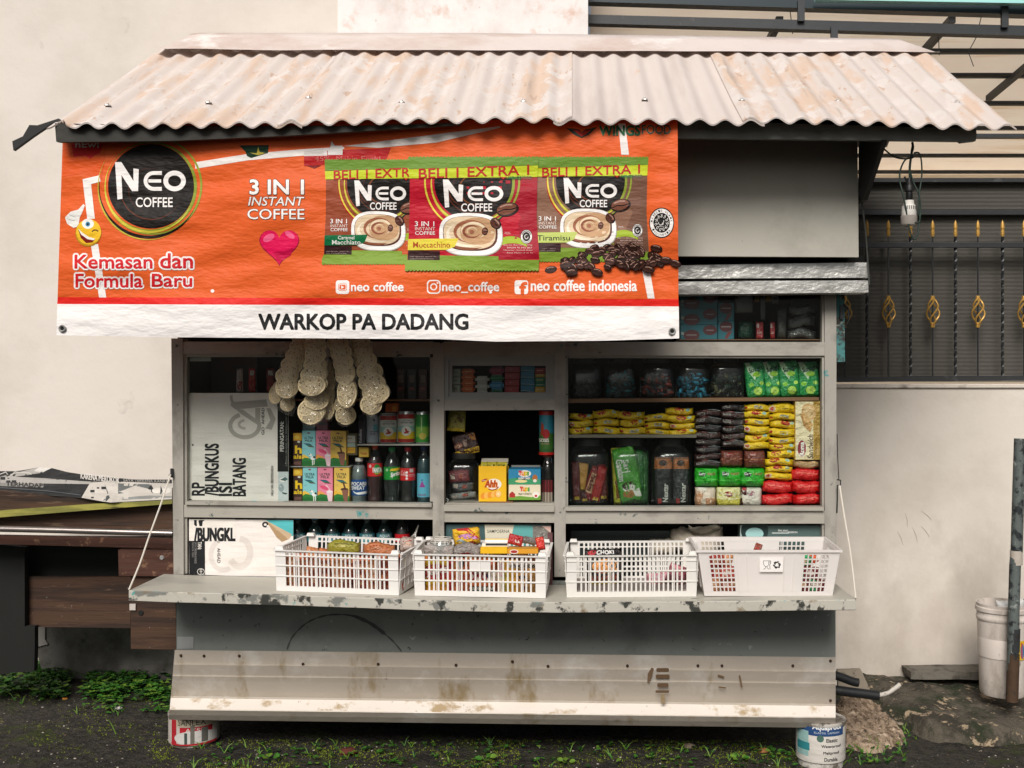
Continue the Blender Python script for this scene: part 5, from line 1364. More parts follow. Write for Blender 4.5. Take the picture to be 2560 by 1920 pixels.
for i, q in enumerate(((72, 110, 330, 432), (352, 110, 605, 432), (636, 110, 912, 430), (926, 110, 1186, 430), (1197, 105, 1470, 428))):
    t, xc, zb, hw, H = jar(JL[i], 'H', q, .14, .075, group='sweet jars on the top shelf')
    rr = random.Random(i + 40); bm = BM(); ml = [ink(c, 'foil') for c in JC[i]]
    for n_ in range(85):
        x, y = rr.uniform(-.86, .86) * hw, rr.uniform(-.9, .4) * .068; hmax = H * (.48 + .12 * cos(x / hw * 2)) * (1 if i != 0 else .7)
        z = zb + .008 + rr.random() * hmax; s_ = rr.uniform(.006, .0095)
        m4 = Matrix.Translation((xc + x, .14 + y, z)) @ Matrix.Rotation(rr.uniform(0, 6), 4, Vector((rr.random(), rr.random(), rr.random())).normalized()) @ Matrix.Diagonal((1.7, .9, .7, 1))
        g = bmesh.ops.create_icosphere(bm, subdivisions=1, radius=s_, matrix=m4)
        k_ = rr.randrange(len(ml))
        for v in g['verts']:
            for f in v.link_faces: f.material_index = k_
    link('wrapped_sweets', bm, ml, label=JL[i].replace('jar of ', 'heap of ').replace(' on the top shelf', ' filling the top shelf jar'), cat='sweets', kind='stuff')
def dsun(P_, x0, y0, x1, y1):
    w_, h_ = x1 - x0, y1 - y0
    q = lambda u, v: (x0 + u * w_, y0 + v * h_)
    P_.poly([q(.05, .02), q(.4, .02), q(.62, .35), q(.5, .5), q(.2, .25)], '#b9d8b0'); P_.poly([q(.3, .02), q(.95, .02), q(.95, .25), q(.7, .4)], '#3c9a5c')
    P_.ell(*q(.62, .35), .2 * w_, .07 * h_, '#8fc23c')
    P_.text('Sunlight', x0 + .26 * w_, y0 + .14 * h_, x0 + .97 * w_, y0 + .30 * h_, '#12402a', bold=.05, rot=12)
    P_.ell(*q(.6, .80), .24 * w_, .125 * h_, '#2f7a2c'); P_.ell(*q(.6, .80), .215 * w_, .11 * h_, '#9fd04a'); P_.ell(*q(.6, .80), .16 * w_, .08 * h_, '#bfe070')
    for a in range(0, 360, 45): P_.strip([q(.6, .80), q(.6 + .16 * cos(radians(a)), .80 + .08 * sin(radians(a)))], .012 * w_, '#86b83c')
    P_.ell(*q(.3, .62), .13 * w_, .06 * h_, '#7fbf3a'); P_.ell(*q(.82, .6), .1 * w_, .05 * h_, '#a9d455')
for i, q in enumerate(((1462, 138, 1618, 432), (1598, 132, 1752, 428), (1728, 132, 1890, 424), (1872, 135, 2048, 420))):
    packet('soap_pouch', ('green dish soap pouch with a lime slice, first from the left', 'green dish soap pouch with a lime slice, second from the left', 'green dish soap pouch with a lime slice, third from the left', 'green dish soap pouch with a lime slice, beside the right post')[i], 'pouch', 'H', q, .07 + .012 * (i % 2), .03, '#1f8a48', dsun, 'green pouches on the top shelf', seed=i + 3, crimp='y', rot=(6, 4, 5, 2)[i], fam='foil', wob=.5)
YL = '#e3c01c'
def dyel(s_):
    r_ = random.Random(s_)
    t = r_.random()
    if t < .45: return multi(fe(r_.uniform(.3, .6), .3, .18, .3, '#b03024'), fe(.8, .25, .08, .2, '#9ccac4'), fr(.55, .6, .85, .72, '#b0961c'))
    if t < .8: return multi(fr(.4, .3, .72, .7, '#b9b9a8'), fr(.44, .35, .68, .42, '#4a4a44'), fr(.44, .5, .68, .56, '#4a4a44'), fe(.1, .5, .06, .2, '#b03024'))
    return multi(fe(.15, .5, .12, .3, '#d8c0b0'), fe(.15, .5, .08, .2, '#b03024'), fr(.5, .55, .9, .68, '#a88e1a'))
YS = [('first', [(64, 548, 268, 602), (62, 603, 262, 660), (64, 658, 262, 716)]), ('second', [(258, 520, 470, 588), (262, 588, 470, 652), (262, 652, 480, 716)]), ('third', [(452, 532, 668, 602), (472, 598, 672, 656), (466, 655, 684, 720)]), ('fourth', [(660, 552, 864, 610), (664, 612, 868, 672), (678, 672, 868, 722)]), ('fifth', [(830, 503, 1052, 562), (842, 562, 1066, 622), (862, 622, 1072, 672), (860, 672, 1084, 724)])]
n_ = 0
for nm, qs in YS:
    for q in qs:
        n_ += 1; packet('biscuit_packet', f'yellow biscuit packet in the {nm} low stack from the left on the middle shelf', 'packet', 'H', q, .06 + .008 * (n_ % 2), .05, YL, dyel(n_), f'{nm} low yellow stack', seed=n_)
for nm, x0, x1, ys_ in (('left', 1452, 1662, (472, 528, 584, 643, 712, 772, 832)), ('right', 1650, 1868, (466, 545, 602, 664, 732, 790, 840))):
    for i in range(6):
        n_ += 1; dx = ru(-8, 8); packet('biscuit_packet', f'yellow biscuit packet in the {nm} of the two tall yellow stacks', 'packet', 'H', (x0 + dx, ys_[i], x1 + dx, ys_[i + 1] + 2), .05 + .008 * (n_ % 2), .05, YL, dyel(n_), f'{nm} tall yellow stack', seed=n_)
for i, q in enumerate(((1635, 838, 1856, 902), (1615, 900, 1842, 962), (1620, 962, 1836, 1014), (1610, 1014, 1842, 1076))):
    packet('biscuit_packet', ('yellow biscuit packet, topmost of the four beside the tan loaf packet', 'yellow biscuit packet, second of the four beside the tan loaf packet', 'yellow biscuit packet, third of the four above the red packets', 'yellow biscuit packet lying right on the red packets')[i], 'packet', 'H', q, .052, .05, '#eac41c', dyel(i + 90), 'lower yellow stack', seed=i + 60)
for nm, x0, x1, y0, n in (('left', 1062, 1276, 520, 8), ('right', 1272, 1482, 475, 6)):
    for i in range(n):
        n_ += 1; y = y0 + i * 57; c = ('#2c211f', '#231c1e', '#3a2320')[n_ % 3]
        packet('biscuit_packet', f'dark brown biscuit packet in the {nm} dark stack beside the yellow ones', 'packet', 'H', (x0 + ru(-6, 6), y, x1 + ru(-6, 6), y + 58), .055 + .008 * (n_ % 2), .05, c, multi(fr(.08, .25, .38, .6, '#77716c'), fr(.12, .35, .34, .42, '#2a2626'), fp([(.3, .02), (.95, .06), (.95, .12), (.3, .1)], '#8f9c9c'), fp([(.1, .06), (.5, .03), (.5, .1)], '#a04034')), f'{nm} dark stack', seed=n_)
for i, q in enumerate(((1268, 842, 1446, 972), (1452, 840, 1622, 982))):
    packet('biscuit_packet', ('copper brown foil pack with an oval mark, left of two', 'copper brown foil pack with an oval mark, right of two')[i], 'packet', 'H', q, .05, .05, '#6a3426', multi(fe(.42, .24, .17, .10, '#8d2a26'), txt('Roma', .3, .2, .54, .28, '#e0cfc4', bold=.03), fp([(.02, .5), (.98, .46), (.98, .52), (.02, .56)], '#a0603e')), 'copper packs', seed=i + 70, crimp='y')
for i, q in enumerate(((1062, 978, 1252, 1126), (1248, 975, 1436, 1126), (1422, 978, 1618, 1126))):
    packet('biscuit_packet', ('bright green biscuit pack with folded end, left of three', 'bright green biscuit pack with folded end, middle of three', 'bright green biscuit pack with folded end, right of three')[i], 'packet', 'H', q, .045, .06, '#1fa81f', multi(fe(.32, .34, .16, .13, '#1a3a1a'), txt('Gery', .18, .24, .46, .44, '#f0f2ea', bold=.04), txt('MALKIST', .54, .27, .88, .39, '#c98a6a', bold=.03), fp([(.02, .66), (.98, .60), (.98, .66), (.02, .71)], '#58c94a'), fp([(.3, .72), (.7, .7), (.62, .98), (.36, .98)], '#158a18')), 'green packs', seed=i + 80, crimp='y', wob=1.3)
packet('biscuit_packet', 'crumpled tan and white biscuit pack at the bottom, beside the clear jar', 'packet', 'H', (1064, 1130, 1232, 1282), .045, .06, '#d9c8b6', multi(fp([(.02, .15), (.4, .3), (.3, .95), (.02, .95)], '#c08c66'), fp([(.5, .6), (.98, .5), (.98, .95), (.55, .95)], '#b98a68'), fp([(.1, .02), (.6, .02), (.4, .3)], '#ece2d8')), 'bottom packs', seed=91, crimp='y', wob=1.4)
packet('biscuit_packet', 'lime yellow folded biscuit pack with a dark red oval at the bottom', 'packet', 'H', (1234, 1130, 1430, 1284), .042, .06, '#c5bb4e', multi(fp([(.02, .02), (.98, .02), (.98, .6), (.5, .68), (.02, .6)], '#e0dba6'), fe(.5, .36, .18, .14, '#9a2a34'), txt('Roma', .38, .31, .62, .42, '#efe2da', bold=.03)), 'bottom packs', seed=92, crimp='y')
packet('biscuit_packet', 'white biscuit pack with a maroon corner at the bottom, beside the red packs', 'packet', 'H', (1424, 1130, 1594, 1284), .045, .06, '#d9d3c8', multi(fr(.02, .0, .3, .42, '#4a1420'), fr(.02, .55, .1, .98, '#4a1420'), fr(.08, .04, .28, .16, '#b02a34'), fe(.5, .32, .18, .13, '#a0707a'), txt('Roma', .4, .28, .62, .37, '#e8dcd4')), 'bottom packs', seed=93, crimp='y')
RQ = [((1822, 982, 2052, 1078), 'alone in the top row'), ((1596, 1078, 1836, 1178), 'left one of the middle row'), ((1830, 1076, 2056, 1182), 'right one of the middle row'), ((1592, 1180, 1838, 1276), 'left one of the bottom row'), ((1838, 1180, 2058, 1274), 'right one of the bottom row')]
for i, (q, l) in enumerate(RQ):
    def dred(P_, x0, y0, x1, y1, s_=i):
        r_ = random.Random(s_); w_, h_ = x1 - x0, y1 - y0; pts = []
        for k in range(12): pts.append((x0 + w_ * (.2 + .065 * k), y0 + h_ * (.35 + .1 * r_.random())))
        P_.strip(pts, h_ * .12, '#f26a5c'); P_.strip([(x0 + w_ * (.25 + .05 * k), y0 + h_ * (.55 + .05 * (k % 2))) for k in range(11)], h_ * .05, '#e8463e')
    packet('biscuit_packet', f'glossy red biscuit pack with pale script, {l}', 'packet', 'H', q, .045, .06, '#d51a1c', dred, 'red packs at the lower right', seed=i + 100, wob=.6)
def droma(P_, x0, y0, x1, y1):
    P_.rect(1862, 455, 2000, 912, '#e3d6ae'); P_.rect(2004, 455, 2050, 912, '#b08d3e')
    P_.ell(1965, 535, 55, 68, '#c9a066', -20); P_.ell(1965, 535, 42, 52, '#d8b784', -20); P_.poly([(1895, 545), (1940, 570), (1990, 660), (1975, 695), (1925, 650)], '#b98a4c'); P_.poly([(1905, 535), (1950, 560), (2000, 640), (1985, 670), (1935, 620)], '#caa062')
    P_.ell(1910, 825, 36, 66, '#8e2430'); P_.ring(1910, 825, 36, 66, 5, '#e8dfc8'); P_.text('Roma', 1893, 775, 1928, 880, '#f2ece0', bold=.06, rot=90); P_.text('Sandwich', 1955, 715, 2000, 905, '#4a2c24', bold=.02, rot=90, shear=.2)
    P_.text('CRACKERS', 2015, 740, 2030, 880, '#6a4a24', rot=90)
carton('biscuit_box', 'upright cream and gold sandwich biscuit packet with a dark red oval', 'packet', 'H', (1856, 450, 2054, 916), .05, .06, '#caa95a', droma, fam='foil')
packet('biscuit_packet', 'tan brown packet lying under the cream sandwich biscuit packet', 'packet', 'H', (1842, 918, 2052, 984), .05, .05, '#b08d62', multi(fp([(.1, .2), (.9, .1), (.8, .5)], '#c9a67a')), seed=77)
# bottom jars
jar('clear jar of red chocolate bars behind the right window', 'H', (66, 748, 392, 1282), .15, .085, group='bottom jars')
jar('clear jar of green wafer packs behind the right window', 'H', (398, 748, 722, 1284), .15, .085, group='bottom jars')
jar('clear jar of black and orange cookie packs behind the right window', 'H', (730, 748, 1054, 1284), .15, .085, group='bottom jars')
for i, (q, r_, c) in enumerate((((95, 930, 160, 1250), 3, '#5d1418'), ((135, 940, 215, 1160), -8, '#c08a3a'), ((205, 960, 290, 1250), -20, '#8a1c1c'), ((270, 960, 345, 1255), -14, '#a8201c'), ((300, 950, 375, 1240), 4, '#6a1418'), ((150, 1010, 215, 1255), 8, '#4a1414'))):
    packet('chocolate_bar', 'red and gold chocolate bars leaning inside the left bottom jar', 'chocolate', 'H', q, .085 + .012 * (i % 3), .02, c, multi(fr(.2, .2, .8, .75, '#c9a27a') if i in (2,) else fr(.3, .1, .7, .12, c), txt('Beng-Beng', .25, .25, .75, .7, '#6a2018', rot=90, bold=.04) if i == 2 else fr(.2, .86, .8, .94, '#d8b23a')), 'bars in the left jar', seed=i, crimp='y', rot=r_)
def dgan(P_, x0, y0, x1, y1):
    w_, h_ = x1 - x0, y1 - y0; q = lambda u, v: (x0 + u * w_, y0 + v * h_)
    P_.text('Sari', x0 + .42 * w_, y0 + .22 * h_, x0 + .66 * w_, y0 + .44 * h_, '#eef2e4', bold=.05, rot=-90); P_.text('Gandum', x0 + .12 * w_, y0 + .2 * h_, x0 + .40 * w_, y0 + .58 * h_, '#eef2e4', bold=.05, rot=-90)
    P_.ell(*q(.5, .68), .3 * w_, .075 * h_, '#3a2218'); P_.ell(*q(.5, .72), .28 * w_, .06 * h_, '#f0ece0'); P_.ell(*q(.45, .82), .26 * w_, .07 * h_, '#b07a44'); P_.poly([q(.6, .78), q(.9, .74), q(.98, .9), q(.7, .88)], '#efeae0')
GD = [((412, 820, 500, 1275), 3, '#c6c02c', multi(txt('cokelat', .3, .62, .75, .88, '#8a2a1c', rot=-90, bold=.04), fe(.5, .6, .3, .05, '#8a5a34'))), ((600, 830, 660, 1270), 2, '#2f7a34', None), ((640, 840, 700, 1270), 0, '#2a6a30', None), ((440, 815, 625, 1265), 10, '#4c9c34', dgan), ((550, 840, 610, 1260), 4, '#8fb060', None)]
for i, (q, r_, c, d) in enumerate(GD):
    packet('wafer_pack', 'green and yellow wafer packs standing inside the middle bottom jar', 'packet', 'H', q, (.10, .12, .13, .072, .11)[i], .018, c, d or fr(.4, .1, .5, .8, '#5aa04c'), 'packs in the middle jar', seed=i + 5, crimp='y', rot=r_)
def dnex(P_, x0, y0, x1, y1):
    w_, h_ = x1 - x0, y1 - y0; q = lambda u, v: (x0 + u * w_, y0 + v * h_)
    P_.poly([q(.0, .06), q(1, .06), q(1, .26), q(0, .26)], '#b0642a'); P_.ell(*q(.5, .14), .24 * w_, .06 * h_, '#3a1f14'); P_.poly([q(0, .02), q(1, .02), q(1, .06), q(0, .06)], '#7a4420')
    P_.text('Nextar', x0 + .5 * w_, y0 + .56 * h_, x0 + .78 * w_, y0 + .93 * h_, '#e6e2dc', rot=90, bold=.05); P_.rect(*q(.2, .86), *q(.42, .96), '#b32a24')
for i, (q, r_) in enumerate((((742, 885, 885, 1275), 0), ((890, 885, 1020, 1275), 0))):
    packet('cookie_pack', ('black cookie pack with orange top, left in the right bottom jar', 'black cookie pack with orange top, right in the right bottom jar')[i], 'packet', 'H', q, .08 + .01 * i, .03, '#1a1c1e' if i == 0 else '#2c2e2f', dnex, 'packs in the right jar', seed=i + 50, crimp='y', wob=.4)
# upper right window
def dteal(P_, x0, y0, x1, y1):
    w_, h_ = x1 - x0, y1 - y0; q = lambda u, v: (x0 + u * w_, y0 + v * h_)
    P_.ell(*q(.30, .72), .22 * w_, .36 * h_, '#5d2f33'); P_.rect(*q(.16, .68), *q(.44, .74), '#a3999a'); P_.ell(*q(.80, .38), .19 * w_, .34 * h_, '#5a2c30'); P_.rect(*q(.70, .36), *q(.90, .42), '#a3999a'); P_.poly([q(.02, .5), q(.1, .55), q(.09, .72), q(.02, .66)], '#b0aea6')
for i, q in enumerate(((190, 500, 615, 690), (190, 692, 615, 878), (190, 880, 615, 1052))):
    carton('tea_box', ('teal box with dark red rounds, topmost in the upper right window', 'teal box with dark red rounds, middle of the stack in the upper right window', 'teal box with dark red rounds, lowest of the stack in the upper right window')[i], 'box', 'R', q, .06, .15, '#2c6f7c', dteal, 'teal boxes')
for i, q in enumerate(((622, 630, 808, 840), (622, 842, 808, 1052))):
    carton('tea_box', ('narrow teal box end with a dark red round, upper one', 'narrow teal box end with a dark red round, lower one')[i], 'box', 'R', q, .065, .15, '#2c6f7c', multi(fe(.5, .3, .4, .3, '#5a2c30'), fr(.2, .28, .8, .34, '#a3999a'), fp([(.6, .6), (.9, .55), (.6, .95), (.4, .95)], '#7a3a3c')), 'teal boxes')
m_film = clear('film_roll', '#d0d4d2', gloss=.10, dens=.32, rough=.2, bump=30, body='#8d928f')
for i, (x0, y0, x1, y1) in enumerate(((815, 520, 1025, 750), (1110, 520, 1165, 830), (1240, 520, 1320, 640), (1300, 700, 1410, 1050), (1430, 660, 1740, 770), (1420, 780, 1740, 920), (1415, 930, 1750, 1052))):
    hor = x1 - x0 > 1.3 * (y1 - y0)
    packet('plastic_bag_pack', ('clear bag bundle hanging left in the upper right window', 'thin clear bag hanging in the upper right window', 'short clear bag under the beam in the upper right window', 'upright roll of clear bags in the upper right window', 'roll of clear bags lying topmost at the right', 'roll of clear bags lying in the middle at the right', 'roll of clear bags lying lowest at the right')[i], 'bag', 'R', (x0, y0, x1, y1), .08, .07 if i > 2 else .02, '#8d928f', None, 'clear bag packs', seed=i + 30, crimp='x' if hor else 'y', bag=m_film, wob=1.5)
for i, q in enumerate(((1060, 850, 1145, 1050), (1222, 852, 1280, 1050))):
    packet('glue_card', ('red card packet, left of two in the upper right window', 'narrow red card packet, right of two in the upper right window')[i], 'packet', 'R', q, .07, .012, '#9c2a2c', multi(fr(.1, .1, .4, .35, '#c9b4b0'), txt('Lem', .2, .5, .8, .7, '#d8c4c0')), seed=i, crimp='y', wob=.3)
for i, q in enumerate(((1040, 525, 1105, 620), (1170, 525, 1240, 620))):
    packet('snack_packet', ('small yellow packet under the beam, left of two', 'small yellow packet under the beam, right of two')[i], 'packet', 'R', q, .09, .012, '#9a7a1c', None, seed=i + 9, crimp='y')
packet('snack_packet', 'dark green packet lying between the teal boxes and red cards', 'packet', 'R', (850, 840, 1030, 1050), .09, .05, '#124a3a', None, seed=12, crimp='x')
bm = BM(); zbar(bm, 'R', 180, 1052, 1835, 1060, .05, .4); SP('shelf', bm, m_shelf)
# ================================================================== HANGING CRACKER BAGS
m_lace = M('cracker_lace', '#ffe7bd', rough=.7, vary=.1, vs=3)
_n, _l = m_lace.node_tree.nodes, m_lace.node_tree.links
_b = _n['Principled BSDF']; _tc = _n.new('ShaderNodeTexCoord')
_v = _n.new('ShaderNodeTexVoronoi'); _v.inputs['Scale'].default_value = 3.7
_l.new(_tc.outputs['Object'], _v.inputs['Vector'])
_r = _n.new('ShaderNodeMapRange'); _r.inputs['From Min'].default_value = .19; _r.inputs['From Max'].default_value = .29
_l.new(_v.outputs['Distance'], _r.inputs['Value'])
_m = _n.new('ShaderNodeMix'); _m.data_type = 'RGBA'; _m.inputs['A'].default_value = lin('#7a6038')
_l.new(_r.outputs[0], _m.inputs['Factor']); _l.new(_b.inputs['Base Color'].links[0].from_socket, _m.inputs['B']); _l.new(_m.outputs['Result'], _b.inputs['Base Color'])
_w = _n.new('ShaderNodeTexWave'); _w.inputs['Scale'].default_value = 3.2; _w.inputs['Distortion'].default_value = 9; _w.inputs['Detail Scale'].default_value = 1.4
_l.new(_tc.outputs['Object'], _w.inputs['Vector'])
_a = _n.new('ShaderNodeMath'); _a.operation = 'MULTIPLY_ADD'; _l.new(_r.outputs[0], _a.inputs[0]); _a.inputs[1].default_value = 1.2; _l.new(_w.outputs['Fac'], _a.inputs[2])
_bp = _n.new('ShaderNodeBump'); _bp.inputs['Strength'].default_value = .6; _bp.inputs['Distance'].default_value = .12
_l.new(_a.outputs[0], _bp.inputs['Height']); _l.new(_bp.outputs[0], _b.inputs['Normal'])
def cracker_mesh(seed):
    r_ = random.Random(seed); bm = BM(); R0 = 1.0
    for k in range(3):
        a_, b_, ph = r_.choice((3, 4, 5, 7)), r_.uniform(.25, .5), r_.uniform(0, 6)
        pts = []
        n = 66
        for i in range(n + 1):
            t = 2 * pi * i / n
            rr_ = R0 * (1 - b_ + b_ * cos(a_ * t + ph)) * (.98 if k < 4 else .6)
            pts.append((rr_ * cos(t * (1 if k % 2 else 2) + ph), r_.uniform(-.05, .05) + .10 * sin(3 * t + k), rr_ * sin(t * (1 if k % 2 else 2) + ph)))
        tube(bm, pts, .042, 5, cap=False)
    pts = [(R0 * cos(2 * pi * i / 40), .05 * sin(i), R0 * sin(2 * pi * i / 40)) for i in range(41)]
    tube(bm, pts, .06, 5, cap=False)
    pts = [(R0 * .9 * cos(2 * pi * i / 40), .16 + .05 * sin(i * 2), R0 * .9 * sin(2 * pi * i / 40)) for i in range(41)]
    tube(bm, pts, .06, 5, cap=False)
    for f in bm.faces: f.smooth = True
    # dense inner weave: a domed disc whose material carries the holes
    for sg in (-1, 1):
        c0 = bm.verts.new((0, sg * .13, 0)); pr_ = None
        for q in range(1, 7):
            rq = .97 * q / 6; rw = [bm.verts.new((rq * cos(2 * pi * i / 28), sg * .13 * (1 - (q / 6) ** 3), rq * sin(2 * pi * i / 28))) for i in range(28)]
            for i in range(28):
                fa = bm.faces.new([c0, rw[i], rw[(i + 1) % 28]] if pr_ is None else [pr_[i], rw[i], rw[(i + 1) % 28], pr_[(i + 1) % 28]])
                fa.material_index = 1; fa.smooth = True
            pr_ = rw
    me = bpy.data.meshes.new('woven_cracker'); bm.to_mesh(me); bm.free()
    me.materials.append(M('cracker', '#ffe7bd', rough=.7, vary=.12, vs=3, bump=[(9, .5, .03)]))
    me.materials.append(m_lace)
    return me
CM = [cracker_mesh(s_) for s_ in (1, 5, 9)]
BAGS = [('first from the left, above the poster', -.13, [(385, 830, 185, 190), (400, 650, 190, 150), (460, 480, 180, 150), (520, 330, 170, 150), (570, 190, 150, 140), (590, 60, 130, 120)]),
        ('small low one at the far left', -.07, [(195, 960, 105, 150), (400, 1110, 120, 120), (300, 840, 130, 130)]),
        ('second from the left, glare at its foot', -.17, [(800, 800, 235, 180), (820, 640, 215, 150), (850, 470, 190, 150), (860, 310, 185, 150), (860, 160, 180, 150), (860, 50, 170, 130)]),
        ('the lowest, over the milk cartons', -.125, [(785, 1230, 220, 215), (860, 1060, 200, 150)]),
        ('narrow one behind second and third', -.075, [(1060, 1190, 110, 170), (1060, 980, 110, 170), (1080, 760, 110, 180), (1060, 560, 90, 170)]),
        ('third from the left, oval at foot', -.16, [(1365, 930, 165, 245), (1330, 620, 175, 190), (1290, 430, 180, 160), (1250, 270, 190, 160), (1210, 110, 180, 150)]),
        ('low one behind the third', -.08, [(1330, 1290, 170, 160), (1280, 1130, 130, 140)]),
        ('rightmost, bulging above the cans', -.14, [(1740, 1120, 180, 165), (1830, 930, 240, 180), (1760, 760, 230, 170), (1720, 580, 220, 170), (1660, 400, 200, 160), (1610, 240, 180, 150), (1560, 90, 170, 140)])]
rr = random.Random(5)
for bi, (lb, Yb, cr) in enumerate(BAGS):
    k = sc(Yb)
    # film: a loose hull round the column of crackers
    pts = []
    for (x, y, rx_, rz_) in cr: 
        p_ = zz('X', x, y); pts.append((p_[0], p_[1], rx_ * .1537, rz_ * .1537))
    bm = BM(); rings = []
    lowest = pts[0]
    secs = [(lowest[0], lowest[1] + lowest[3] * 1.08, lowest[2] * .25), (lowest[0], lowest[1] + lowest[3] * .8, lowest[2] * .75)] + [(x, y, rx_ * 1.06) for x, y, rx_, rz_ in pts] + [(pts[-1][0], pts[-1][1] - pts[-1][3] * 1.2, pts[-1][2] * .75)]
    if lb.startswith('small low'): secs = [(zz('X', 445, 1290)[0], zz('X', 0, 1290)[1], 3), (zz('X', 370, 1180)[0], zz('X', 0, 1180)[1], 24), (zz('X', 300, 1020)[0], zz('X', 0, 1020)[1], 31), (zz('X', 290, 850)[0], zz('X', 0, 850)[1], 26), (zz('X', 330, 650)[0], zz('X', 0, 650)[1], 12)]
    if len(pts) < 4 and not lb.startswith('small'): secs.append((pts[-1][0] + 4, pts[-1][1] - 70, 14))
    n = 26
    for si, (x, y, rx_) in enumerate(secs):
        c = W(x, y, Yb); ring = []
        for j in range(n):
            t = 2 * pi * j / n
            w_ = 1 + .07 * mnoise.noise(Vector((cos(t) * 2, sin(t) * 2, si * 1.3 + bi * 7)))
            ring.append(bm.verts.new((c.x + rx_ / k * w_ * cos(t), Yb + .030 * w_ * sin(t), c.z + .004 * sin(t * 3 + si))))
        rings.append(ring)
    for A, B_ in zip(rings, rings[1:]):
        for j in range(n): bm.faces.new([A[j], A[(j + 1) % n], B_[(j + 1) % n], B_[j]])
    bm.faces.new(rings[0][::-1])
    link('cracker_bag', bm, m_bag, label='clear cracker bag, ' + lb, cat='bag', group='cracker bags hung under the banner', smooth=80)
    for ci, (x, y, rx_, rz_) in enumerate(cr):
        p_ = zz('X', x, y); c = W(p_[0], p_[1], Yb)
        for lay in range(2 if ci < 2 else 1):
            o = bpy.data.objects.new('woven_cracker', CM[(ci + bi + lay) % 3]); COL.objects.link(o)
            r1, r2 = rx_ * .1537 / k * .93, rz_ * .1537 / k * .93
            o.location = (c.x + ru(-.003, .003), Yb - .014 + lay * .014, c.z + lay * .006)
            o.scale = (r1, .045, r2)
            o.rotation_euler = (ru(-.25, .25), 0, ru(-.25, .25))
            o['label'] = 'woven crackers in the bag, ' + lb
            o['category'] = 'cracker'; o['group'] = 'crackers in hanging bag, ' + lb.split(',')[0]

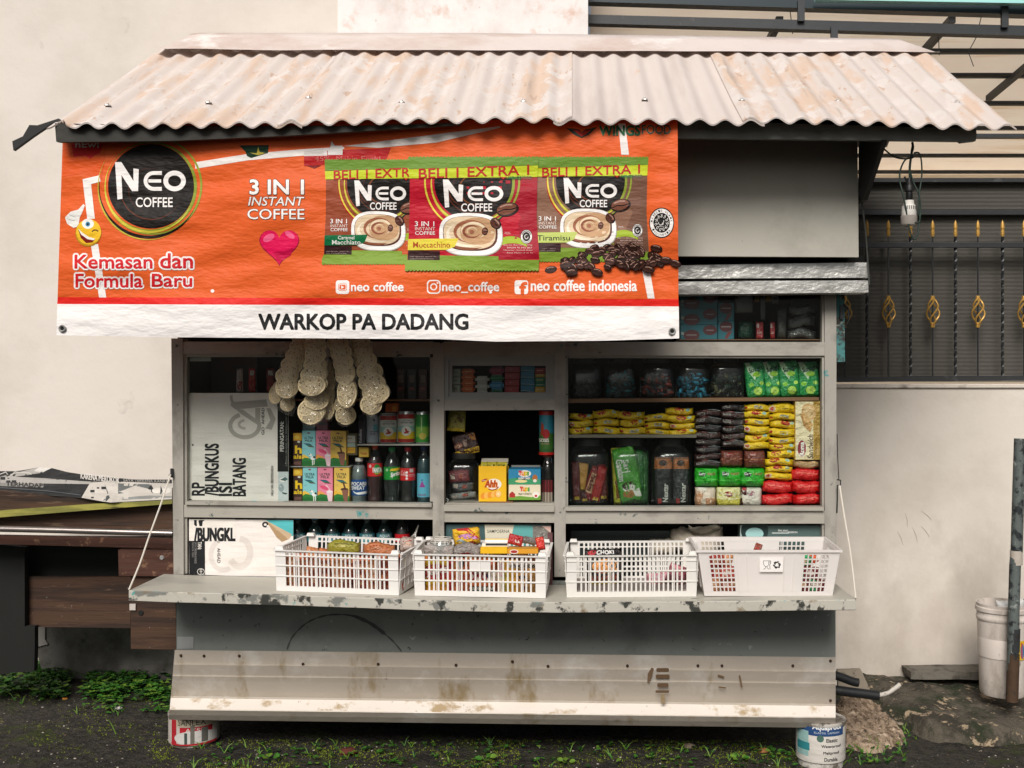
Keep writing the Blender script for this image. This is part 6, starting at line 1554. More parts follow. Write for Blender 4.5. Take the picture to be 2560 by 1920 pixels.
# ================================================================== CRATES ON THE COUNTER
m_crate = M('crate_white', '#f3f0ec', rough=.45, spec=.4, vary=.03, vs=6, transl=.12)
m_crateg = M('crate_cream', '#eeebe5', rough=.45, spec=.4, vary=.04, vs=6, transl=.12)
def crate(label, O, ex, ey, Wd, Dp, H, mat, plate=None):
    """slotted crate; O front left bottom corner, ex / ey directions in plan"""
    ex = Vector(ex).normalized(); ey = Vector(ey).normalized(); ez = Vector((0, 0, 1))
    T_ = lambda u, v, w_: O + ex * u + ey * v + ez * w_ + ez * (.013 * v / Dp)
    t = empty('basket_crate', O, label, 'crate', 'slotted crates on the counter')
    rx_ = .008       # flare at the top
    def wall(a, b, inward, ncol, width, plate=None):
        """a -> b corners (u,v); builds slotted wall in its own mesh"""
        bm = BM()
        th = .0028
        def P3(s_, w_, d):
            f = rx_ * (w_ / H)
            u = a[0] + (b[0] - a[0]) * s_; v = a[1] + (b[1] - a[1]) * s_
            return T_(u + inward[0] * (d - f), v + inward[1] * (d - f), w_)
        def bx(s0, s1, w0, w1, d0=0, d1=th):
            hexa(bm, [P3(s0, w0, d0), P3(s1, w0, d0), P3(s1, w1, d0), P3(s0, w1, d0), P3(s0, w0, d1), P3(s1, w0, d1), P3(s1, w1, d1), P3(s0, w1, d1)])
        m_ = .03 / width
        bands = [(0, .13), (.345, .385), (.60, .64), (.845, .875), (.955, .975)]
        for w0, w1 in bands: bx(0, 1, w0 * H, w1 * H)
        for w0, w1 in ((.385, .60), (.64, .845), (.13, .345)):
            bx(0, m_ * 1.15, w0 * H, w1 * H); bx(1 - m_ * 1.15, 1, w0 * H, w1 * H)
            p_ = (1 - 2.3 * m_) / ncol
            for i in range(ncol + 1):
                c = m_ * 1.15 + i * p_
                if plate and w0 == .64 and plate[0] < c < plate[1]: continue
                hw = p_ * .19
                if i in (0, ncol): continue
                bx(c - hw, c + hw, w0 * H, w1 * H)
            if plate and w0 == .64: bx(plate[0], plate[1], w0 * H, w1 * H)
        w0, w1 = .875, .955
        bx(0, m_ * 1.15, w0 * H, w1 * H); bx(1 - m_ * 1.15, 1, w0 * H, w1 * H)
        p_ = (1 - 2.3 * m_) / ncol
        for i in range(1, ncol): bx(m_ * 1.15 + i * p_ - p_ * .22, m_ * 1.15 + i * p_ + p_ * .22, w0 * H, w1 * H)
        # outside ribs
        for w_ in (.365, .62, .86): bx(0, 1, w_ * H - .001, w_ * H + .001, -.003, -.0002)
        for f in (.0, .17, .34, .5, .66, .83, .995):
            if .02 < f < .98: bx(f - .0012 / width * 1.0, f + .0012 / width, .13 * H, .95 * H, -.0028, -.0002)
        # rim
        bx(-.004, 1.004, .975 * H, H, -.006, th + .001)
        return link('crate_wall', bm, mat, t)
    wall((0, 0), (Wd, 0), (0, 1), 24, Wd, plate); wall((Wd, Dp), (0, Dp), (0, -1), 24, Wd)
    wall((Wd, .003), (Wd, Dp - .003), (-1, 0), 12, Dp); wall((0, Dp - .003), (0, .003), (1, 0), 12, Dp)
    bm = BM(); hexa(bm, [T_(.003, .003, .001), T_(Wd - .003, .003, .001), T_(Wd - .003, .003, .004), T_(.003, .003, .004), T_(.003, Dp - .003, .001), T_(Wd - .003, Dp - .003, .001), T_(Wd - .003, Dp - .003, .004), T_(.003, Dp - .003, .004)])
    link('crate_floor', bm, mat, t)
    for u, v in ((.012, .0), (Wd - .012, 0), (.012, Dp), (Wd - .012, Dp)):
        bm = BM(); c = T_(u, v, H); a_ = .014
        s_ = 1 if v == 0 else -1
        hexa(bm, [c + ex * -a_ + ey * s_ * -.006 * 1, c + ex * a_ + ey * s_ * -.006, c + ex * (a_ - .003) + ey * s_ * -.004 + ez * .011, c + ex * (-a_ + .003) + ey * s_ * -.004 + ez * .011,
                  c + ex * -a_ + ey * s_ * .012, c + ex * a_ + ey * s_ * .012, c + ex * (a_ - .003) + ey * s_ * .010 + ez * .011, c + ex * (-a_ + .003) + ey * s_ * .010 + ez * .011])
        bmesh.ops.recalc_face_normals(bm, faces=bm.faces[:]); link('stacking_lug', bm, mat, t)
    return t, T_
def counter_z(X): return czc(X) + .001
YB_ = -.255
def crate_px(label, xl, xr, ey, H, mat, plate=None, Y=YB_, dyr=0):
    a = W(xl, 0, Y); b = W(xr, 0, Y + dyr)
    O = Vector((a.x, Y, counter_z(a.x))); Eb = Vector((b.x, Y + dyr, counter_z(b.x)))
    ex = (Eb - O); Wd = ex.length
    return crate(label, O, ex, Vector(ey), Wd, Vector(ey).length, H, mat, plate) + (Wd,)
c1, T1, W1 = crate_px('white slotted crate of orange crackers in clear bags, leftmost on the counter', 691, 997, (.05, .245, 0), .143, m_crate, dyr=-.008)
c2, T2, W2 = crate_px('white slotted crate packed with yellow and orange snacks, second from the left', 1037, 1364, (.008, .24, 0), .146, m_crate, plate=(.42, .58))
c3, T3, W3 = crate_px('cream slotted crate with few packets, third from the left', 1417, 1741, (.012, .235, 0), .146, m_crateg, Y=-.24)

def pk(T_, u, v, w_, wd, ht, th, ang, tilt, base, draw, label, cat='packet', name='snack_packet', group=None, seed=1, fam='foil', crimp='y'):
    """a packet standing inside a crate: built at the crate's own metric coordinates"""
    c = T_(u, v, w_)
    k = sc(c.y); px, py = CX + c.x * k, CY - (c.z - CZ) * k
    return packet(name, label, cat, 'S', (px - wd / 2 * k, py - ht * k, px + wd / 2 * k, py), c.y - th / 2, th, base, draw, group, seed, fam, crimp, rot=ang)
# crate 1: crackers in film
rr = random.Random(21)
cols = ['#c0683a', '#b8562c', '#a6452a', '#c98352', '#8a7a34', '#b35034', '#c77a4a', '#a04a2a', '#c06444']
for i in range(30):
    row = i % 3; j = i // 3
    u = .035 + j * .040 + rr.uniform(-.006, .006); v = .035 + row * .075
    c_ = cols[rr.randrange(len(cols))]
    def dd(P_, x0, y0, x1, y1, r_=random.Random(i)):
        for k_ in range(4):
            yy = y0 + (y1 - y0) * (.18 + .2 * k_); P_.ell((x0 + x1) / 2 + r_.uniform(-3, 3), yy, (x1 - x0) * .3, (y1 - y0) * .075, r_.choice(['#d98d5e', '#8d3a20', '#cfa070', '#e0b490']))
        P_.strip([(x0 + (x1 - x0) * .25, y0 + 8), (x0 + (x1 - x0) * .3, y1 - 12)], 2, '#f0ddd0')
    pk(T1, u, v, .006, .046, .105 + rr.uniform(-.012, .010), .03, rr.uniform(-12, 12), 0, c_, dd, 'orange brown crackers in clear bags packed in the leftmost crate', group='cracker bags in the leftmost crate', seed=i + 200)
for px, py, rx_, col_, lb in ((860, 1374, 42, '#9a9430', 'olive green cracker bag on top of the leftmost crate'), (948, 1380, 40, '#c4774a', 'orange cracker bag on top at the right of the leftmost crate'), (1018, 1366, 18, '#c9b6ac', 'small pale bag in the back corner of the leftmost crate')):
    packet('snack_packet', lb, 'packet', 'S', (px - rx_, py - 23, px + rx_, py + 14), -.16, .07, col_, multi(fp([(.15, .5), (.5, .35), (.9, .55), (.5, .5)], '#c9c07a' if rx_ == 42 else '#e0b090'), fp([(.2, .25), (.8, .2), (.8, .28), (.2, .32)], '#6a6420' if rx_ == 42 else '#a8502c')), seed=px, crimp='x')
# crate 2
def q2(zx, zy): return zz('J', zx, zy)
items2 = [((235, 770, 560, 1230), '#e0b81c', multi(fe(.5, .38, .62, .25, '#b0201c'), txt('Jet-Z', .05, .28, .95, .48, '#f2ece0', bold=.06, rot=10), fr(0, .75, 1, .98, '#d89a2a')), 'yellow snack packet with a red oval in the second crate'),
          ((545, 760, 640, 1235), '#a8181c', fr(.2, .3, .5, .7, '#c93a2c'), 'narrow red packet beside the yellow one in the second crate'),
          ((620, 750, 860, 1240), '#c06a34', multi(fe(.2, .2, .12, .06, '#d8a040'), fp([(.3, .1), (.7, .05), (.6, .25), (.4, .3)], '#2a2c34'), fe(.5, .6, .3, .15, '#b8502a')), 'brown orange snack packet in the middle of the second crate'),
          ((760, 760, 1230, 1245), '#c8662a', multi(fp([(.0, .35), (1, .30), (1, .62), (0, .70)], '#e9e2d8'), txt('KOMO', .05, .38, .7, .62, '#a8201c', bold=.06), fr(.1, .78, .95, .93, '#2c3238'), txt('JAGUNG BAKAR', .12, .80, .92, .91, '#f0ead8', bold=.04), fe(.75, .48, .06, .06, '#2f4a7a')), 'orange corn snack packet with a dark lettered band in the second crate'),
          ((1230, 770, 1520, 1240), '#d8a01e', multi(fp([(.1, .4), (.6, .35), (.6, .9), (.2, .95)], '#b9a62a'), fr(.1, .1, .3, .5, '#a8342c')), 'mustard yellow packet right of the corn snack in the second crate'),
          ((1500, 920, 1770, 1240), '#b88a4a', multi(fe(.3, .3, .2, .1, '#3a2218'), fe(.7, .5, .2, .1, '#4a2c1c'), fe(.4, .75, .2, .08, '#6a4428')), 'tan packet with dark biscuits at the right of the second crate')]
for i, (q, c_, d, lb) in enumerate(items2):
    packet('snack_packet', lb, 'packet', 'J', q, -.232 + .006 * (i % 2), .03, c_, d, seed=i + 300, crimp='y', wob=.3)
bm = BM()
m_wafer = ink('#efe6da', 'card'); 
for j, (y0, y1) in enumerate(((782, 912),)):
    a = W(*q2(1375, 845), -.225); b = W(*q2(1765, 850), -.225); tube(bm, [a, b], .0105, 14)
mats = [m_wafer, ink('#c9a060', 'card')]
P_ = Print('card', 'J'); P_.text('chocolatos', 1420, 815, 1755, 880, '#3a2a20', bold=.05); P_.emit(bm, mats, flat(-.2365), eps=.0001)
link('wafer_tube', bm, mats, label='white wafer roll box with dark lettering lying at the right of the second crate', cat='wafer', smooth=50)
rr = random.Random(3)
for i in range(9):
    u = .04 + .045 * i; pk(T2, u, .12 + .04 * (i % 2), .006, .06, .115, .03, rr.uniform(-8, 8), 0, ('#c9762c', '#d8a82a', '#a83a24', '#c98a4a')[i % 4], fr(.2, .3, .8, .6, '#e0b060'), 'orange and red snack packets standing at the back of the second crate', group='packets at the back of the second crate', seed=i + 320)
# on top of crate 2
jr = empty('open_jar', W(*q2(450, 690), -.17), 'round clear plastic jar with a wavy rim at the left of the second crate', 'jar')
a = W(*q2(290, 640), -.17); b = W(*q2(620, 640), -.17); xc_ = (a.x + b.x) / 2; r_ = (b.x - a.x) / 2; zt = W(*q2(0, 470), -.17).z; zb = zt - .07
bm = BM()
lathe(bm, xc_, -.17, [(r_, zb), (r_ * 1.02, zb + .03), (r_ * .95, zb + .05), (r_ * .80, zt - .008)], 28, cap=False); link('jar_body', bm, m_clear, jr, smooth=60)
for dz in (0, .006, .012):
    bm = BM(); tube(bm, [(xc_ + r_ * .86 * cos(2 * pi * i / 28), -.17 + r_ * .86 * sin(2 * pi * i / 28), zt - dz + .001 * sin(i)) for i in range(29)], .0014, 5, cap=False); link('jar_rim', bm, M('frosted_rim', '#ddd6cc', rough=.3), jr, smooth=80)
packet('foil_bag', 'grey clear topped packet at the left of the second crate', 'packet', 'J', (225, 560, 640, 720), -.21, .03, '#a79e98', multi(fp([(.3, .6), (.4, .2), (.45, .9)], '#dcd4cc')), seed=7, crimp='x')
packet('foil_bag', 'silver grey opened foil packet in the middle of the second crate', 'packet', 'J', (600, 555, 1010, 720), -.20, .03, '#8f8782', multi(fp([(0, .85), (1, .85), (1, 1), (0, 1)], '#a8202a')), seed=17, crimp='x', wob=1.6)
packet('snack_bag', 'yellow snack bag with red and lilac pattern at the back of the second crate', 'packet', 'J', (620, 330, 1000, 570), -.13, .04, '#e8b41c', multi(fp([(.15, .0), (.6, .0), (.98, .7), (.85, .75), (.5, .15), (.2, .12)], '#c9242c'), fp([(.2, .4), (.6, .3), (.95, .72), (.6, .68), (.2, .52)], '#c98ac0'), fe(.68, .92, .14, .14, '#a8323a'), fp([(.1, .7), (.3, .6), (.5, .85), (.35, .95)], '#9ab4b8')), seed=5, crimp='y', rot=6, wob=1.3)
bx_ = [('white carton with a yellow top edge in the second crate', (1065, 478, 1400, 560), -.17, '#efece6', fr(0, 0, 1, .18, '#e0b81c')),
       ('dark blue and white thin carton below the yellow edged one', (1020, 545, 1370, 600), -.20, '#e9e6e0', fr(.15, .0, 1, .55, '#2a3038')),
       ('yellow carton end at the front of the second crate', (1000, 600, 1372, 688), -.225, '#ecb91c', None)]
for lb, q, Y_, c_, d in bx_: carton('snack_box', lb, 'box', 'J', q, Y_, .03, c_, d)
carton('snack_box', 'open orange carton with a small red white logo at the right of the second crate', 'box', 'J', (1372, 622, 1800, 690), -.222, .07, '#d9992a', multi(fe(.22, .55, .14, .45, '#e8dfd4'), fe(.22, .55, .11, .3, '#a8302c')))
packet('foil_wrapper', 'red foil packet standing at the right of the second crate', 'packet', 'J', (1385, 425, 1590, 570), -.19, .02, '#b8242a', multi(fp([(.4, .6), (.5, .4), (.6, .65), (.7, .45), (.85, .7), (.5, .75)], '#e8dcd6')), seed=3, crimp='y', rot=-14)
packet('foil_wrapper', 'grey inner foil between the two red wrappers', 'packet', 'J', (1570, 455, 1790, 560), -.185, .02, '#6f6863', None, seed=6, crimp='x')
packet('foil_wrapper', 'bright red foil corner at the far right of the second crate', 'packet', 'J', (1770, 455, 1890, 640), -.19, .02, '#d8342a', multi(fp([(.1, .1), (.5, .05), (.3, .5)], '#f07058')), seed=9, crimp='y', rot=10)
# crate 3
packet('snack_packet', 'dark snack packet with a round orange panel leaning in the third crate', 'packet', 'K', (228, 255, 485, 505), -.15, .04, '#2b211f', multi(fr(.05, .05, .95, .2, '#1d1a1c'), fe(.2, .1, .12, .07, '#a8202a'), txt('CHOKI', .32, .04, .8, .15, '#f0ece6', bold=.06), fe(.55, .48, .36, .2, '#e8a05c'), fe(.4, .62, .12, .05, '#c05a34'), fp([(.1, .7), (.5, .75), (.9, .7), (.9, .85), (.1, .88)], '#8a3a24'), fr(.1, .9, .9, .98, '#c9a82a')), seed=4, crimp='y', rot=2)
packet('snack_packet', 'pink candy packet lying at the right of the third crate', 'packet', 'K', (650, 410, 830, 500), -.14, .05, '#e39aa6', multi(fe(.5, .4, .3, .2, '#f2c8cf')), seed=8, crimp='x', rot=8)
packet('snack_packet', 'rose and maroon candy packet standing at the right of the third crate', 'packet', 'K', (795, 365, 935, 500), -.17, .04, '#a85a64', multi(fp([(0, .1), (.6, .05), (.95, .6), (.6, .5)], '#e8959c'), fp([(.1, .6), (.5, .7), (.5, .98), (.1, .98)], '#6a2a34')), seed=18, crimp='y', rot=-20)
bm = BM(); c = T3(.16, .02, .005); hexa(bm, [T3(.01, .01, .006), T3(W3 - .01, .01, .006), T3(W3 - .01, .01, .020), T3(.01, .01, .020), T3(.01, .2, .006), T3(W3 - .01, .2, .006), T3(W3 - .01, .2, .020), T3(.01, .2, .020)])
link('cardboard_liner', bm, M('liner_grey', '#9c938e', rough=.8, vary=.1), label='grey cardboard liner on the floor of the third crate', cat='cardboard')
# crate 4: translucent basket
m_bask = M('basket_translucent', '#fbf7f4', rough=.35, spec=.45, vary=.03, transl=.4)
O4 = W(1762, 0, -.25); E4 = W(2082, 0, -.25)
z4 = counter_z((O4.x + E4.x) / 2)
Tw = (W(1744, 0, -.25).x, W(2100, 0, -.25).x)
H4 = .160; D4 = .235
b4 = empty('plastic_basket', ((O4.x + E4.x) / 2, -.13, z4), 'translucent white basket with square holes and a food safe label, rightmost on the counter', 'basket')
def T4(s_, v, w_):
    """s 0..1 across, v 0..1 depth, w 0..H"""
    f = w_ / H4
    x0 = O4.x + (Tw[0] - O4.x) * f; x1 = E4.x + (Tw[1] - E4.x) * f
    inset = .035 * (v) * 1.0 * 0
    y0 = -.245 - .012 * f; y1 = -.03 + .012 * f
    return Vector((x0 + (x1 - x0) * s_, y0 + (y1 - y0) * v, z4 + w_ + .012 * v))
def wall4(fn, cells, name='basket_wall'):
    bm = BM()
    def bx(s0, s1, w0, w1, d0=0, d1=.0025): hexa(bm, [fn(s0, w0, d0), fn(s1, w0, d0), fn(s1, w1, d0), fn(s0, w1, d0), fn(s0, w0, d1), fn(s1, w0, d1), fn(s1, w1, d1), fn(s0, w1, d1)])
    g0, g1 = .10 * H4, .90 * H4
    bx(0, 1, 0, g0); bx(0, 1, g1, .96 * H4)
    last = 0
    for s0, s1, n in cells:
        bx(last, s0, g0, g1)
        p_ = (s1 - s0) / n; nr = 8; pw = (g1 - g0) / nr
        for j in range(nr + 1):
            w_ = g0 + j * pw
            if 0 < j < nr: bx(s0, s1, w_ - pw * .14, w_ + pw * .14)
        for i in range(n + 1):
            s_ = s0 + i * p_
            for j in range(nr): bx(max(s0, s_ - p_ * .14), min(s1, s_ + p_ * .14), g0 + j * pw + (pw * .14 if j else 0), g0 + (j + 1) * pw - (pw * .14 if j < nr - 1 else 0))
        last = s1
    bx(last, 1, g0, g1)
    for s_ in (.0, .27, .34, .61, .68, 1.0):
        if 0 < s_ < 1: bx(s_ - .003, s_ + .003, g0, g1, -.004, -.0002)
    return link(name, bm, m_bask, b4)
wall4(lambda s_, w_, d: T4(s_, 0, w_) + Vector((0, d, 0)), ((.07, .25, 6), (.75, .93, 6)))
wall4(lambda s_, w_, d: T4(s_, 1, w_) + Vector((0, -d, 0)), ((.07, .25, 6), (.66, .86, 6)))
wall4(lambda s_, w_, d: T4(1, .03 + .94 * s_, w_) + Vector((-d, 0, 0)), ((.3, .7, 4),))
wall4(lambda s_, w_, d: T4(0, .03 + .94 * s_, w_) + Vector((d, 0, 0)), ((.3, .7, 4),))
bm = BM(); hexa(bm, [T4(.01, .01, .001), T4(.99, .01, .001), T4(.99, .01, .004), T4(.01, .01, .004), T4(.01, .99, .001), T4(.99, .99, .001), T4(.99, .99, .004), T4(.01, .99, .004)]); link('basket_floor', bm, m_bask, b4)
bm = BM(); pts = []
for s_, v in ((0, 0), (.5, 0), (1, 0), (1, .5), (1, 1), (.5, 1), (0, 1), (0, .5)): pts.append(T4(s_, v, H4))
ring_o, n_ = [], len(pts)
cc = sum(pts, Vector()) / n_
R4 = []
for o_, dz in ((-.002, -.007), (.006, -.007), (.006, .001), (-.002, .001)):
    R4.append([bm.verts.new(p_ + Vector(((1 if p_.x > cc.x + .01 else -1 if p_.x < cc.x - .01 else 0) * o_, (1 if p_.y > cc.y + .01 else -1 if p_.y < cc.y - .01 else 0) * o_, dz))) for p_ in pts])
for a_, b_ in ((0, 1), (1, 2), (2, 3), (3, 0)):
    for i in range(n_): bm.faces.new([R4[a_][i], R4[a_][(i + 1) % n_], R4[b_][(i + 1) % n_], R4[b_][i]])
bmesh.ops.recalc_face_normals(bm, faces=bm.faces[:]); link('basket_rim', bm, m_bask, b4)
P_ = Print('paper', 'U'); P_.rect(868, 480, 1170, 668, '#f2ede9', r=6); P_.ring(0, 0, 1, 1, 1, '#f2ede9')
P_.items.pop(); P_.boxes.pop()
P_.strip([(916, 525), (1012, 525)], 6, '#2c2a28'); P_.strip([(918, 525), (922, 575), (940, 597), (968, 597), (986, 575), (988, 525)], 6, '#2c2a28'); P_.strip([(945, 597), (948, 615), (920, 635)], 6, '#2c2a28'); P_.strip([(966, 597), (966, 615), (990, 633)], 6, '#2c2a28')
P_.strip([(1012, 525), (1010, 560), (1000, 575), (1004, 635)], 7, '#2c2a28'); P_.strip([(1000, 530), (1000, 560)], 4, '#2c2a28')
for a_ in (90, 210, 330):
    c_, s_ = cos(radians(a_)), sin(radians(a_)); cx_, cy_ = 1092, 578
    rt = lambda x, y: (cx_ + x * c_ - y * s_, cy_ + x * s_ + y * c_)
    P_.poly([rt(-50, -18), rt(-34, -28), rt(-22, 2), rt(-38, 12)], '#1d1c1b'); P_.poly([rt(-46, 14), rt(-22, 4), rt(-18, 34), rt(-34, 40)], '#1d1c1b'); P_.poly([rt(-30, -30), rt(-12, -40), rt(-4, -16), rt(-20, -12)], '#1d1c1b')
bm = BM(); ml = []; P_.emit(bm, ml, flat(-.262), eps=.0001); link('care_label', bm, ml, b4)
rr = random.Random(8)
pal = (['#d8584a', '#e07a6a', '#c9443c', '#b0583a', '#c98a5a', '#a83a30'], ['#2f9a5a', '#8a2430', '#d85a2c', '#3a1c1c', '#c9a02a', '#7a1c28', '#e0b050'])
for side in (0, 1):
    for i in range(14):
        s_ = (.05 if side == 0 else .70) + rr.random() * .22; v = .14 + .2 * rr.random(); w_ = .006 + (i // 5) * .042
        c_ = T4(s_, v, w_); k = sc(c_.y); px, py = CX + c_.x * k, CY - (c_.z - CZ) * k
        col_ = '#2fa565' if (side == 1 and i > 11) else pal[side][rr.randrange(len(pal[side]))]
        packet('candy_packet', ('pink and orange candy packets heaped in the left end of the basket', 'mixed red and green candy packets heaped in the right end of the basket')[side], 'candy', 'S', (px - 20, py - 34, px + 20, py), c_.y, .02, col_, fe(.5, .5, .25, .2, rr.choice(['#f0c8a0', '#f2e0d4', '#e8b040'])), ('candy heap, left end of the basket', 'candy heap, right end of the basket')[side], seed=i + 500, crimp='x', rot=rr.uniform(-30, 30))
packet('candy_packet', 'brown and red packet corner sticking up in the basket', 'candy', 'U', (800, 300, 895, 420), -.14, .01, '#8a3a24', fp([(.1, .6), (.5, .4), (.9, .7)], '#c0342c'), seed=3, crimp='y', rot=-20)

# ================================================================== LOWER WINDOWS
def dcb(P_, *a_):
    P_.ring(620, 420, 90, 120, 55, '#dbd3cd', -90, 150, n=20); P_.ring(480, 440, 110, 130, 40, '#dbd3cd', 60, 250, n=20)
    P_.poly([(182, 130), (580, 130), (578, 318), (182, 318)], '#ece6de'); P_.text('/BUNGKL', 230, 208, 578, 318, '#26282a', bold=.06)
    P_.poly([(225, 138), (248, 138), (250, 192), (226, 192)], '#26282a'); P_.poly([(262, 145), (275, 138), (318, 138), (300, 152), (296, 192), (272, 192)], '#26282a')
    P_.poly([(182, 318), (318, 318), (320, 608), (184, 606)], '#222325'); P_.text('TAN:', 258, 328, 290, 392, '#e2ddd6', bold=.04, rot=-90); P_.text('SAYA TERKENA KANKER', 228, 330, 248, 515, '#8f8d8a', rot=-90); P_.text('MEROKOK TERUS', 208, 330, 222, 460, '#8f8d8a', rot=-90)
    P_.ring(284, 585, 30, 26, 5, '#d8d3cc'); P_.text('18+', 274, 566, 296, 604, '#d8d3cc', rot=-90, bold=.03)
    P_.text('AHEAD', 426, 380, 452, 510, '#4a4845', bold=.02, rot=-90); P_.text('O', 426, 318, 444, 332, '#4a4845', bold=.02, rot=-90)
    P_.poly([(845, 138), (1082, 140), (1082, 275), (1050, 275)], '#58b9bd'); P_.poly([(850, 150), (890, 165), (1070, 262), (1050, 300), (985, 328), (940, 290)], '#c9b091'); P_.poly([(850, 150), (880, 168), (1040, 305), (985, 328), (940, 290)], '#b0936f')
    P_.ring(840, 178, 20, 18, 14, '#26282a'); P_.ell(862, 192, 10, 10, '#e8e2da')
poster('carton_panel', 'white cardboard poster panel with black lettering and turquoise corner in the lower left window', 'I', [(182, 132), (1083, 138), (1082, 640), (700, 628), (182, 606)], .02, '#ebe4de', dcb, cat='cardboard', th=.003)
m_aq = clear('aqua_pet', '#dfeaea', gloss=.06, dens=.10, rough=.05, body='#5c8a88')
for i in range(6):
    x = 1120 + i * 150
    b_ = bottle(('water bottle in the lower left window, beside the white cardboard panel', 'water bottle in the lower left window, second from the cardboard panel', 'water bottle in the lower left window, third from the cardboard panel', 'water bottle in the lower left window, fourth from the cardboard panel', 'water bottle in the lower left window, third from the red cola bottle', 'water bottle in the lower left window, nearest the red cola bottle')[i], 'I', (x - 66, 92, x + 66, 640), .11, m_aq, cap('#3a7fa8'), (258, 330, '#3b7c84', multi(txt('AQUA', .18, .1, .82, .45, '#cfdcdc', bold=.04), fe(.5, .8, .3, .15, '#5aa0a0'))), WAT, group='water bottles in the lower left window', capw=.46)
bottle('dark cola bottle with red label in the lower left window', 'I', (1960, 80, 2090, 640), .11, m_pet, cap('#c8202a'), (262, 330, '#c9202a', fr(.5, .3, .8, .7, '#e0b0ae')), liquid=m_cola, lvl=.78)
bm = BM()
P3 = [W(*zz('I', x, y), .06) for x, y in ((2120, 300), (2140, 250), (2165, 180))]
tube(bm, P3, [.014, .005, .003], 8); link('plastic_bag', bm, clear('white_film', '#e8e6e0', dens=.45, gloss=.1, bump=40, body='#b9b6ae'), label='twisted clear bag end beside the cola bottle in the lower left window', cat='bag')
# centre: cigarette carton
def dsam(P_, x0, y0, x1, y1):
    P_.poly([(525, 285), (1060, 285), (1075, 620), (525, 620)], '#3f5c5e'); P_.poly([(1060, 285), (1465, 290), (1400, 620), (1075, 620)], '#d8d3bf'); P_.poly([(1465, 290), (1725, 300), (1725, 640), (1400, 640)], '#5fa8a6')
    P_.text('SAMPOERNA', 1095, 355, 1405, 400, '#2f3434', bold=.005); P_.poly([(1725, 300), (1975, 305), (1975, 640), (1725, 640)], '#7f7c76')
    r_ = random.Random(2)
    for i in range(60): x, y = r_.uniform(1730, 1930), r_.uniform(305, 560); P_.strip([(x, y), (x + r_.uniform(-20, 20), y + r_.uniform(6, 22))], 5, r_.choice(['#3a3936', '#c9c5bc', '#55534e']))
    P_.poly([(1850, 305), (1975, 305), (1975, 400)], '#dcb9ae')
carton('cigarette_display', 'teal and cream cigarette display carton in the lower middle window', 'carton', 'J', (522, 282, 1978, 1130), .03, .04, '#4f6a6a', dsam)
bm = BM(); zbar(bm, 'J', 1930, 400, 1998, 1190, -.004, .01); link('banner_scrap', bm, ink('#6a4a4c', 'paper'), label='narrow maroon printed strip beside the right mullion of the lower middle window', cat='strip')
# right lower window: dark crate, white bags, box
bm = BM()
a = zz('K', 130, 130); b = zz('K', 830, 330)
rbar(bm, a[0], a[1], b[0], b[1], .16, .165)
for i in range(22):
    x = a[0] + 30 + i * 9.6; rbar(bm, x, a[1] + 12, x + 4, a[1] + 40, .155, .1598)
link('dark_crate', bm, M('dark_crate', '#2f3a38', rough=.5, vary=.2), label='dark ribbed crate deep inside the lower right window', cat='crate')
for i, (x0, y0, x1, y1) in enumerate(((820, 120, 1180, 300), (670, 180, 860, 300), (940, 92, 1180, 170))):
    packet('white_bag', ('large white cloth bag in the lower right window, behind the basket', 'lower white bag beside the dark crate in the lower right window', 'upper bulge of white cloth under the rail of the lower right window')[i], 'bag', 'K', (x0, y0, x1, y1), .09 + .02 * i, .10, '#cfc5b3', None, seed=i + 70, crimp='x', fam='paper', wob=2)
def dlive(P_, x0, y0, x1, y1):
    P_.rect(1300, 92, 1318, 300, '#a9b9b5'); P_.ell(1400, 130, 95, 90, '#17302f'); P_.ell(1400, 150, 62, 42, '#9fcac8'); P_.text('live your', 1563, 118, 1632, 140, '#dfe3df', bold=.04, shear=.2); P_.text('PASSION', 1630, 134, 1695, 146, '#dfe3df', bold=.04); P_.rect(1520, 142, 1640, 149, '#c9d2ce')
carton('display_carton', 'grey green display carton with white slogan in the lower right window', 'carton', 'K', (1300, 92, 1862, 330), .04, .06, '#4f6462', dlive)

# ================================================================== UNDER THE STALL
def pail(label, k, q, Yc, base, draw, name='paint_tin'):
    x0, y0, x1, y1 = q; a, b = zz(k, x0, y0), zz(k, x1, y1); r = (b[0] - a[0]) / 2 / sc(Yc); cx = (a[0] + b[0]) / 2; xc = (cx - CX) / sc(Yc)
    zt, zb = W(0, a[1], Yc - r).z, W(0, b[1], Yc - r).z
    t = empty(name, (xc, Yc, zb), label, 'tin'); H = zt - zb
    bm = BM(); lathe(bm, xc, Yc, [(r * .9, zb - .03), (r * .92, zb), (r, zt - .012), (r * 1.02, zt - .01), (r * 1.02, zt), (r * .9, zt)], 28); link('tin_body', bm, M('tin_' + base[1:], base, rough=.5, layers=[('#6a6258', 12, .52, .06), ('#3a3834', 30, .60, .03)]), t, smooth=50)
    sleeve('label', k, q, Yc, r * .985, draw, base, t, fam='paper')
    return t
pail('red and white paint tin used as a foot under the left end of the stall', 'M', (1466, 740, 1888, 985), .10, '#b9b0a8', multi(fr(0, 0, .12, 1, '#a3242c'), fr(.12, 0, 1, .35, '#b5a993'), txt('SANLEX', .16, .08, .7, .30, '#3a3734', bold=.0), fr(.2, .36, .78, .58, '#a8222c'), txt('AKSD', .32, .40, .72, .54, '#c9b9b0', bold=.03), fe(.5, .75, .42, .26, '#c3c0bc'), fr(.42, .3, .5, .95, '#6a675f'), fr(.62, .4, .72, .9, '#5b5a54'), fr(.3, .55, .36, .95, '#3f4a48'), fp([(0, .9), (.2, .95), (.8, .92), (1, .8), (1, 1), (0, 1)], '#a3242c')))
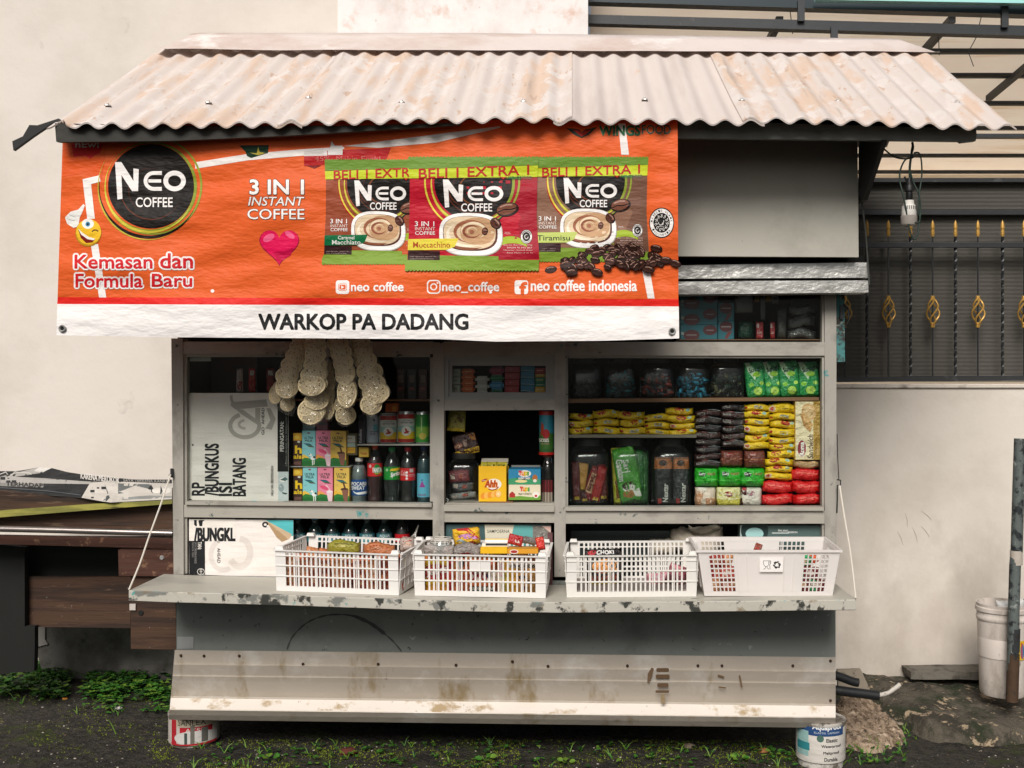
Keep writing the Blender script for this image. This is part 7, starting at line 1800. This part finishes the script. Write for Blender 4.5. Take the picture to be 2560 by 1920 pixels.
pail('white and blue waterproofing tin used as a foot under the right end of the stall', 'Q', (1748, 780, 2018, 995), .02, '#cfcac2', multi(fr(0, 0, 1, .30, '#2a4a78'), txt('Aquaproof', .35, .0, .96, .17, '#e4e6e6', bold=.05), txt('ELASTIS  LAPISAN', .38, .19, .9, .24, '#c0c9d0'), fr(0, .2, .28, .85, '#8fb4b0'), fe(.5, .36, .07, .09, '#4a6a60'), fr(0, .5, .3, .7, '#2f7f86'), txt('Elastic', .62, .36, .86, .45, '#3a3a3a', bold=.04), txt('Waterproof', .52, .52, .94, .61, '#3a3a3a', bold=.04), txt('Meltproof', .56, .69, .90, .78, '#3a3a3a', bold=.04), txt('Durable', .58, .85, .86, .94, '#3a3a3a', bold=.04)))
bm = BM(); box(bm, -1.40, -1.28, .06, .62, gz(-1.34, .3) - .02, .09); box(bm, .84, .96, .1, .62, gz(.9, .3) - .02, .09); 
bm.clear(); box(bm, -.9, .55, .45, .5, -.06, .10); SP('under_board', bm, m_dark)

# ================================================================== LEFT SIDE: TABLE, PIPE, VINYL
m_plank = M('dark_plank', '#4b3424', rough=.7, vary=.3, vs=5, stretch=(.3, 1, 3), layers=[('#2e2018', 6, .54, .06, (.2, 1, 3)), ('#6a5644', 30, .62, .04, (.2, 1, 2))], bump=[(20, .5, .006, (.2, 1, 3))])
m_plankr = M('red_plank', '#4a2c20', rough=.6, vary=.25, vs=5, layers=[('#3c2218', 7, .54, .06, (.4, 1, 2)), ('#7a5a44', 24, .62, .04)], bump=[(20, .4, .006, (.2, 1, 3))])
m_ply = M('brown_ply', '#4a3324', rough=.7, vary=.3, vs=6, stretch=(.25, 1, 3), layers=[('#33231a', 7, .54, .05, (.2, 1, 3)), ('#6a523e', 30, .64, .03, (.3, 1, 2)), ('#8a8078', 40, .70, .02)], bump=[(30, .4, .004, (.3, 1, 3))])
tb = empty('work_table', W(120, 1640, .3), 'dark wooden work table with brown drawers left of the stall', 'table')
def LB(name, pts, Y0_, Y1_, m):
    bm = BM(); pbar(bm, [zz('L', *q) for q in pts], Y0_, Y1_); link(name, bm, m, tb)
LB('table_board', [(-300, 400), (0, 395), (560, 440), (1152, 462), (1152, 500), (-300, 560)], .12, .60, m_plank)
LB('edge_batten', [(-300, 560), (0, 527), (740, 474), (1152, 456), (1152, 480), (740, 512), (0, 571), (-300, 600)], .085, .115, M('mossy_batten', '#7c7a3e', rough=.8, vary=.2, vs=8, stretch=(.2, 1, 2), layers=[('#a09a4c', 16, .55, .06, (.2, 1, 2)), ('#4a4a2a', 20, .62, .04, (.2, 1, 2))]))
LB('front_rail', [(-300, 580), (0, 576), (740, 516), (1152, 484), (1160, 655), (-300, 632)], .14, .18, m_plank)
LB('lower_rail', [(-300, 690), (1160, 715), (1162, 782), (-300, 742)], .16, .20, m_plankr)
LB('drawer_front', [(790, 788), (1166, 792), (1166, 966), (794, 962)], .10, .13, m_plankr)
LB('side_board', [(-300, 760), (20, 755), (165, 770), (165, 1300), (232, 1300), (232, 1440), (228, 1600), (-300, 1640)], .30, .33, m_dark)  # dark board, carried down to the ground as painted shade for the void below
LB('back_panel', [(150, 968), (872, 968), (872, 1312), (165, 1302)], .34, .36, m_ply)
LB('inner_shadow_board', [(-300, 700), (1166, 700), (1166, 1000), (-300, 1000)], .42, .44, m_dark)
LB('cabinet_side', [(872, 960), (1172, 960), (1180, 1455), (875, 1450)], .12, .15, m_ply)
for x, y, r_, m in ((1083, 840, .009, m_tin), (943, 1210, .011, m_dark)):
    p_ = W(*zz('L', x, y), .10 if y < 900 else .12); bm = BM()
    for a_, b_ in ((0, 1),):
        g = bmesh.ops.create_cone(bm, cap_ends=True, segments=16, radius1=r_, radius2=r_ * .8, depth=.004, matrix=Matrix.Translation(p_ + Vector((0, -.002, 0))) @ Matrix.Rotation(pi / 2, 4, 'X'))
    link('washer' if m is m_tin else 'cable_hole', bm, m, tb)
bm = BM(); zbar(bm, 'L', 866, 1150, 906, 1192, .112, .119); link('corner_plate', bm, ink('#c9c2ba', 'plas'), tb)
bm = BM(); a = W(*zz('L', -300, 640), .06); b = W(*zz('L', 1158, 678), .06); tube(bm, [a, (a + b) / 2 + Vector((0, 0, .001)), b], .0118, 16)
link('steel_pipe', bm, M('pipe_steel', '#a39a95', rough=.28, metal=.85, vary=.2, vs=20), label='long bright steel pipe lying along the front of the dark table', cat='pipe', smooth=60)
# vinyl sheet
bm = BM(); top = [(-300, 300, 270), (0, 262, 300), (120, 262, 0), (250, 238, 0), (350, 242, 0), (450, 268, 0), (560, 285, 0), (700, 300, 0), (900, 318, 0), (1150, 318, 0)]
def tv(x):
    for a_, b_ in zip(top, top[1:]):
        if x <= b_[0]: t = (x - a_[0]) / (b_[0] - a_[0]); return a_[1] + (b_[1] - a_[1]) * t
    return top[-1][1]
bot = [(-300, 392), (0, 400), (540, 442), (690, 468), (740, 474), (1150, 452)]
def bv(x):
    for a_, b_ in zip(bot, bot[1:]):
        if x <= b_[0]: t = (x - a_[0]) / (b_[0] - a_[0]); return a_[1] + (b_[1] - a_[1]) * t
    return bot[-1][1]
P_ = Print('vinyl', 'L')
base = [(x, tv(x)) for x in range(-300, 1151, 50)] + [(x, bv(x)) for x in range(1150, -301, -50)]
P_.poly(base, '#2b2d2f')
P_.poly([(0, 300), (250, 238), (330, 242), (290, 272), (100, 300), (300, 310), (560, 330), (700, 335), (690, 350), (300, 345), (0, 340)], '#aaa7a2'); P_.poly([(260, 238), (345, 242), (280, 272), (225, 262)], '#d8d4ce')
P_.poly([(0, 340), (290, 345), (290, 372), (0, 362)], '#8a8884'); P_.text('TERHADAP', 40, 340, 285, 366, '#3a3a3a', bold=.04, lean=.05)
P_.poly([(600, 345), (700, 330), (1150, 345), (1150, 450), (740, 472), (690, 466), (545, 440)], '#c9c4bc'); P_.poly([(700, 345), (735, 440), (710, 466), (690, 460), (720, 420)], '#4c5254')
P_.poly([(790, 345), (1000, 350), (1015, 385), (900, 360), (800, 400), (830, 410), (790, 415)], '#6a6e6e'); P_.poly([(1010, 352), (1035, 395), (1020, 410), (990, 380)], '#2e3234'); P_.ell(1050, 395, 34, 20, '#dcd8d0'); P_.ell(1110, 395, 34, 20, '#dcd8d0'); P_.poly([(1075, 360), (1088, 400), (1070, 420)], '#2e3234'); P_.poly([(800, 440), (1000, 425), (1150, 430), (1150, 440), (820, 455)], '#8d908e')
P_.text('KARENA MEROKOK', 540, 292, 800, 330, '#d8d4ce', bold=.03, lean=.12); P_.text('SAYA TERKENA KANKER', 825, 320, 1140, 338, '#a8a6a0', bold=.02, lean=.02)
P_.strip([(-20, 290), (40, 268), (60, 300), (100, 268), (200, 275), (210, 285)], 6, '#c9c6c0'); P_.strip([(0, 375), (300, 395), (540, 425)], 6, '#55585a')
vf = bilin(lambda x, y: .30 - .22 * (y - 1168) / 88 * 1.0 + .02 * mnoise.noise(Vector((x * .02, y * .08, 4))), 14, 8)
mats = []; P_.emit(bm, mats, lambda x, y, o: W(x, y, vf(x, y) - o * .6) + Vector((0, 0, o * .8)), eps=.0002, cut=(14, 8))
link('vinyl_sheet', bm, mats, label='crumpled black and white printed vinyl sheet lying on the dark table', cat='vinyl sheet')
# plinth behind the table
bm = BM(); pbar(bm, [zz('L', 232, 1290), zz('L', 1200, 1290), zz('L', 1200, 1660), zz('L', 300, 1660), zz('L', 236, 1440)], .80, .94)
link('concrete_plinth', bm, M('plinth_concrete', '#77746f', rough=.95, vary=.2, vs=5, layers=[('#55534f', 6, .55, .08), ('#3f4a22', 8, .64, .06)], bump=[(30, .5, .01)]), label='grey concrete plinth at the wall foot under the table', cat='plinth')
bm = BM(); pbar(bm, [zz('L', 234, 1300), zz('L', 300, 1305), zz('L', 300, 1390), zz('L', 320, 1420), zz('L', 236, 1440)], .79, .799); link('paper_scrap', bm, ink('#a8a39e', 'paper'), label='pale flaking paper patch on the concrete plinth', cat='paper')

# ================================================================== HANGING LAMP
lp = empty('hanging_lamp', W(*zz('E', 1520, 400), -.35), 'white bulb in a black socket hanging by green cords from the roof', 'lamp')
YL_ = -.35
m_wire = M('cord_green', '#20332b', rough=.5)
def wire(pts, r=.0028, nm='cord'):
    bm = BM(); tube(bm, spline([W(*zz('E', x, y), YL_ + dy) for x, y, dy in pts], 6), r, 6); link(nm, bm, m_wire, lp, smooth=80)
wire([(1345, 100, .10), (1370, 125, .06), (1430, 172, .02), (1500, 185, 0), (1550, 172, 0)]); wire([(1540, 85, 0), (1545, 120, 0), (1535, 160, 0), (1525, 250, 0), (1530, 340, 0)], .004)
wire([(1540, 180, 0), (1500, 190, -.01), (1470, 250, -.01), (1466, 320, -.01), (1485, 400, -.02), (1505, 500, -.02), (1522, 600, -.02), (1548, 668, -.02), (1575, 630, -.02), (1590, 500, -.01), (1580, 400, -.01), (1545, 320, 0), (1522, 230, 0)])
wire([(1550, 150, 0), (1580, 150, -.01), (1594, 190, -.01), (1598, 280, -.01), (1585, 380, -.02), (1578, 480, -.02), (1585, 560, -.02), (1545, 566, -.02), (1530, 548, -.015)]); wire([(1545, 90, 0), (1535, 150, .01), (1548, 180, .01)], .003)
kk = sc(YL_)
xl = (zz('E', 1522, 0)[0] - CX) / kk
Zl = lambda y: W(0, zz('E', 0, y)[1], YL_).z
bm = BM(); lathe(bm, xl, YL_, [(.010, Zl(436)), (.012, Zl(430)), (.011, Zl(385)), (.016, Zl(380)), (.016, Zl(350)), (.012, Zl(340)), (.006, Zl(300))], 16); tube(bm, [(xl - .005, YL_ - .01, Zl(350)), (xl - .019, YL_ - .01, Zl(295))], .003, 6); link('socket', bm, M('socket_black', '#151617', rough=.5), lp, smooth=40)
bm = BM(); lathe(bm, xl - .001, YL_, [(.012, Zl(440)), (.0165, Zl(436)), (.017, Zl(460)), (.023, Zl(470)), (.025, Zl(525)), (.024, Zl(528))][::-1], 24); link('bulb_base', bm, M('bulb_base', '#dedad3', rough=.4), lp, smooth=40)
bm = BM(); lathe(bm, xl - .001, YL_, [(.012, Zl(588)), (.024, Zl(583)), (.0265, Zl(570)), (.0275, Zl(530)), (.0255, Zl(528))], 24); link('bulb_globe', bm, M('bulb_globe', '#b3aba3', rough=.25, transl=.3), lp, smooth=50)
bm = BM()
for i in range(7):
    a_ = -pi / 2 + (i - 3) * .28; box(bm, xl + .0245 * cos(a_) - .0008, xl + .0245 * cos(a_) + .0008, YL_ + .0245 * sin(a_) - .001, YL_ + .0245 * sin(a_) + .001, Zl(492), Zl(472))
link('vent_slot', bm, m_dark, lp)

# ================================================================== RIGHT SIDE: PAIL, PIPE POST, RUBBLE
gp = zz('N', 990, 1295)
m_pail = M('pail_white', '#ddd3ca', rough=.5, vary=.06, layers=[('#8d8378', 5, .56, .12, (1, 1, .5)), ('#5c5248', 14, .66, .06)])
YP = .55; kx = sc(YP)
xa, xb = zz('N', 872, 0)[0], zz('N', 1130, 0)[0]
xcP = ((xa + xb) / 2 - CX) / kx; rP = (xb - xa) / 2 / kx
Zp = lambda y: W(0, zz('N', 0, y)[1], YP).z
pb = empty('plastic_pail', (xcP, YP, Zp(1290)), 'dirty white plastic pail behind the pipe post at the right edge', 'pail')
bm = BM()
lathe(bm, xcP, YP, [(rP * .80, Zp(1290)), (rP * .84, Zp(1275)), (rP * .93, Zp(925)), (rP * .96, Zp(922)), (rP * .97, Zp(905)), (rP * .94, Zp(900)), (rP * .95, Zp(880)), (rP * 1.0, Zp(878)), (rP * 1.0, Zp(860)), (rP * .96, Zp(856)), (rP * .97, Zp(842)), (rP * .93, Zp(842)), (rP * .90, Zp(880)), (rP * .80, Zp(1100))], 40)
link('pail_body', bm, m_pail, pb, smooth=50)
sleeve('label', 'N', (882, 1035, 1120, 1130), YP, rP * .905, multi(fr(.84, 0, 1, 1, '#e0b52c'), fe(.93, .55, .05, .4, '#3a7fa8'), fr(.9, .1, .93, .9, '#c0342c')), '#dcd3ca', pb, mat=m_pail)
packet('rag_bundle', 'white crumpled bag in the mouth of the pail', 'bag', 'N', (965, 825, 1110, 890), YP - .04, .1, '#dfe0de', None, seed=3, fam='paper', wob=2)
# pipe post
YQ = .40
bm = BM(); rings = [(1087, 33), (1078, 300), (1070, 585), (1062, 660), (1055, 900), (1052, 1090), (1047, 1325)]
tube(bm, [W(*zz('N', x, y), YQ) for x, y in rings], [.0235, .0235, .0235, .0225, .0225, .0225, .0235], 20)
post = link('pipe_post', bm, M('post_paint', '#5d6462', rough=.6, vary=.25, vs=12, layers=[('#23272a', 20, .54, .04), ('#9aa09a', 26, .64, .03)], bump=[(50, .4, .004)]), label='peeling painted steel pipe post at the right edge of the picture', cat='post', smooth=60)
for nm, y0, y1, h_, r_ in (('paint_band', 585, 655, '#b9b0a4', .0242), ('rust_sleeve', 1095, 1330, '#4a3728', .0240), ('dark_band', 970, 1085, '#2b2e30', .0236)):
    xm = lambda y: 1087 + (1047 - 1087) * (y - 33) / 1290
    bm = BM(); tube(bm, [W(*zz('N', xm(y0) - (2 if nm == 'paint_band' else 0), y0), YQ), W(*zz('N', xm(y1), y1), YQ)], r_, 20); link(nm, bm, M(nm, h_, rough=.8, vary=.25, vs=14, layers=[('#2a2622', 22, .60, .04)], bump=[(40, .5, .006)]), post, smooth=60)
# concrete step along the wall
def rough_slab(name, label, pts, Y0_, Y1_, m, amp=.008, top=None, **k):
    """pts: zoom N outline of the front face; rough block with depth"""
    bm = BM(); pbar(bm, [zz('N', *q) for q in pts], Y0_, Y1_)
    bmesh.ops.triangulate(bm, faces=bm.faces[:]); bmesh.ops.subdivide_edges(bm, edges=bm.edges[:], cuts=9, use_grid_fill=True)
    for v in bm.verts:
        v.co += Vector((mnoise.noise(v.co * 26), mnoise.noise(v.co * 14 + Vector((5, 5, 5))), mnoise.noise(v.co * 14 + Vector((9, 1, 3))))) * amp
    return link(name, bm, m, label=label, cat=name.replace('_', ' '), **k)
m_rub = M('rubble', '#8f8271', rough=.95, vary=.3, vs=14, layers=[('#5a5246', 30, .55, .05)])
m_conc = M('broken_concrete', '#5d564b', rough=.95, vary=.3, vs=14, layers=[('#3a362e', 9, .50, .06), ('#2c3220', 6, .56, .06), ('#a8957c', 18, .61, .03)], bump=[(30, 1, .02), (90, .6, .01)])
def ss(a, b, x): t = max(0, min(1, (x - a) / (b - a))); return t * t * (3 - 2 * t)
bm = BM(); xs_ = [1.18 + .016 * i for i in range(110)]; ys_ = [.10 + .016 * j for j in range(54)]; gr = []
for y in ys_:
    r = []
    for x in xs_:
        n1 = mnoise.noise(Vector((x * 7, y * 7, 1))); n2 = mnoise.noise(Vector((x * 23, y * 23, 4))); n3 = mnoise.noise(Vector((x * 60, y * 60, 2)))
        e = min(x - 1.27 - .5 * max(0, .55 - y) + .05 * n1, (y - .24 + .05 * n1 + .02 * n2) * 1.0)
        r.append(bm.verts.new((x, y, gz(x, y) - .012 + ss(0, .05, e) * (.070 + .012 * n1 + .010 * n2 + .005 * n3))))
    gr.append(r)
for A, B_ in zip(gr, gr[1:]):
    for i in range(len(A) - 1): bm.faces.new([A[i], A[i + 1], B_[i + 1], B_[i]])
for f in bm.faces: f.smooth = True
link('concrete_kerb', bm, m_conc, label='mossy broken concrete kerb in front of the pail', cat='kerb')
r9 = random.Random(12)
for i in range(26):      # loose rubble, each a stone of its own
    px, py = r9.uniform(2230, 2550), r9.uniform(1755, 1850) if i % 3 else r9.uniform(1780, 1815)
    g = G(px, py); bm = BM(); r = r9.uniform(.005, .016)
    bmesh.ops.create_icosphere(bm, subdivisions=2, radius=r, matrix=Matrix.Translation(g + Vector((0, 0, r * .3))) @ Matrix.Rotation(r9.uniform(0, 3), 4, 'Z') @ Matrix.Diagonal((1.5, 1, .6, 1)))
    for v in bm.verts: v.co += (v.co - g).normalized() * r * .4 * mnoise.noise(v.co * 90)
    link('rubble_stone', bm, m_rub, label='loose rubble stone on the soil before the broken kerb', cat='stone', group='rubble before the kerb', smooth=40)
rough_slab('wall_ledge', 'low concrete ledge at the foot of the grey wall', [(545, 1188), (900, 1184), (1300, 1184), (1300, 1225), (550, 1222)], .80, .93, M('ledge_concrete', '#6f6a61', rough=.9, vary=.2, layers=[('#45413a', 12, .55, .08)], bump=[(40, .6, .01)]), .004)
for pts in ([(480, 490), (510, 560)], [(555, 470), (580, 545)], [(600, 390), (650, 435)], [(598, 465), (640, 520)], [(520, 400), (530, 470)]):
    bm = BM(); a_, b_ = W(*zz('N', *pts[0]), YW - .0012), W(*zz('N', *pts[1]), YW - .0012); tube(bm, [a_, (a_ + b_) / 2 + Vector((.004, 0, 0)), b_], [.0004, .0012, .0004], 4); link('scratch', bm, M('scratch', '#a89f94', rough=.9), wall3)
# flat heap of broken concrete beside the skirt
PO = [G(x, y) for x, y in ((2085, 1738), (2170, 1736), (2215, 1775), (2262, 1830), (2272, 1856), (2215, 1884), (2150, 1886), (2100, 1862), (2080, 1800))]
def inset(x, y):
    d = 9
    for a_, b_ in zip(PO, PO[1:] + PO[:1]):
        ex_, ey_ = b_.x - a_.x, b_.y - a_.y; l_ = sqrt(ex_ * ex_ + ey_ * ey_)
        d = min(d, -((x - a_.x) * -ey_ + (y - a_.y) * ex_) / l_)
    return d
bm = BM(); x0_, x1_ = min(p.x for p in PO) - .05, max(p.x for p in PO) + .05; y0_, y1_ = min(p.y for p in PO) - .05, max(p.y for p in PO) + .05
gr = []; nx_, ny_ = 70, 110
for j in range(ny_ + 1):
    r = []
    for i in range(nx_ + 1):
        x = x0_ + (x1_ - x0_) * i / nx_; y = y0_ + (y1_ - y0_) * j / ny_
        v_ = Vector((x * 16, y * 8, 1)); n1 = mnoise.noise(v_); n2 = mnoise.noise(v_ * 2.6); n3 = mnoise.noise(Vector((x * 110, y * 40, 6)))
        e = inset(x, y) + .025 * n1 + .012 * n2
        r.append(bm.verts.new((x, y, gz(x, y) - .01 + ss(0, .035, e) * (.034 + .012 * n1 + .010 * abs(n2) + .006 * n3))))
    gr.append(r)
for A, B_ in zip(gr, gr[1:]):
    for i in range(nx_): bm.faces.new([A[i], A[i + 1], B_[i + 1], B_[i]])
link('concrete_rubble', bm, M('rough_stone', '#a8937e', rough=.95, vary=.25, vs=20, layers=[('#75634f', 22, .53, .04, (1.6, .8, 1)), ('#4a4034', 40, .60, .03, (1.5, .7, 1)), ('#cbb8a2', 30, .62, .03)], bump=[(50, .8, .012), (140, .6, .006)]), label='flat pale heap of broken concrete on the ground right of the stall', cat='rubble')
bm = BM(); pbar(bm, [zz('N', 185, 1175), zz('N', 300, 1172), zz('N', 350, 1280), zz('N', 190, 1285)], .45, .47); link('plank_offcut', bm, M('plank_grey', '#8d8375', rough=.85, vary=.2, layers=[('#5a5348', 20, .58, .05)]), label='grey plank offcut behind the black hoses', cat='plank')
for i, (pts, r_) in enumerate((([(170, 1200), (215, 1215), (260, 1232), (288, 1238)], .017), ([(150, 1270), (230, 1282), (310, 1292), (388, 1302)], .019))):
    bm = BM(); tube(bm, spline([W(*zz('N', x, y), .22) for x, y in pts], 4), r_, 12); link('black_hose', bm, M('hose_black', '#1b1d1f', rough=.55, layers=[('#3a3c3c', 20, .6, .05)]), label=('short black hose end, upper of two, beside the skirt', 'longer black hose, lower of two, beside the skirt')[i], cat='hose', smooth=60)
bm = BM(); tube(bm, spline([W(*zz('N', x, y), .3) for x, y in ((385, 1300), (430, 1290), (470, 1265), (495, 1245))], 4), .009, 8); link('white_spout', bm, M('mortar_white', '#c9c3ba', rough=.9, layers=[('#8a8378', 30, .55, .05)]), label='pale mortar streak at the tip of the lower hose', cat='mortar', smooth=60)
rr = random.Random(9)
def stone(px, py, r, c, label, flat_=.5):
    g = G(px, py); bm = BM(); bmesh.ops.create_icosphere(bm, subdivisions=2, radius=r, matrix=Matrix.Translation(g + Vector((0, 0, r * flat_ * .5))) @ Matrix.Diagonal((1.3, 1, flat_, 1)))
    for v in bm.verts: v.co += (v.co - g).normalized() * r * .35 * mnoise.noise(v.co * 60)
    link('pebble', bm, M('pebble_' + c[1:], c, rough=.9, vary=.2), label=label, cat='litter', smooth=40)
for px, py, r, c, l in ((2235, 1755, .016, '#cfc6bc', 'pale pebble near the lower hose tip'), (2250, 1800, .010, '#e8e4e0', 'white paper scrap on the soil right of the concrete heap'), (162, 1748, .009, '#e8a040', 'orange wrapper scrap on the moss at the left'), (296, 1773, .014, '#dcd8d2', 'white crumpled scrap on the soil at the left'), (1723, 1868, .018, '#8a7a6a', 'broken brown stub lying in front of the skirt'), (870, 1884, .028, '#5a2c22', 'dark red brick piece among the weeds below the stall'), (1908, 1880, .018, '#b07a4a', 'tan dry leaf beside the blue and white tin'), (2415, 1718, .010, '#c9b9a0', 'small cream pebble on the broken kerb')): stone(px, py, r, c, l)

# ================================================================== WEEDS AND MOSS
def leaf(bm, c, d, n, L_, w_, mi=0, fold=.25):
    d = d.normalized(); s_ = d.cross(n).normalized(); n = s_.cross(d)
    prof_ = ((0, 0), (.25, .8), (.55, 1), (.8, .7), (1, 0))
    mid = [bm.verts.new(c + d * L_ * t - n * .12 * L_ * t * t) for t, _ in prof_]
    for sg in (-1, 1):
        ed = [bm.verts.new(c + d * L_ * t + s_ * sg * w_ * q + n * (fold * w_ * q - .12 * L_ * t * t)) for t, q in prof_[1:-1]]
        row = [mid[0]] + ed + [mid[-1]]
        for i in range(4):
            vs = [mid[i], row[i], row[i + 1], mid[i + 1]]
            vs = [v for k_, v in enumerate(vs) if v not in vs[:k_]]
            if len(vs) > 2:
                f = bm.faces.new(vs if sg < 0 else vs[::-1]); f.material_index = mi
m_leafs = [M('weed_leaf', '#447a28', rough=.55, vary=.25, vs=8, transl=.25), M('weed_leaf_dark', '#22461a', rough=.6, vary=.25, vs=8, transl=.2), M('weed_leaf_pale', '#6f9334', rough=.55, vary=.2, vs=8, transl=.25)]
def patch(name, label, region, n, size, seed, dens=None, hmax=.05, kind='stuff', cat='weeds', blades=0):
    r_ = random.Random(seed); bm = BM()
    for i in range(n):
        px, py = r_.uniform(region[0], region[2]), r_.uniform(region[1], region[3])
        if dens and r_.random() > dens(px, py): continue
        g = G(px, py)
        h = r_.uniform(.2, 1) * hmax; a0 = r_.uniform(0, 6.28); k_ = r_.choice((3, 4, 5))
        stem = g + Vector((r_.uniform(-.01, .01), r_.uniform(-.01, .01), h))
        mi = r_.choice((0, 0, 0, 1, 1, 2))
        for j in range(k_):
            a_ = a0 + 2 * pi * j / k_ + r_.uniform(-.3, .3); s_ = size * r_.uniform(.6, 1.2)
            leaf(bm, stem, Vector((cos(a_), sin(a_), r_.uniform(-.1, .7))), Vector((0, 0, 1)), s_, s_ * .42, mi)
    for i in range(blades):
        px, py = r_.uniform(region[0], region[2]), r_.uniform(region[1], region[3]); g = G(px, py)
        for j in range(r_.choice((2, 3, 4))):
            a_ = r_.uniform(0, 6.28); L_ = r_.uniform(.015, .05); d = Vector((cos(a_) * .6, sin(a_) * .6, 1)).normalized(); sd = d.cross(Vector((0, 1, 0))).normalized() * .0018
            v = [bm.verts.new(g - sd), bm.verts.new(g + sd), bm.verts.new(g + d * L_ * .6 + sd * .8), bm.verts.new(g + d * L_ * .6 - sd * .8), bm.verts.new(g + d * L_ * .9 + Vector((cos(a_), sin(a_), 0)) * L_ * .3)]
            f = bm.faces.new(v[:4]); f.material_index = r_.choice((0, 2)); f = bm.faces.new([v[3], v[2], v[4]]); f.material_index = 2
    return link(name, bm, m_leafs, label=label, cat=cat, kind=kind)
nzf = lambda px, py: max(0, .55 + 1.4 * mnoise.noise(Vector((px * .013, py * .03, 2))))
patch('weed_bed', 'low leafy green weeds along the wall foot under the table', (-60, 1664, 432, 1755), 3000, .018, 1, lambda a_, b_: nzf(a_, b_), .045, blades=30)
patch('weed_bed', 'leafy weeds at the foot of the left paint tin and skirt', (0, 1725, 430, 1790), 800, .015, 2, lambda a_, b_: nzf(a_, b_) * (.4 + (a_ - 250) / 200), .035, blades=10)
patch('weed_strip', 'straggling weeds and grass along the ground before the stall', (480, 1862, 2110, 1925), 520, .012, 3, lambda a_, b_: nzf(a_ * 1.3, b_) * .8, .020, blades=60)
patch('weed_strip', 'grass and weeds round the right hand paint tin', (2090, 1830, 2270, 1915), 120, .012, 4, lambda a_, b_: .6, .02, blades=40)
patch('weed_strip', 'small weeds on the soil right of the concrete heap', (2230, 1745, 2560, 1850), 150, .011, 6, lambda a_, b_: nzf(a_, b_) * .7, .02, blades=30)
def moss(name, label, region, n, seed):
    r_ = random.Random(seed); bm = BM()
    for i in range(n):
        px, py = r_.uniform(region[0], region[2]), r_.uniform(region[1], region[3])
        if r_.random() > max(0, .4 + 1.6 * mnoise.noise(Vector((px * .01, py * .03, 8)))): continue
        g = G(px, py)
        for j in range(4):
            a_ = r_.uniform(0, 6.28); c = g + Vector((r_.uniform(-.006, .006), r_.uniform(-.006, .006), 0)); d = Vector((cos(a_) * .5, sin(a_) * .5, r_.uniform(.4, 1))) * r_.uniform(.003, .007); s_ = Vector((-sin(a_), cos(a_), 0)) * .0016
            f = bm.faces.new([bm.verts.new(c - s_), bm.verts.new(c + s_), bm.verts.new(c + d)]); f.material_index = 0
    link(name, bm, [M('moss', '#7c8a24', rough=.9, vary=.3, vs=20, transl=.2)], label=label, cat='moss', kind='stuff')
moss('moss_patch', 'yellow green moss on the ground in front of the stall', (380, 1850, 2100, 1925), 5200, 1)
moss('moss_patch', 'thin moss on the soil at the left below the weeds', (0, 1740, 430, 1900), 900, 2)
r_ = random.Random(31); bm = BM(); mg = [M('grit_' + c, '#' + c, rough=.9) for c in ('8a8378', '55504a', 'b8afa2', '6f5c48')]
for i in range(900):
    px, py = r_.uniform(-20, 2580), 1720 + 205 * r_.random() ** .8
    if 430 < px < 2090 and py < 1850: continue
    if px < 2300 and px > 2090 and py < 1890: continue
    g = G(px, py); r = r_.uniform(.0012, .0042)
    gg = bmesh.ops.create_icosphere(bm, subdivisions=1, radius=r, matrix=Matrix.Translation(g) @ Matrix.Rotation(r_.uniform(0, 3), 4, 'Z') @ Matrix.Diagonal((1.4, 1, .6, 1)))
    k_ = r_.randrange(4)
    for v in gg['verts']:
        for f in v.link_faces: f.material_index = k_
link('grit', bm, mg, label='scattered grit and small stones on the dark ground', cat='grit', kind='stuff')
# a few plants one can point to
def plant(label, px, py, n, L_, h, seed, w_=.42, up=.3, col_=2):
    r_ = random.Random(seed); g = G(px, py); bm = BM()
    for j in range(n):
        a_ = 2 * pi * j / n + r_.uniform(-.4, .4); top_ = g + Vector((cos(a_) * L_ * .5, sin(a_) * L_ * .3, h * r_.uniform(.6, 1)))
        tube(bm, [g, (g + top_) / 2 + Vector((0, 0, h * .2)), top_], .0008, 4, 1)
        leaf(bm, top_, Vector((cos(a_), sin(a_), up)), Vector((0, -.5, 1)), L_, L_ * w_, col_ if r_.random() < .6 else 0)
    link('ground_plant', bm, m_leafs, label=label, cat='plant')
plant('young plant with two broad leaves below the middle of the skirt', 675, 1905, 3, .026, .02, 1, .5)
plant('broad leaved weed near the bottom edge, right of centre', 1216, 1905, 4, .028, .015, 2)
plant('low weed with wide pale leaves at the bottom edge left of centre line', 1415, 1912, 4, .024, .014, 3)
plant('sprawling weed with long leaves at the bottom edge near the dry leaf', 1850, 1905, 6, .026, .02, 4, .35)
plant('weed with narrow leaves in front of the right paint tin', 1935, 1890, 6, .024, .02, 5, .3)
for (x0, y0), (x1, y1), lb in (((84, 1718), (84, 1640), 'tall upright grass stem at the left by the plinth'), ((84, 1700), (10, 1660), 'long grass blade leaning left at the left edge'), ((290, 1835), (272, 1800), 'short green grass sprout alone on the dark soil')):
    g = G(x0, y0); t_ = W(x1, y1, g.y); bm = BM(); tube(bm, [g, (g + t_) / 2 + Vector((0, 0, .004)), t_], [.0024, .002, .0006], 5); link('grass_stem', bm, m_leafs[2], label=lb, cat='grass stem', smooth=60)
